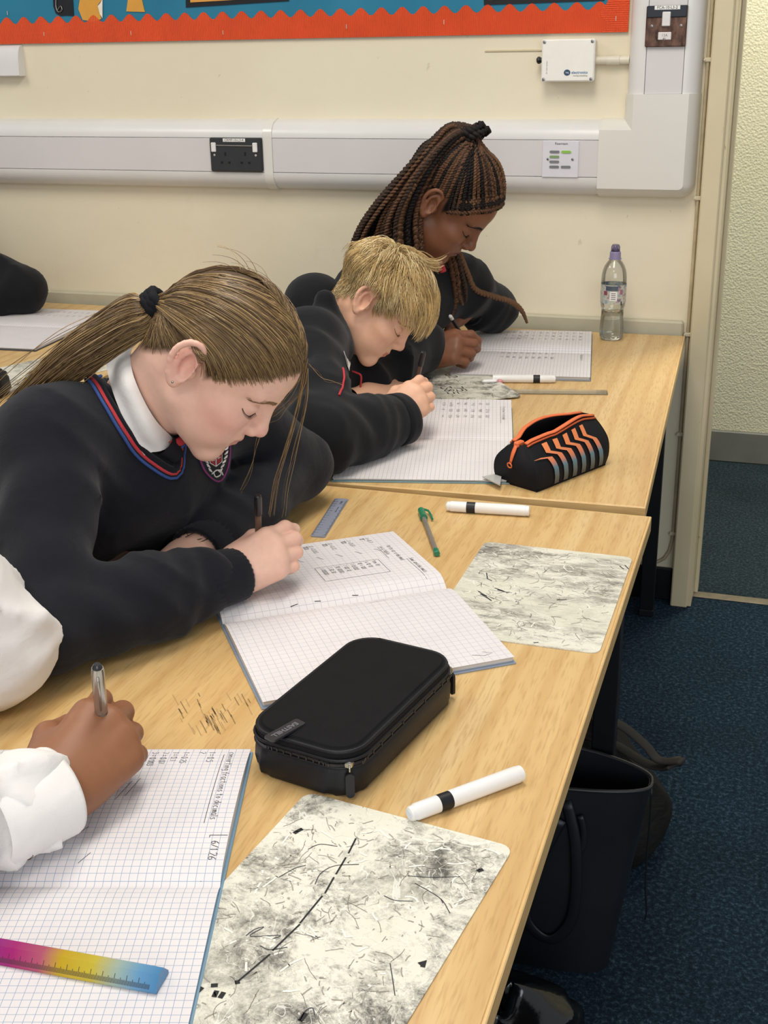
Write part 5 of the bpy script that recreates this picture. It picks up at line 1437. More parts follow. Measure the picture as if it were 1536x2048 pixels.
def head_colours(P, skin, lipc, hairc, blush=0.0, blushc=None, browc=None):
    C = np.tile(lin(skin), (len(P), 1)); mm = P*1000
    def blob(cx, cy, cz, rx, ry, rz): return np.exp(-(((mm[:, 0]-cx)/rx)**2+((np.abs(mm[:, 1])-cy)/ry)**2+((mm[:, 2]-cz)/rz)**2))
    def mixc(w, c):
        nonlocal C
        w = np.clip(w, 0, 1)[:, None]; C = C*(1-w)+lin(c)*w
    if blush:
        for b in ((62, 46, -22, 26, 22, 22), (112, 0, -16, 12, 14, 10), (-14, 80, 10, 18, 9, 26)): mixc(blob(*b)*blush, blushc)
    lp = ((mm[:, 0] > 84) & (np.abs(mm[:, 1]) < 21) & (mm[:, 2] < -39+np.abs(mm[:, 1])*-0.10) & (mm[:, 2] > -57.5+np.abs(mm[:, 1])*0.30))
    mixc(lp*0.75, lipc)
    br = ((mm[:, 2] > 25+0.10*(np.abs(mm[:, 1])-10)) & (mm[:, 2] < 31.5+0.06*(np.abs(mm[:, 1])-10)) & (np.abs(mm[:, 1]) > 11) & (np.abs(mm[:, 1]) < 46) & (mm[:, 0] > 55))
    mixc(br*0.6, browc or hairc)
    hz = head_zone(P); z0 = np.interp(P[:, 0], HAIRLINE[:, 0], HAIRLINE[:, 1]); w = (hz*np.clip((P[:, 2]-z0)/0.014, 0, 1)**0.8)[:, None]; C = C*(1-w)+lin(hairc)*0.8*w
    return C

# ------------------------------------------------------------------ hand (local: x to the fingers, y thumb side, z back of the hand; right hand)
POSE_WRITE = dict(
 index=[(80, 22, 4), (112, 27, -14), (121, 25, -37), (116, 22, -56)], middle=[(85, 2, 6), (116, 4, -18), (116, 8, -43), (104, 12, -57)],
 ring=[(80, -17, 3), (107, -15, -25), (98, -10, -46), (82, -4, -46)], pinky=[(70, -33, -4), (92, -32, -27), (84, -27, -44), (70, -20, -44)],
 thumb=[(22, 24, -12), (58, 45, -28), (88, 42, -46), (108, 29, -57)])
POSE_REST = dict(
 index=[(80, 24, 2), (116, 28, -6), (136, 28, -22), (148, 27, -36)], middle=[(85, 3, 3), (124, 4, -6), (146, 4, -22), (158, 4, -38)],
 ring=[(80, -16, 1), (116, -18, -8), (136, -19, -24), (146, -19, -38)], pinky=[(70, -33, -4), (98, -38, -12), (112, -40, -24), (120, -41, -36)],
 thumb=[(22, 26, -10), (54, 50, -20), (82, 58, -30), (104, 54, -38)])
def build_hand(pose, h=0.0017, s=1.0, fat=1.0, left=False):
    f = Field(np.array((-0.06, -0.065, -0.085))*s, np.array((0.175, 0.08, 0.045))*s, h)
    m = lambda p: np.array(p, float)*s/1000
    W = [(0, 16, 0), (0, 6, 1), (0, -6, 0), (0, -15, -2)]
    fr_ = {'index': 8.8, 'middle': 9.0, 'ring': 8.5, 'pinky': 7.6, 'thumb': 10.5}
    f.cap(m((-60, 4, 0)), m((4, 3, 0)), 0.0255*s*fat, 0.024*s*fat, 0.01, flat=((0, 0, 1), 0.80))
    for w, n in zip(W, ('index', 'middle', 'ring', 'pinky')):
        f.cap(m(w), m(pose[n][0]), 0.0165*s*fat, 0.0125*s*fat, 0.016)
    f.ell(m((42, -22, -14)), np.array((38, 14, 15))*s*fat/1000, 0.014)
    f.ell(m((42, 4, -10)), np.array((40, 26, 14))*s*fat/1000, 0.014)
    t = pose['thumb']
    f.cap(m(t[0]), m(t[1]), 0.0185*s*fat, 0.0125*s*fat, 0.016); f.cap(m(t[1]), m(t[2]), 0.0115*s*fat, 0.0102*s*fat, 0.004); f.cap(m(t[2]), m(t[3]), 0.0102*s*fat, 0.0080*s*fat, 0.003)
    for n in ('index', 'middle', 'ring', 'pinky'):
        p = pose[n]; r = fr_[n]*s*fat/1000
        g = Field(f.lo, f.lo+f.h*(np.array(f.n)-1), f.h)
        g.cap(m(p[0]), m(p[1]), r*1.22, r*1.06, 0); g.cap(m(p[1]), m(p[2]), r*1.08, r*0.95, 0.004); g.cap(m(p[2]), m(p[3]), r*0.95, r*0.78, 0.003)
        A, B = f.F, g.F[:f.n[0], :f.n[1], :f.n[2]]; k = 0.0035
        hh = np.clip(0.5+0.5*(A-B)/k, 0, 1); f.F = A+(B-A)*hh-k*hh*(1-hh)
        f.cap(m(p[0])-np.array((0.012*s, 0, -0.001)), m(p[0]), r*1.15, r*1.3, 0.008)
    V, Q = f.mesh()
    if left: V = V*np.array((1, -1, 1)); Q = Q[:, ::-1]
    return V, Q
def frame(fwd, dors):
    x = np.array(fwd, float); x /= np.linalg.norm(x); z = np.array(dors, float); z -= x*(z@x); z /= np.linalg.norm(z)
    return np.stack([x, np.cross(z, x), z], 1)
def hand_colours(V, skin, knuck, pose, s):
    C = np.tile(lin(skin), (len(V), 1))
    for n in ('index', 'middle', 'ring', 'pinky'):
        for j in (0, 1):
            d = np.linalg.norm(V-np.array(pose[n][j])*s/1000, axis=1); w = np.exp(-(d/(0.012*s))**2)[:, None]*0.45; C = C*(1-w)+lin(knuck)*w
    for n in ('index', 'middle', 'ring', 'pinky', 'thumb'):
        d = np.linalg.norm(V-np.array(pose[n][3])*s/1000, axis=1); w = np.exp(-(d/(0.010*s))**2)[:, None]*0.35; C = C*(1-w)+lin(knuck)*w
    return C
# ------------------------------------------------------------------ people
def knit_mat(hexc, rib=1.0, big=26, st=0.5, rough=0.9):
    return cloth_mat(hexc, rough, 1100, st*0.5, 0.06, 0.10, 0.12, big*0.6)
M_JUMPER = knit_mat('#1a1b21'); M_BLAZER = knit_mat('#17181b', big=18, rough=0.8); M_TROUSER = cloth_mat('#16171a')
def shirt_mat():
    t = NT('white_cotton'); v = t.coord()
    t.base(t.ramp(t.noise(v, 8), [(0.3, sc('#e2dedb')), (0.7, sc('#ece9e6'))])); t.setp(0.75, spec=0.2)
    t.bump(t.math('ADD', t.math('MULTIPLY', t.noise(v, 1500, 2), 0.1), t.noise(t.coord(scale=(1, 1, 1.5)), 14, 3, 0.5, 0.5)), 0.5, 0.008); return t.m
M_SHIRT = shirt_mat()
M_RED = mat('#b8323a', 0.8, var=0.15, nscale=600); M_BLUE = mat('#2f4a86', 0.8, var=0.15, nscale=600)

def body_parts(J, r=1.0):
    """low-detail core of the body under the clothes, so that head, arms and hands are one body"""
    f = Field(np.min([v for v in J.values()], 0)-0.2, np.max([v for v in J.values()], 0)+0.2, 0.014)
    f.cap(J['P'], J['M'], 0.10*r, 0.10*r, 0.03); f.cap(J['M'], J['N']-np.array((0.03, 0, 0.08)), 0.10*r, 0.09*r, 0.03)
    f.cap(J['N']-np.array((0.02, 0, 0.06)), J['N'], 0.05*r, 0.042*r, 0.02)
    for s in 'RL':
        f.cap(J['S'+s], J['E'+s], 0.036*r, 0.030*r, 0.02); f.cap(J['E'+s], J['W'+s], 0.029*r, 0.020*r, 0.02)
        f.cap(J['N']-np.array((0.02, 0, 0.05)), J['S'+s], 0.045*r, 0.038*r, 0.02)
    for s in (-1, 1):
        h_ = J['P']+np.array((0.02, s*0.085, -0.03)); k_ = h_+np.array((0.40, s*0.02, 0.0)); a_ = np.array((k_[0]+0.02, k_[1], 0.07))
        f.cap(h_, k_, 0.06*r, 0.045*r, 0.03); f.cap(k_, a_, 0.04*r, 0.03*r, 0.02)
    return f.mesh()
def legs(J, r=1.0, shoe=True):
    lo = J['P']+np.array((-0.2, -0.26, 0)); lo[2] = -0.0; hi = J['P']+np.array((0.70, 0.26, 0.10))
    f = Field((lo[0], lo[1], -0.02), hi, 0.012); gs = []
    for s in (-1, 1):
        h_ = J['P']+np.array((0.0, s*0.085, -0.03)); k_ = h_+np.array((0.41, s*0.02, 0.0)); a_ = np.array((k_[0]+0.02, k_[1], 0.075))
        f.cap(h_, k_, 0.080*r, 0.060*r, 0.03); f.cap(k_, a_, 0.058*r, 0.048*r, 0.02)
        g = Field((lo[0]+0.4, lo[1], -0.02), (hi[0]+0.1, hi[1], 0.16), 0.008); gs.append(g)
        g.cap((a_[0]-0.02, a_[1], 0.045), (a_[0]+0.15, a_[1]+s*0.015, 0.032), 0.040, 0.032, 0.01); g.cap((a_[0], a_[1], 0.05), (a_[0], a_[1], 0.10), 0.04, 0.036, 0.01)
    f.ell(J['P'], (0.13*r, 0.17*r, 0.11*r), 0.04)
    return f.mesh(), [g.mesh() for g in gs]
def garment(J, h=0.007, arm=(0.062, 0.055, 0.043), chest=0.105, wid=0.075, fold=0.004, seed=1, hood=0.0, cuffR=1.0, cuffL=1.0, wr=0.0035, sh=0.060, wide=1.0, zlow=None, crease=2.2):
    A = np.array([v for v in J.values()]); lo = A.min(0)-0.17; hi = A.max(0)+0.15; lo[2] = J['P'][2]-0.10 if zlow is None else zlow
    f = Field(lo, hi, h)
    y = np.array((0, 1, 0)); sd = J['SL']-J['SR']; sd = sd/np.linalg.norm(sd)
    back = np.array((-0.03, 0, 0.0))
    C = J['N']+np.array((-0.045, 0, -0.10)); M_ = J['M']
    for s in (-1, 1):
        f.cap(J['P']+sd*s*wid*0.9, M_+sd*s*wid, chest*1.12, chest*1.05, 0.03, flat=(sd, 1.0))
        f.cap(M_+sd*s*wid, C+sd*s*wid*0.95, chest*1.05, chest*0.92, 0.03)
        S = J['SR'] if s < 0 else J['SL']
        f.cap(C+sd*s*wid*0.7+np.array((0, 0, 0.03)), S, chest*0.72, sh*1.02, 0.05)
        f.cap(J['N']+sd*s*0.045+np.array((-0.028, 0, -0.045)), S+np.array((-0.01, 0, -0.005)), 0.050, sh*0.9, 0.04)
    f.cap(J['N']+np.array((-0.03, 0, -0.045)), C, 0.06, 0.10, 0.04)
    for s, cf in (('R', cuffR), ('L', cuffL)):
        S, E, Wr = J['S'+s], J['E'+s], J['W'+s]
        f.cap(S, E, arm[0]*wide, arm[1]*wide, 0.03, fold=(1.7, fold*0.6, (38, -29, 25)))
        d = Wr-E; L = np.linalg.norm(d)
        f.cap(E, E+d*0.55, arm[1]*wide, (arm[1]*0.55+arm[2]*0.45)*wide, 0.02, fold=(1.4, fold*0.8, (-44, 32, 40)))
        f.cap(E+d*0.5, E+d*cf-unit(d)*arm[2]*wide*0.75, (arm[1]*0.55+arm[2]*0.45)*wide, arm[2]*wide, 0.015, fold=(1.3, fold*0.6, (50, 38, -37)))
    f.wrinkle(wr, 24, seed); f.creases(wr*crease, 75, seed+9)
    # nothing sinks into the table top
    X, Y, Z = f._xyz((slice(None),)*3)
    on = (X > -0.793) if J.get('_tab', True) else (X > 99)
    return f
def clip_table(f, x0=-0.797, gap=0.004):
    X, Y, Z = f._xyz((slice(None),)*3)
    slab = np.maximum(np.maximum(Z-(TZ+gap), (TZ-0.03)-Z), (x0-0.002)-X)
    f.F = np.maximum(f.F, -slab.astype(np.float32)); return f
def person(name, label, J, skin, knuck, lipc, hairc, head=None, hands=(), extra=(), core=True, ctr=None):
    parts = []
    if core: V, Q = body_parts(J); parts.append((V, Q, lin(skin)))
    hf = None
    if head:
        hf = head['field']; V, Q = hf.mesh()
        C = head_colours(V, skin, lipc, hairc, head.get('blush', 0), head.get('blushc'), head.get('brow'))
        if head.get('bald') : pass
        parts.append((V*head['s']@head['R'].T+head['O'], Q, C))
    for hd in hands:
        V, Q = build_hand(hd['pose'], hd.get('h', 0.0018), hd.get('s', 1.0), hd.get('fat', 1.0), hd.get('left', False))
        P0 = V*np.array((1, -1, 1)) if hd.get('left') else V
        C = hand_colours(P0, skin, knuck, hd['pose'], hd.get('s', 1.0))
        R_ = hd['R']; parts.append((V@R_.T+hd['O'], Q, C))
    V, Q, C = join(parts)
    o = link(name, fast_mesh(name, V, Q, M_SKIN, True, C)); tag(o, label, 'person'); return o
def piece(name, VQ, m, parent, col=None): return link(name, fast_mesh(name, VQ[0], VQ[1], m, True, None if col is None else np.broadcast_to(col, (len(VQ[0]), 3))), parent)
def cuff(name, a, b, ra, rb, m, parent, ribs=0, n=64, amp=0.0011):
    a = np.array(a); b = np.array(b); d = b-a; L = np.linalg.norm(d); d = d/L
    e1 = np.cross(d, (0, 0, 1)); e1 /= np.linalg.norm(e1); e2 = np.cross(d, e1)
    G = []
    for t, q in ((0.0, 0.90), (0.05, 1.0), (0.35, 1.0), (0.7, 1.0), (0.95, 1.0), (1.0, 0.97), (1.0, 0.84), (0.85, 0.82)):
        r = (ra+(rb-ra)*t)*q
        G.append([a+d*L*t+(r+amp*(math.sin(ribs*2*PI*k/n) if ribs else 0))*(e1*math.cos(2*PI*k/n)+0.88*e2*math.sin(2*PI*k/n)) for k in range(n)])
    G = np.array(G); G[..., 2] = np.maximum(G[..., 2], TZ+0.012)
    return obj(name, MB().grid(G, close_v=True), m, parent, smooth=True)
def line_on(f, pxs, off, n=40):
    P = np.array([f.hit(x, y, 0.0) for x, y in pxs]); P = catmull(P, n); return f.snap(P, off, 4)
def pen(label, tip, tail_px, L, parts, r=0.0042, near=True):
    """pen from the tip on the paper; its other end on the view ray of tail_px at length L"""
    d = ray(*tail_px); d = d/np.linalg.norm(d); oc_ = CAM-tip; b = d@oc_; c = oc_@oc_-L*L; D = b*b-c
    t = -b+(-1 if near else 1)*math.sqrt(max(D, 0)); tail = CAM+d*t
    ax = (tail-tip); ax /= np.linalg.norm(ax)
    th = thing('pen', label, 'pen', tuple(tip), group='pens in writing hands')
    for nm, prof, m in parts:
        o = obj(nm, MB().lathe([(rr*r, hh*L) for rr, hh in prof], 14, (0, 0, 0), ax), m, th); autosmooth(o, 0.5)
    return th, ax, tail
def hand_at(wrist, knuckle, dors, pose, s=1.0, fat=1.0, left=False, h=0.0018):
    return dict(pose=pose, R=frame(np.array(knuckle)-np.array(wrist), dors), O=np.array(wrist), s=s, fat=fat, left=left, h=h)
def lift_head(O, s0, s1): return CAM+(np.array(O)-CAM)*s1/s0
def to_w(hd, P): return np.asarray(P)*hd['s']@hd['R'].T+hd['O']
def to_l(hd, P): return (np.asarray(P)-hd['O'])@hd['R']/hd['s']
def scalp(f, D, c=(0, 0, 0.035)):
    """distance from c to the head surface along unit directions D"""
    c = np.array(c); T = np.linspace(0.05, 0.16, 70); sh = D.shape[:-1]; D = D.reshape(-1, 3)
    v = f.sample(c+D[:, None, :]*T[None, :, None]); out = T[np.argmax(v > 0, axis=1)]
    return out.reshape(sh)
def unit(v): v = np.asarray(v, float); return v/np.linalg.norm(v, axis=-1, keepdims=True)
def lashes(hd, colr, parent, f, thick=0.00045):
    L = []
    for sg in (-1, 1):
        for t in np.linspace(0, 1, 20):
            p = np.array([0.0875-0.0165*t**1.6, sg*(0.019+0.027*t), 0.0035+0.004*t-0.005*math.sin(PI*t)])
            p = f.snap(p[None], 0.0004, 4)[0]; d = unit(np.array([0.75-0.25*t, sg*(0.1+0.5*t), -0.62]))
            L.append([p+d*0.0062*(1-0.3*abs(t-0.6))*q+np.array([0, 0, 0.0022])*q*q for q in np.linspace(0, 1, 5)])
            L.append([p+np.array([0, -sg*0.0006, 0])+0*q*d for q in np.linspace(0, 1, 5)]) if False else None
    P = np.array([l for l in L if l is not None]); P = to_w(hd, P.reshape(-1, 3)).reshape(P.shape)
    V, F, C = strands(P, np.array([0.8, 0.7, 0.55, 0.4, 0.2])*thick, np.tile(lin(colr), (len(P), 1)))
    o = link('eyelashes', fast_mesh('eyelashes', V, F, M_HAIRM, True, C), parent)
    # lid line
    G = []
    for sg in (-1, 1):
        q = np.array([[0.0875-0.0165*t**1.6, sg*(0.019+0.027*t), 0.0035+0.004*t-0.005*math.sin(PI*t)] for t in np.linspace(0, 1, 12)])
        G.append(to_w(hd, f.snap(q, 0.0002, 4)))
    V, F, C = strands(np.array(G), 0.00045, np.tile(lin(colr), (2, 1)), 5)
    link('lid_line', fast_mesh('lid_line', V, F, M_HAIRM, True, C), o)
def brows(hd, colr, parent, f, n=120, thick=0.0004):
    rg = np.random.default_rng(3); L = []
    for sg in (-1, 1):
        for _ in range(n):
            t = rg.random(); p = np.array([0.1, sg*(0.012+0.034*t), 0.0275+0.0035*math.sin(PI*min(1, t*1.1))*1.0+rg.normal()*0.0014*(1.1-t)])
            p[0] = 0.098-0.030*t**1.8; p = f.snap(p[None], 0.0004, 4)[0]
            d = unit(np.array([-0.25-0.5*t, sg*0.9, 0.35-0.5*t]))
            L.append([p+d*0.008*q+np.array([0.0006, 0, 0])*math.sin(PI*q) for q in np.linspace(0, 1, 4)])
    P = np.array(L); P = to_w(hd, P.reshape(-1, 3)).reshape(P.shape)
    V, F, C = strands(P, np.array([1, 1, 0.8, 0.3])*thick, np.tile(lin(colr), (len(P), 1)))
    link('eyebrows', fast_mesh('eyebrows', V, F, M_HAIRM, True, C), parent)
# ================================================================== girl in the navy jumper
A_ = lambda *v: np.array(v, float)
hd = dict(s=1.0, R=euler3(math.radians(7.6), math.radians(47.9), math.radians(-1.9)), O=lift_head((-0.6483, 1.2978, 1.0411), 0.97, 1.0))
JG = dict(P=A_(-1.08, 1.38, 0.50), M=A_(-0.985, 1.38, 0.72), N=A_(-0.785, 1.37, 0.955), SR=A_(-0.845, 1.24, 0.935), SL=A_(-0.745, 1.525, 0.93),
          ER=atz(85, 1255, 0.782), WR=atz(472, 1148, 0.768), EL=atz(590, 930, 0.785), WL=atz(395, 1098, 0.762))
JGn = to_l(hd, JG['N'])
hd['field'] = build_head(0.0019, jaw=0.98, nose=0.95, lip=1.0, skull=((1, 0, 38), (87, 71, 78)), neck=((-0.022, 0, -0.03), tuple(JGn), 0.050, 0.052))
hd.update(blush=0.55, blushc='#d98a80', brow='#8a6d50')
hand_g = hand_at(atz(460, 1150, 0.766), atz(530, 1108, 0.790), (0.30, -0.62, 0.72), POSE_WRITE, 0.80, 1.16)
hand_gl = hand_at(JG['WL'], JG['WL']+unit(JG['WL']-JG['EL'])*0.08+A_(-0.012, 0, -0.006), (0.1, 0.0, 1), POSE_REST, 0.88, 1.0, left=True, h=0.0024)
girl = person('person', 'person in a navy jumper with a brown ponytail, writing in a squared book', JG, '#e7bba6', '#dd9f8b', '#c98079', '#5f4a33', hd, (hand_g, hand_gl))
jf = garment(JG, 0.0065, seed=3, cuffR=0.93, cuffL=0.93)
for s_ in ('SR', 'SL'): jf.cap(JG['N']+A_(0.0, 0, -0.01)+0.25*(JG[s_]-JG['N']), JG[s_]+A_(0, 0, 0.0), 0.055, 0.058, 0.03)
X, Y, Z = jf._xyz((slice(None),)*3)
# neck opening
jf.cap(JG['N']+A_(-0.005, 0, 0.005), to_w(hd, A_(-0.02, 0, -0.03)), 0.050, 0.058, 0.010, 's')
jf.ell(JG['N']+A_(0.012, 0.0, -0.085), (0.062, 0.085, 0.066), 0.03)
clip_table(jf)
jumper = piece('jumper', jf.mesh(), M_JUMPER, girl)
tr, shs = legs(JG); piece('trousers', tr, M_TROUSER, girl); [piece('shoe', q_, M_BLACK, girl) for q_ in shs]
dR = unit(JG['WR']-JG['ER']); cuff('cuff', JG['WR']-dR*0.058, JG['WR']+dR*0.004, 0.042, 0.037, M_JUMPER, jumper, 34)
dL = unit(JG['WL']-JG['EL']); cuff('cuff', JG['WL']-dL*0.058, JG['WL']+dL*0.004, 0.042, 0.037, M_JUMPER, jumper, 34)
fray = np.array([[JG['WL']+dL*0.004+A_(0.028*math.sin(i), 0.0, 0.022+0.006*math.cos(i*2.1))+q*A_(0.012*math.sin(i*1.7)+dL[0]*0.012, dL[1]*0.012, 0.006*math.cos(i*3.3)) for q in np.linspace(0, 1, 5)] for i in range(14)])
V, F, C = strands(fray, 0.0006, np.tile(lin('#14151a'), (14, 1))); tag(link('frayed_threads', fast_mesh('frayed_threads', V, F, M_HAIRM, True, C), jumper), kind='stuff')
# neckline trim: black, red, black, blue bands
nk = [(172, 705), (182, 735), (205, 785), (232, 832), (262, 878), (300, 915), (345, 940), (352, 905), (356, 872)]
for k_, (off, m_, w_) in enumerate(((0.0, M_JUMPER, 0.0052), (1.0, M_RED, 0.0034), (2.0, M_JUMPER, 0.0016), (2.6, M_BLUE, 0.0022))):
    P = line_on(jf, nk, 0.002, 46)
    c = P.mean(0); g_ = jf.grad(P); t_ = unit(np.gradient(P, axis=0)); sdv = np.cross(g_, t_)
    sgn = -1 if (sdv[10]@unit(JG['N']-P[10])) > 0 else 1
    P2 = jf.snap(P+sgn*sdv*(off*0.0042), 0.0022, 3)
    V, F, C = strands(P2[None], w_*np.ones(46), np.zeros((1, 3)), 8)
    link('neck_trim', fast_mesh('neck_trim', V, F, m_, True), jumper)
# white collar: inner edge on the neck, outer edge on the jumper
def collar(f, head, J, inner, outer, parent, m=None, th=0.003, up=0.012, name='shirt_collar'):
    hfw = head['field']
    n = 26
    I = catmull([to_w(head, hfw.snap(to_l(head, head_hit(head, x, y))[None], 0.004, 3))[0] for x, y in inner], n)
    O_ = catmull([f.hit(x, y, 0.006) for x, y in outer], n)
    G = []
    for t in np.linspace(0, 1, 9):
        P = I*(1-t)+O_*t; lift = up*math.sin(PI*min(1, t*1.25))*(1-0.5*t)
        G.append(P+unit(P-J['N'])*lift)
    G = np.array(G); G2 = G-unit(G-J['N'])*th
    mb_ = MB().grid(G); mb_.grid(G2[::-1]); mb_.grid(np.array([G2[-1], G[-1]])[::-1]); mb_.grid(np.array([G[0], G2[0]])[::-1])
    mb_.grid(np.stack([G[:, 0], G2[:, 0]])); mb_.grid(np.stack([G2[:, -1], G[:, -1]]))
    return obj(name, mb_, m or M_SHIRT, parent, smooth=True)
def head_hit(head, px, py):
    d = ray(px, py); T = np.arange(0.6, 4.2, 0.0015); Q = CAM+T[:, None]*d; L = to_l(head, Q); f = head['field']
    lo, hi = f.lo, f.lo+f.h*(np.array(f.n)-1); v = np.where(((L > lo) & (L < hi)).all(1), f.sample(L), 1.0)
    i = np.argmax(v < 0)
    if v[i] >= 0: i = int(np.argmin(v))
    return Q[i]
sc_ = collar(jf, hd, JG, [(268, 668), (262, 700), (272, 745), (292, 795), (318, 838), (345, 868)], [(212, 705), (214, 738), (226, 785), (246, 835), (268, 880), (290, 912)], girl)
# tie knot under the chin
tp = line_on(jf, [(322, 892), (338, 905), (348, 918)], 0.006, 8)
V, F, C = strands(tp[None], np.linspace(0.016, 0.010, 8), np.zeros((1, 3)), 10); tie = link('tie', fast_mesh('tie', V, F, cloth_mat('#1a1a20'), True), girl)
tp2 = line_on(jf, [(326, 898), (345, 890), (352, 884)], 0.012, 8)
V, F, C = strands(tp2[None], 0.006*np.ones(8), np.zeros((1, 3)), 8); link('stripe', fast_mesh('stripe', V, F, M_RED, True), tie)
tp2 = line_on(jf, [(332, 908), (348, 900), (354, 893)], 0.012, 8)
V, F, C = strands(tp2[None], 0.0025*np.ones(8), np.zeros((1, 3)), 8); link('stripe', fast_mesh('stripe', V, F, M_BLUE, True), tie)
# embroidered badge on the chest: shield, wreath, open book, knot
def patch(f, pts, m, parent, name, off, px=True):
    c = np.mean(pts, 0); G = [[f.hit(c[0]+(x-c[0])*s, c[1]+(y-c[1])*s, off) for x, y in pts+[pts[0]]] for s in (0.02, 0.5, 1.0)]
    return obj(name, MB().grid(np.array(G)), m, parent, smooth=True)
shield = [(398, 905), (402, 925), (412, 945), (428, 960), (440, 962), (450, 950), (458, 925), (460, 890), (452, 872), (430, 880), (410, 888)]
bd = patch(jf, shield, mat('#1b1a20', 0.8), jumper, 'badge', 0.003)
P = np.array([jf.hit(x, y, 0.0035) for x, y in shield+[shield[0]]]); V, F, C = strands(catmull(P, 50)[None], 0.0014, np.zeros((1, 3)), 6); link('badge_border', fast_mesh('badge_border', V, F, mat('#7a2f6a', 0.8), True), bd)
M_THREAD = mat('#d8d5d2', 0.8)
for i in range(7):
    for sg in (-1, 1):
        t = i/6; bx = 431+sg*(22-4*t*t*2); by = 888+52*t; bx -= sg*8*max(0, t-0.5)
        q = np.array([jf.hit(bx+sg*dx, by+dy, 0.005) for dx, dy in ((-3, 4), (1, 0), (4, -4))])
        V, F, C = strands(q[None], np.array([0.0008, 0.0018, 0.0005]), np.zeros((1, 3)), 5); link('wreath_leaf', fast_mesh('wreath_leaf', V, F, M_THREAD, True), bd)
patch(jf, [(420, 905), (420, 925), (432, 932), (443, 922), (443, 900), (432, 908)], mat('#8c2830', 0.8), bd, 'book_emblem', 0.005)
for q in ([(420, 905), (420, 926), (432, 933), (444, 923), (444, 899)], [(432, 908), (432, 932)], [(424, 911), (424, 922), (429, 921), (428, 911)], [(435, 909), (440, 905), (436, 918), (441, 914)]):
    P = np.array([jf.hit(x, y, 0.0062) for x, y in q]); V, F, C = strands(P[None], 0.0006, np.zeros((1, 3)), 5); link('stitching', fast_mesh('stitching', V, F, M_THREAD, True), bd)
kn = [(424, 948), (434, 940), (442, 948), (432, 954), (428, 944), (440, 940), (446, 950)]
P = catmull(np.array([jf.hit(x, y, 0.0055) for x, y in kn]), 24); V, F, C = strands(P[None], 0.0009, np.zeros((1, 3)), 5); link('knot_emblem', fast_mesh('knot_emblem', V, F, M_THREAD, True), bd)

# ---- hair
rg = np.random.default_rng(21); f = hd['field']
def on_mid(head, px, py, y=0.0):
    """point of the view ray in the head's own plane y"""
    d = ray(px, py); a = to_l(head, CAM); b = to_l(head, CAM+d); t = (y-a[1])/(b[1]-a[1]); return to_l(head, CAM+d*t)
TIE = on_mid(hd, 340, 622, -0.004); TIE = A_(0, 0, 0.035)+unit(TIE-A_(0, 0, 0.035))*max(0.090, np.linalg.norm(TIE-A_(0, 0, 0.035)))
def slick(root, mid, n_pts, offs, rgl):
    C0 = A_(0, 0, 0.035); d0 = unit(root-C0); dT = unit(np.broadcast_to(TIE-C0, d0.shape)); s0_ = (0.10*rgl.random(len(root))**2)[:, None, None]; s = s0_+(1-s0_)*np.linspace(0, 1, n_pts)[None, :, None]
    D = unit((1-s)**2*d0[:, None]+2*s*(1-s)*mid[:, None]*1.25+s*s*dT[:, None])
    r = scalp(f, D); T = np.linspace(0, 1, n_pts)[None]
    r = r+offs[:, None]*np.minimum(1, 0.25+T*4)+0.012*np.maximum(0, (T-0.86)/0.14)**1.5
    P = C0+D*r[..., None]
    w = np.clip((T-0.90)/0.10, 0, 1)[..., None]**1.2
    tgt = TIE+unit(TIE-A_(0, 0, 0.035))*0.010+rgl.normal(size=(len(root), 1, 3))*0.004
    return P*(1-w)+tgt*w
N = 4600; u = rg.random(N); sg = np.where(rg.random(N) < 0.62, -1, 1)
key = np.array([(0.090, 0.002, 0.084), (0.085, 0.028, 0.078), (0.076, 0.046, 0.066), (0.060, 0.060, 0.050), (0.040, 0.068, 0.026), (0.022, 0.073, 0.006)])
kc = catmull(key, 60); root = kc[(u*59).astype(int)]*np.stack([np.ones(N), sg, np.ones(N)], 1)
pt = rg.random(N) < 0.50; v = rg.random(N)
proot = np.stack([0.090-0.085*v, sg*0.002, 0.084+0.036*np.sin(v*PI/2)], 1); root = np.where(pt[:, None], proot, root)
back = rg.random(N) < 0.22
root = np.where(back[:, None], np.stack([-0.030-0.050*v, sg*(0.068-0.055*v), 0.010-0.062*v], 1), root)
mid = unit(np.stack([np.full(N, -0.05), sg*(0.45+0.55*u), 0.88-0.72*u], 1))
midp = unit(np.stack([-0.10-0.55*v, sg*(0.62-0.2*v), 0.72-0.05*v], 1)); mid = np.where(pt[:, None], midp, mid)
mid = np.where(back[:, None], unit(np.stack([np.full(N, -0.9), sg*0.35, -0.12*np.ones(N)], 1)), mid)
root += rg.normal(size=(N, 3))*A_(0.006, 0.001, 0.0045)
P = slick(root, mid, 26, 0.0016+0.0050*rg.random(N), rg); P += (rg.normal(size=(N, 1, 3))*0.0006)
hc = np.stack([lin(c) for c in ('#6f573b', '#8a7049', '#5b4630', '#a3875a', '#7c6342')])
cols = hc[rg.integers(0, 5, N)]*(0.85+0.3*rg.random((N, 1)))
H1 = strands(to_w(hd, P.reshape(-1, 3)).reshape(P.shape), np.interp(np.linspace(0, 1, 26), [0, .1, .9, 1], [.0002, .00048, .0005, .0004]), cols)
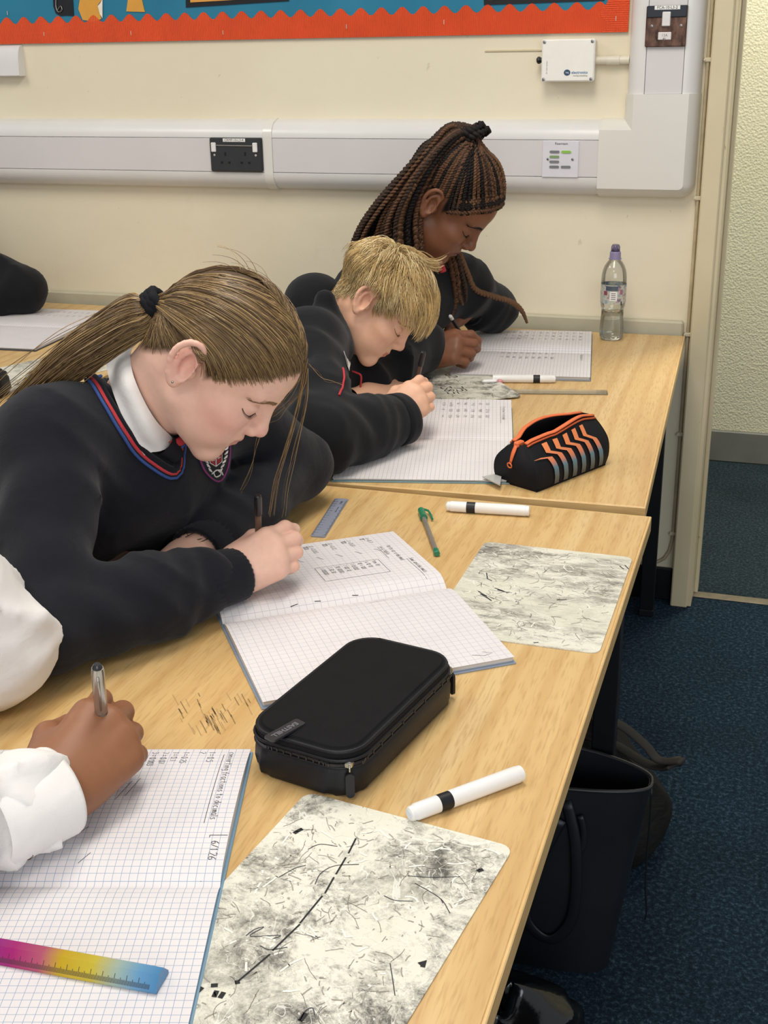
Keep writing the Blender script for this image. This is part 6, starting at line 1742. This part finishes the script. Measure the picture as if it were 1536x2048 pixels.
# ponytail
tw = to_w(hd, TIE+unit(TIE-A_(0, 0, 0.035))*0.008)
tail = catmull([tw, aty(296, 620, tw[1]-0.003), aty(262, 637, tw[1]-0.01), aty(205, 676, tw[1]-0.02), aty(142, 722, tw[1]-0.03), aty(80, 778, tw[1]-0.035), aty(18, 838, tw[1]-0.035), aty(-40, 900, tw[1]-0.035)], 40)
N2 = 2000; a_ = rg.random(N2)*2*PI; rr_2 = np.sqrt(rg.random(N2)); wdt = np.interp(np.linspace(0, 1, 40), [0, .05, .22, .5, 0.8, 1], [.011, .013, .026, .026, .018, .007])
tt = unit(np.gradient(tail, axis=0)); e1 = unit(np.cross(tt, A_(0, 1, 0))); e2 = np.cross(tt, e1)
ph = rg.random((N2, 1))*6; TT = np.linspace(0, 1, 40)[None]
rad = rr_2[:, None]*wdt[None]*(1+0.12*np.sin(TT*9+ph)); an = a_[:, None]+0.35*np.sin(TT*4+ph)
P = tail[None]+(np.cos(an)*rad)[..., None]*e1[None]+0.75*(np.sin(an)*rad)[..., None]*e2[None]
fly = rg.random(N2) < 0.05; P[fly] += (TT[..., None]**1.5*rg.normal(size=(N2, 1, 3))*0.022)[fly]
ln = 0.72+0.28*rg.random(N2); 
idx_ = np.linspace(0, 1, 40)[None]*ln[:, None]*39; i0 = np.clip(idx_.astype(int), 0, 38); fr2 = (idx_-i0)[..., None]
P = np.take_along_axis(P, i0[..., None], 1)*(1-fr2)+np.take_along_axis(P, (i0+1)[..., None], 1)*fr2
cols2 = hc[rg.integers(0, 5, N2)]*(0.85+0.4*rg.random((N2, 1)))
H2 = strands(P, np.interp(np.linspace(0, 1, 40), [0, .9, 1], [.0006, .0005, .0002]), cols2)
# loose strands hanging from the forehead, and fly-aways
L = []
hw = to_w(hd, A_(0.094, 0.006, 0.078))
for (pts, n_, sp) in (([(612, 722), (600, 790), (585, 850), (566, 910), (550, 965), (540, 1028)], 9, 0.0022), ([(615, 735), (612, 800), (600, 860), (586, 920), (572, 975), (566, 1030)], 4, 0.002),
                      ([(600, 755), (570, 800), (535, 840), (514, 890), (500, 940), (482, 985)], 4, 0.0014), ([(610, 740), (596, 790), (560, 820), (536, 835)], 5, 0.003), ([(618, 730), (640, 752), (660, 764), (684, 770)], 2, 0.001)):
    base = catmull([aty(x, y, hw[1]+0.012*i) for i, (x, y) in enumerate(pts)], 24)
    for _ in range(n_):
        o_ = rg.normal(size=3)*sp; L.append(base+o_*np.linspace(0.3, 1.6, 24)[:, None]+0.0015*np.sin(np.linspace(0, 9, 24)+rg.random()*6)[:, None]*rg.normal(size=3))
for _ in range(18):
    d0 = unit(A_(rg.uniform(-0.8, 0.9), rg.uniform(-0.5, 0.5), 1)); p0 = A_(0, 0, 0.035)+d0*(scalp(f, d0[None])[0]+0.006)
    dirv = unit(A_(-1, rg.normal()*0.4, 0.1)); L.append(to_w(hd, np.array([p0+dirv*q*0.05+A_(0, 0, 0.007)*math.sin(q*2.2)-A_(0, 0, 0.02)*q*q for q in np.linspace(0, 1, 24)])))
P = np.array(L); H3 = strands(P, np.linspace(0.00042, 0.00025, 24), hc[rg.integers(0, 5, len(L))]*1.15)
V, F, C = join([H1, H2, H3]); hair = link('hair', fast_mesh('hair', V, F, M_HAIR, True, C), girl)
tc_ = to_w(hd, TIE+A_(-0.006, 0, 0)); tdir = unit(tail[2]-tail[0])
e1 = unit(np.cross(tdir, A_(0, 0, 1))); e2 = np.cross(tdir, e1); TR = []
for k_ in range(3):
    TR.append([tc_+tdir*(k_*0.006-0.004)+(0.0150+0.001*math.sin(9*w+k_*2))*(e1*math.cos(w)+e2*math.sin(w)) for w in np.linspace(0, 2*PI, 32)])
V, F, C = strands(np.array(TR), 0.0068, np.tile(lin('#15161a'), (3, 1)), 8); link('hair_tie', fast_mesh('hair_tie', V, F, cloth_mat('#17181c'), True), girl)
lashes(hd, '#4a3a30', girl, f); brows(hd, '#8a6c4c', girl, f)
er_ = to_w(hd, A_(-0.006, -0.0795, -0.0225)); o = obj('ear_stud', MB().lathe([(0.0005, -0.0022), (0.0016, -0.0016), (0.0022, 0), (0.0016, 0.0016), (0.0005, 0.0022)], 12, er_, (0.3, -1, 0.2)), M_CHROME, girl, smooth=True)
for p_ in (A_(0.058, -0.06, -0.022), A_(0.02, -0.058, -0.05)): pass
# pen
tip = atz(517, 1158, TZ+0.014)
BIC = lambda capc: [('barrel', [(0.25, 0), (0.4, 0.02), (0.9, 0.09), (1, 0.11), (1, 0.80)], mat('#5b4438', 0.25)), ('cap', [(1.15, 0.78), (1.2, 0.80), (1.2, 0.95), (1.0, 0.99), (0.7, 1.0)], mat(capc, 0.3))]
pen('slim dark biro held upright above the navy cuff', tip, (516, 990), 0.145, BIC('#1b1b1e'))
# ================================================================== short strand hair
def short_hair(head, N, cols, rgl, top=0.060, side=0.028, low=0.012, grav=0.5, clumps=240, thick=0.0005, K=9, lift=38, vol=0.006):
    f = head['field']; D = unit(rgl.normal(size=(N*3, 3))*A_(1, 0.9, 1)+A_(0, 0, 0.35)); C0 = A_(0, 0, 0.035)
    p = C0+D*scalp(f, D)[:, None]; ok = head_zone(p-A_(0, 0, 0.001)); p = p[ok][:N]; N = len(p)
    Kc = A_(-0.050, -0.006, 0.120); gl = head['R'].T@A_(0, 0, -1.0)
    hz = np.clip((p[:, 2]-0.01)/0.075, 0, 1); L = low+(side-low)*np.clip(hz*2, 0, 1)+(top-side)*np.clip(hz*2-1, 0, 1)
    L *= 0.75+0.5*rgl.random(N); P = [p]
    twist = rgl.normal(size=N)*0.35
    for i in range(K-1):
        n = f.grad(p); v = p-Kc; v = v-n*(v*n).sum(1, keepdims=True); t = unit(v); b = np.cross(n, t)
        t = unit(t+b*(twist*(1-i/K))[:, None]); q = i/(K-1); al = math.radians(lift*(1-q)-14*q)
        d = unit(t*math.cos(al)+n*math.sin(al)+gl*grav*q*hz[:, None])
        p = p+d*(L/(K-1))[:, None]
        dist = f.sample(p); push = np.maximum(0, 0.0016+vol*q*hz-dist); p = p+n*push[:, None]; P.append(p)
    P = np.stack(P, 1)
    ci = rgl.integers(0, N, clumps); dd = ((P[:, None, 0]-P[None, ci, 0])**2).sum(-1); nc = ci[np.argmin(dd, 1)]
    w = (np.linspace(0, 1, K)**1.3*0.62)[None, :, None]*np.clip(hz+0.25, 0, 1)[:, None, None]
    P = P*(1-w)+(P[nc]+0.25*(P[:, :1]-P[nc][:, :1]))*w
    cc = cols[(nc*7+rgl.integers(0, 2, N)) % len(cols)]*(0.85+0.3*rgl.random((N, 1)))
    dk = np.clip(1.15-hz, 0, 1)[:, None]*0.35
    Pw = to_w(head, P.reshape(-1, 3)).reshape(P.shape)
    return strands(Pw, np.interp(np.linspace(0, 1, K), [0, .6, 1], [thick, thick, thick*0.35]), cc*(1-dk*0.6))
# ================================================================== blond boy in the blazer
hb = dict(s=0.91, R=euler3(math.radians(1.1), math.radians(46.4), math.radians(-15)), O=lift_head((-0.7781, 2.2912, 0.9063), 0.95, 0.91))
JB = dict(P=A_(-1.10, 2.14, 0.48), M=A_(-1.03, 2.14, 0.68), N=aty(662, 668, 2.20), SR=aty(618, 690, 2.05), SL=A_(-0.80, 2.37, 0.87),
          ER=atz(645, 872, 0.785), WR=atz(800, 838, 0.775), EL=A_(-0.73, 2.46, 0.785), WL=atz(722, 782, 0.757))
hb['field'] = build_head(0.0021, jaw=1.0, nose=0.85, lip=0.95, cheek=1.05, neck=((-0.022, 0, -0.03), tuple(to_l(hb, JB['N'])), 0.050, 0.054))
hb.update(blush=0.4, blushc='#d08a72', brow='#b08a58')
hand_b = hand_at(atz(774, 838, 0.772), atz(818, 802, 0.800), (0.25, -0.70, 0.66), POSE_WRITE, 0.82, 1.12, h=0.002)
hand_bl = hand_at(atz(735, 785, 0.757), atz(785, 772, 0.756), (0.0, -0.3, 1), POSE_REST, 0.80, 1.05, left=True, h=0.0028)
boy = person('person', 'person with short blond hair in a black blazer, writing with head bowed', JB, '#e2b193', '#d59d80', '#bd6c64', '#a88f60', hb, (hand_b, hand_bl))
bf = garment(JB, 0.007, arm=(0.062, 0.060, 0.052), chest=0.105, seed=8, fold=0.005, wr=0.004, sh=0.058)
for s_ in ('SR', 'SL'): bf.cap(JB['N']+0.25*(JB[s_]-JB['N']), JB[s_], 0.055, 0.058, 0.03)
bf.ell(JB['N']+A_(0.0, 0.0, -0.085), (0.066, 0.085, 0.066), 0.03)
# bunched collar standing off the back of the neck
bf.ell(aty(632, 590, 2.23), (0.048, 0.065, 0.040), 0.035)
bf.cap(aty(620, 610, 2.22), JB['N']+A_(-0.03, 0.02, 0), 0.05, 0.05, 0.03)
bf.cap(aty(650, 600, 2.12), aty(690, 700, 2.12), 0.020, 0.016, 0.02)
bf.cap(JB['N']+A_(0.0, 0, 0.01), to_w(hb, A_(-0.02, 0, -0.03)), 0.046, 0.054, 0.008, 's')
clip_table(bf)
blazer = piece('blazer', bf.mesh(), M_BLAZER, boy)
tr, shs = legs(JB, 0.95); piece('trousers', tr, M_TROUSER, boy); [piece('shoe', q_, M_BLACK, boy) for q_ in shs]
dB = unit(JB['WR']-JB['ER']); cuff('sleeve_hem', JB['WR']-dB*0.02, JB['WR']+dB*0.006, 0.053, 0.052, M_BLAZER, blazer)
collar(bf, hb, JB, [(690, 690), (696, 712), (702, 726)], [(688, 705), (694, 728), (699, 742)], boy, up=0.006)
for pts in ([(684, 738), (686, 758), (683, 778), (677, 793)], [(703, 742), (714, 746), (722, 752), (721, 772), (717, 795)]):
    P = line_on(bf, pts, 0.002, 20) if pts[0][0] < 700 else catmull([aty(x, y, bf.hit(712, 775)[1]-0.006) for x, y in pts], 20); V, F, C = strands(P[None], 0.0020*np.ones(20), np.zeros((1, 3)), 6); link('red_piping', fast_mesh('red_piping', V, F, M_RED, True), blazer)
rg = np.random.default_rng(31)
bc = np.stack([lin(c) for c in ('#cfae72', '#dfc38a', '#b9985f', '#ecd6a4', '#a78a5c')])
V, F, C = short_hair(hb, 6500, bc, rg, top=0.072, side=0.034, low=0.012, grav=0.42, lift=42, vol=0.011)
link('hair', fast_mesh('hair', V, F, M_HAIR, True, C), boy)
lashes(hb, '#8a6a48', boy, hb['field']); brows(hb, '#b08c5c', boy, hb['field'], 80)
tip = atz(820, 826, TZ+0.018)
pen('slim dark biro held by the blond boy', tip, (847, 703), 0.140, BIC('#1b1b1e'))
# ================================================================== girl with long braids
hq = dict(s=1.02, R=euler3(math.radians(6.5), math.radians(47.5), math.radians(3.6)), O=lift_head((-0.6690, 2.4223, 1.0914), 0.97, 1.02))
O = hq['O']
JQ = dict(P=A_(-1.06, 2.64, 0.50), M=A_(-0.985, 2.64, 0.70), N=O+A_(-0.075, 0.03, -0.125), SR=O+A_(-0.115, -0.075, -0.195), SL=aty(925, 572, 2.74),
          ER=A_(-0.885, 2.40, 0.79), WR=atz(835, 706, 0.770), EL=atz(985, 618, 0.785), WL=atz(938, 618, 0.800))
hq['field'] = build_head(0.0022, jaw=0.97, nose=1.0, lip=1.25, cheek=1.0, neck=((-0.022, 0, -0.03), tuple(to_l(hq, JQ['N'])), 0.049, 0.052))
hq.update(blush=0.0, blushc='#7a4a34', brow='#1d1512')
hand_q = hand_at(atz(842, 706, 0.768), atz(915, 688, 0.790), (0.1, -0.62, 0.75), POSE_WRITE, 0.98, 1.06, h=0.0022)
PQ = dict(index=[(80, 24, 2), (112, 30, -14), (120, 30, -38), (112, 28, -56)], middle=[(85, 3, 3), (120, 5, -14), (128, 5, -40), (120, 4, -60)], ring=[(80, -16, 1), (114, -18, -16), (120, -19, -42), (112, -19, -60)], pinky=[(70, -33, -4), (98, -39, -18), (104, -40, -36), (98, -40, -50)], thumb=[(22, 26, -10), (56, 48, -18), (84, 54, -30), (104, 48, -42)])
hand_ql = hand_at(atz(928, 614, 0.815), atz(893, 628, 0.808), (0.15, -0.8, 0.55), PQ, 0.95, 1.0, left=True, h=0.0022)
braid_girl = person('person', 'person with long brown and black braids in a black blazer by the wall', JQ, '#7d5038', '#66402c', '#6a3a30', '#17120f', hq, (hand_q, hand_ql))
qf = garment(JQ, 0.008, arm=(0.060, 0.054, 0.044), seed=12, wr=0.004)
for s_ in ('SR', 'SL'): qf.cap(JQ['N']+0.25*(JQ[s_]-JQ['N']), JQ[s_], 0.055, 0.058, 0.03)
qf.ell(JQ['N']+A_(0.0, 0.0, -0.085), (0.066, 0.085, 0.066), 0.03)
qf.cap(JQ['N']+A_(0.0, 0, 0.01), to_w(hq, A_(-0.02, 0, -0.03)), 0.048, 0.056, 0.008, 's')
clip_table(qf, -0.84)
qb = piece('blazer', qf.mesh(), M_BLAZER, braid_girl)
tr, shs = legs(JQ); piece('trousers', tr, M_TROUSER, braid_girl); [piece('shoe', q_, M_BLACK, braid_girl) for q_ in shs]
dQ = unit(JQ['WR']-JQ['ER']); cuff('sleeve_hem', JQ['WR']-dQ*0.02, JQ['WR']+dQ*0.006, 0.045, 0.044, M_BLAZER, qb)
dQ = unit(JQ['WL']-JQ['EL']); cuff('sleeve_hem', JQ['WL']-dQ*0.02, JQ['WL']+dQ*0.006, 0.045, 0.044, M_BLAZER, qb)
# shirt collar glimpsed between the braids, and the tie
nq = JQ['N']; axq = unit(O-nq)
cw = []
for t in np.linspace(0, 1, 9):
    row = []
    for a in np.linspace(-2.6, 2.6, 30):
        fwd = unit(A_(0.75, 0, -0.55)); sd = A_(0, -1, 0)
        r_ = 0.052+0.020*t; row.append(nq+axq*(0.035-0.045*t)+r_*(fwd*-math.cos(a)+sd*math.sin(a)))
    cw.append(row)
ob = obj('shirt_collar', MB().grid(np.array(cw)), M_SHIRT, braid_girl, smooth=True); md = ob.modifiers.new('thickness', 'SOLIDIFY'); md.thickness = 0.002
P = line_on(qf, [(868, 515), (872, 528), (876, 545)], 0.012, 10); V, F, C = strands(P[None], 0.008, np.zeros((1, 3)), 8); link('tie', fast_mesh('tie', V, F, M_RED, True), braid_girl)
rg = np.random.default_rng(41); f = hq['field']
def twist(paths, r, pitch, cset, rgl, sub=3):
    out = []
    for P in paths:
        L = np.linalg.norm(np.diff(P, axis=0), axis=1).sum(); K = max(12, int(L/pitch*5)); Pp = catmull(P, K)
        t = unit(np.gradient(Pp, axis=0)); a = np.cross(t, A_(0.3, 0.5, 0.81)); a = unit(a); b = np.cross(t, a); s = np.linspace(0, L, K)
        base = cset[rgl.integers(0, len(cset))]; rr = r*(0.85+0.3*rgl.random())*np.interp(np.linspace(0, 1, K), [0, .04, .75, 1], [.8, 1, .95, .45])
        for k in range(2):
            w = 2*PI*s/pitch+k*PI+rgl.random()*0.3
            Q = Pp+0.62*rr[:, None]*(a*np.cos(w)[:, None]+b*np.sin(w)[:, None])
            out.append(strands(Q[None], rr*0.72, (base*(0.8+0.4*rgl.random()))[None], 6))
    return out
BLK = lin('#1b1614'); BR1 = lin('#5c402d'); BR2 = lin('#6e5038'); BR3 = lin('#3a2b21')
BASE = on_mid(hq, 950, 268, 0.0)
C0 = A_(0, 0, 0.035); dB_ = unit(BASE-C0)
rows = []; cs = []
def row_path(root, mid, n=12, off=0.004):
    s = np.linspace(0, 1, n)[:, None]; d0 = unit(root-C0); D = unit((1-s)**2*d0+2*s*(1-s)*mid*1.15+s*s*dB_); r = scalp(f, D)
    P = C0+D*(r+off+0.009*np.sin(PI*s[:, 0])**1.5)[:, None]; w = np.clip((s-0.72)/0.28, 0, 1)**1.3; return to_w(hq, P*(1-w)+(BASE+rg.normal(size=3)*0.008)*w)
kc2 = catmull(key, 60); parts = []
for sg in (-1, 1):
    for i, u in enumerate(np.linspace(0.03, 0.98, 15)):
        root = kc2[int(u*59)]*A_(1, sg, 1)+A_(0.002, 0, 0.002); mid = unit(A_(0.25-0.35*u, sg*(0.25+0.75*u), 0.95-0.55*u))
        parts += twist([row_path(root, mid)], 0.0036, 0.012, [BLK, BLK, BLK, BR3, BR1] if i % 3 else [BR1, BR2], rg)
    for i, u in enumerate(np.linspace(0.0, 1, 9)):
        root = A_(-0.035-0.045*u, sg*(0.066-0.058*u), 0.012-0.050*u); parts += twist([row_path(root, unit(A_(-0.85, sg*(0.5-0.35*u), 0.25)))], 0.0040, 0.013, [BLK, BLK, BR3], rg)
for sg in (-1, 1):
    for i, u in enumerate(np.linspace(0, 1, 10)):
        root = A_(0.014-0.055*u, sg*0.072, 0.040-0.012*u); parts += twist([row_path(root, unit(A_(-0.10-0.5*u, sg*0.80, 0.62)), off=0.005)], 0.0042, 0.013, [BLK, BLK, BR3, BR1], rg)
# two braids wrapped along the front hairline
for (z0, cset) in ((0.010, [BR1]), (0.024, [BLK]), (0.040, [BR2]), (0.031, [BLK])):
    D = [unit(kc2[int(u*59)]*A_(1, -1, 1)+A_(-0.0, 0, z0)-C0) for u in np.linspace(1, 0, 14)]+[unit(kc2[int(u*59)]+A_(0, 0, z0)-C0) for u in np.linspace(0.1, 0.6, 6)]
    D = np.array(D); parts += twist([to_w(hq, C0+D*(scalp(f, D)+0.0055)[:, None])], 0.0042, 0.012, cset, rg)
# gathered top and the fall of braids
Bw = to_w(hq, BASE)
tie_q = [[Bw+0.026*(A_(1, 0, 0)*math.cos(w)*0.9+A_(0, 1, 0)*math.sin(w)*0.9+A_(0, 0, 1)*(0.35*math.cos(w)-0.1)) for w in np.linspace(0, 2*PI, 14)] for _ in range(1)]
LB = [(945, 250), (905, 250), (862, 285), (800, 355), (748, 415), (712, 470), (700, 520)]; RB = [(950, 262), (925, 275), (898, 300), (868, 345), (845, 400), (838, 445), (842, 505)]
for i in range(64):
    w = rg.random()**0.9; y = O[1]+rg.uniform(-0.085, 0.055)*(1 if w < 0.7 else 0.8)-0.035*(w > 0.6); jit = rg.normal(size=2)*5
    pts = [np.array(a)*(1-w)+np.array(b)*w for a, b in zip(LB, RB)]
    P = [Bw+rg.normal(size=3)*0.006]+[aty(*(p+jit*min(1, k*0.4)), Bw[1]+(y-Bw[1])*min(1, (k+1)/3)) for k, p in enumerate(pts[1:])]
    end = P[-1]; P += [end+A_(-0.005, 0, -0.05), end+A_(-0.004, 0, -0.11)]
    parts += twist([np.array(P)], 0.0052, 0.0145, [BR1, BR2, BR1, BLK, BR3] if w > 0.25 else [BLK, BR3, BR1], rg)
# braids that fall in front of the chest, one long strand on the sleeve
for pts in ([(895, 508), (903, 540), (900, 580), (905, 618)], [(905, 508), (915, 545), (918, 585), (925, 610)], [(912, 506), (922, 540), (930, 575), (932, 604)], [(900, 512), (908, 560), (912, 600), (900, 640)], [(888, 512), (893, 560), (900, 600), (896, 632)]):
    parts += twist([np.array([aty(x, y, 2.60+0.01*k) for k, (x, y) in enumerate(pts)])], 0.0055, 0.015, [BR1, BR2, BR3], rg)
lg_ = [(918, 505), (934, 545), (950, 578), (985, 592), (1018, 602), (1034, 612), (1046, 626), (1054, 646)]
parts += twist([np.array([aty(x, y, 2.62+0.028*k) for k, (x, y) in enumerate(lg_)])], 0.0052, 0.015, [BR2], rg)
V, F, C = join(parts); hairq = link('hair', fast_mesh('hair', V, F, M_HAIRM, True, C), braid_girl)
V, F, C = join(twist([np.array(t_) for t_ in tie_q]+[np.array(tie_q[0])+A_(-0.012, 0, 0.007)], 0.010, 0.022, [BLK], rg)); link('hair_wrap', fast_mesh('hair_wrap', V, F, M_HAIRM, True, C), hairq)
lashes(hq, '#15100e', braid_girl, f); brows(hq, '#1d1512', braid_girl, f)
tip = atz(950, 712, TZ+0.016)
pen('slim black pen in the hand below the braids', tip, (899, 630), 0.140, [('barrel', [(0.2, 0), (0.8, 0.07), (1, 0.1), (1, 0.90)], mat('#1a1b20', 0.3)), ('end_cap', [(1.0, 0.90), (1.0, 0.97), (0.6, 0.99)], mat('#c9c9c6', 0.3))])
# ================================================================== writer in the white shirt, cut by the frame
JN = dict(P=A_(-1.22, 0.70, 0.50), M=A_(-1.16, 0.70, 0.74), N=A_(-1.02, 0.70, 1.03), SR=A_(-0.99, 0.53, 0.99), SL=A_(-0.955, 0.875, 1.0),
          ER=A_(-0.70, 0.53, 0.785), WR=atz(100, 1588, 0.778), EL=atz(-28, 1296, 0.79), WL=A_(-0.93, 0.83, 0.765))
hn = dict(s=1.0, R=euler3(0.2, 0.75, 0.0), O=JN['N']+A_(0.12, 0.02, 0.11))
hn['field'] = build_head(0.003, neck=((-0.022, 0, -0.03), tuple(to_l(hn, JN['N'])), 0.050, 0.052)); hn.update(brow='#1d1512')
hand_n = hand_at(atz(105, 1582, 0.780), atz(214, 1458, 0.800), (0.42, -0.35, 0.84), POSE_WRITE, 1.0, 1.12, h=0.0016)
hand_nl = hand_at(A_(-0.93, 0.83, 0.765), A_(-0.93, 0.75, 0.76), (0, 0, 1), POSE_REST, 0.95, 1.0, left=True, h=0.003)
near = person('person', 'person in a white shirt at the left edge, writing with a silver pen', JN, '#8f5e40', '#7d5036', '#7a443a', '#1a1310', hn, (hand_n, hand_nl))
nf = garment(JN, 0.007, arm=(0.070, 0.064, 0.0445), chest=0.115, seed=22, fold=0.007, wr=0.006, cuffR=1.0, crease=2.6)
nf.creases(0.007, 90, 77, (0.6, -0.3, 0.7))
nf.cap(JN['EL']+A_(0, 0, 0.0), JN['EL']+A_(-0.02, -0.03, 0.07), 0.062, 0.070, 0.03)
clip_table(nf)
shirt = piece('shirt', nf.mesh(), M_SHIRT, near)
tr, shs = legs(JN); piece('trousers', tr, M_TROUSER, near); [piece('shoe', q_, M_BLACK, near) for q_ in shs]
dN = unit(JN['WR']-JN['ER']); cf = cuff('cuff', JN['WR']-dN*0.060, JN['WR']+dN*0.010, 0.0475, 0.0455, M_SHIRT, shirt)
V, F, C = short_hair(hn, 1800, np.stack([lin('#1a1310'), lin('#241a15')]), np.random.default_rng(5), top=0.02, side=0.015, thick=0.0008, grav=0)
link('hair', fast_mesh('hair', V, F, M_HAIRM, True, C), near)
tip = atz(215, 1560, TZ+0.018)
SILV = mat('#b9b5ac', 0.25, metal=0.85)
th, ax, tail_ = pen('silver metal pen in the hand with the white shirt cuff', tip, (194, 1328), 0.142, [
    ('barrel', [(0.2, 0), (0.6, 0.04), (1.0, 0.10), (1.05, 0.50), (1.05, 0.56)], SILV), ('grip_ring', [(1.1, 0.56), (1.3, 0.57), (1.3, 0.60), (1.15, 0.61)], mat('#6e6a64', 0.3, metal=0.8)),
    ('cap', [(1.15, 0.60), (1.3, 0.61), (1.3, 0.94), (1.15, 0.97)], SILV), ('end_button', [(1.1, 0.965), (0.95, 0.985), (0.6, 1.0)], mat('#2a2a2c', 0.2))], r=0.0046)
cdir = unit(CAM-(tip+tail_)/2); sdv = unit(cdir-ax*(cdir@ax)); c0 = ax*0.142*0.90+sdv*0.0072; c1 = ax*0.142*0.66+sdv*0.0075
obj('clip', MB().tube([ax*0.142*0.93+sdv*0.005, c0, c1], [0.0016, 0.0020, 0.0017], 8, True, 0.5), SILV, th, smooth=True)
# ================================================================== pupil at the far left, only a sleeve in view
JL = dict(P=A_(-2.62, 2.66, 0.50), M=A_(-2.58, 2.66, 0.72), N=A_(-2.44, 2.68, 1.02), SR=A_(-2.41, 2.52, 0.99), SL=A_(-2.36, 2.84, 0.98),
          ER=A_(-2.20, 2.36, 0.785), WR=A_(-2.02, 2.52, 0.765), EL=atz(45, 583, 0.785), WL=A_(-2.16, 2.66, 0.765))
hl_ = dict(s=1.0, R=euler3(0.0, 0.7, 0.0), O=JL['N']+A_(0.12, 0, 0.10))
hl_['field'] = build_head(0.004, neck=((-0.022, 0, -0.03), tuple(to_l(hl_, JL['N'])), 0.050, 0.052)); hl_.update(brow='#3a2a20')
h1 = hand_at(JL['WR'], JL['WR']+A_(0.07, 0.03, 0.01), (0, 0, 1), POSE_REST, 0.9, 1.0, h=0.003); h2 = hand_at(JL['WL'], JL['WL']+A_(-0.02, -0.07, 0.0), (0, 0, 1), POSE_REST, 0.9, 1.0, left=True, h=0.003)
farp = person('person', 'person at the far left table, only a black sleeve in view', JL, '#c99a80', '#b88468', '#a8605a', '#2a1d16', hl_, (h1, h2))
lf = garment(JL, 0.009, arm=(0.066, 0.060, 0.046), seed=30); clip_table(lf, -2.302)
piece('blazer', lf.mesh(), M_BLAZER, farp); tr, shs = legs(JL, 1.0); piece('trousers', tr, M_TROUSER, farp); [piece('shoe', q_, M_BLACK, farp) for q_ in shs]
V, F, C = short_hair(hl_, 1500, np.stack([lin('#2a1d16'), lin('#3a281e')]), np.random.default_rng(6), top=0.04, thick=0.0009)
link('hair', fast_mesh('hair', V, F, M_HAIRM, True, C), farp)
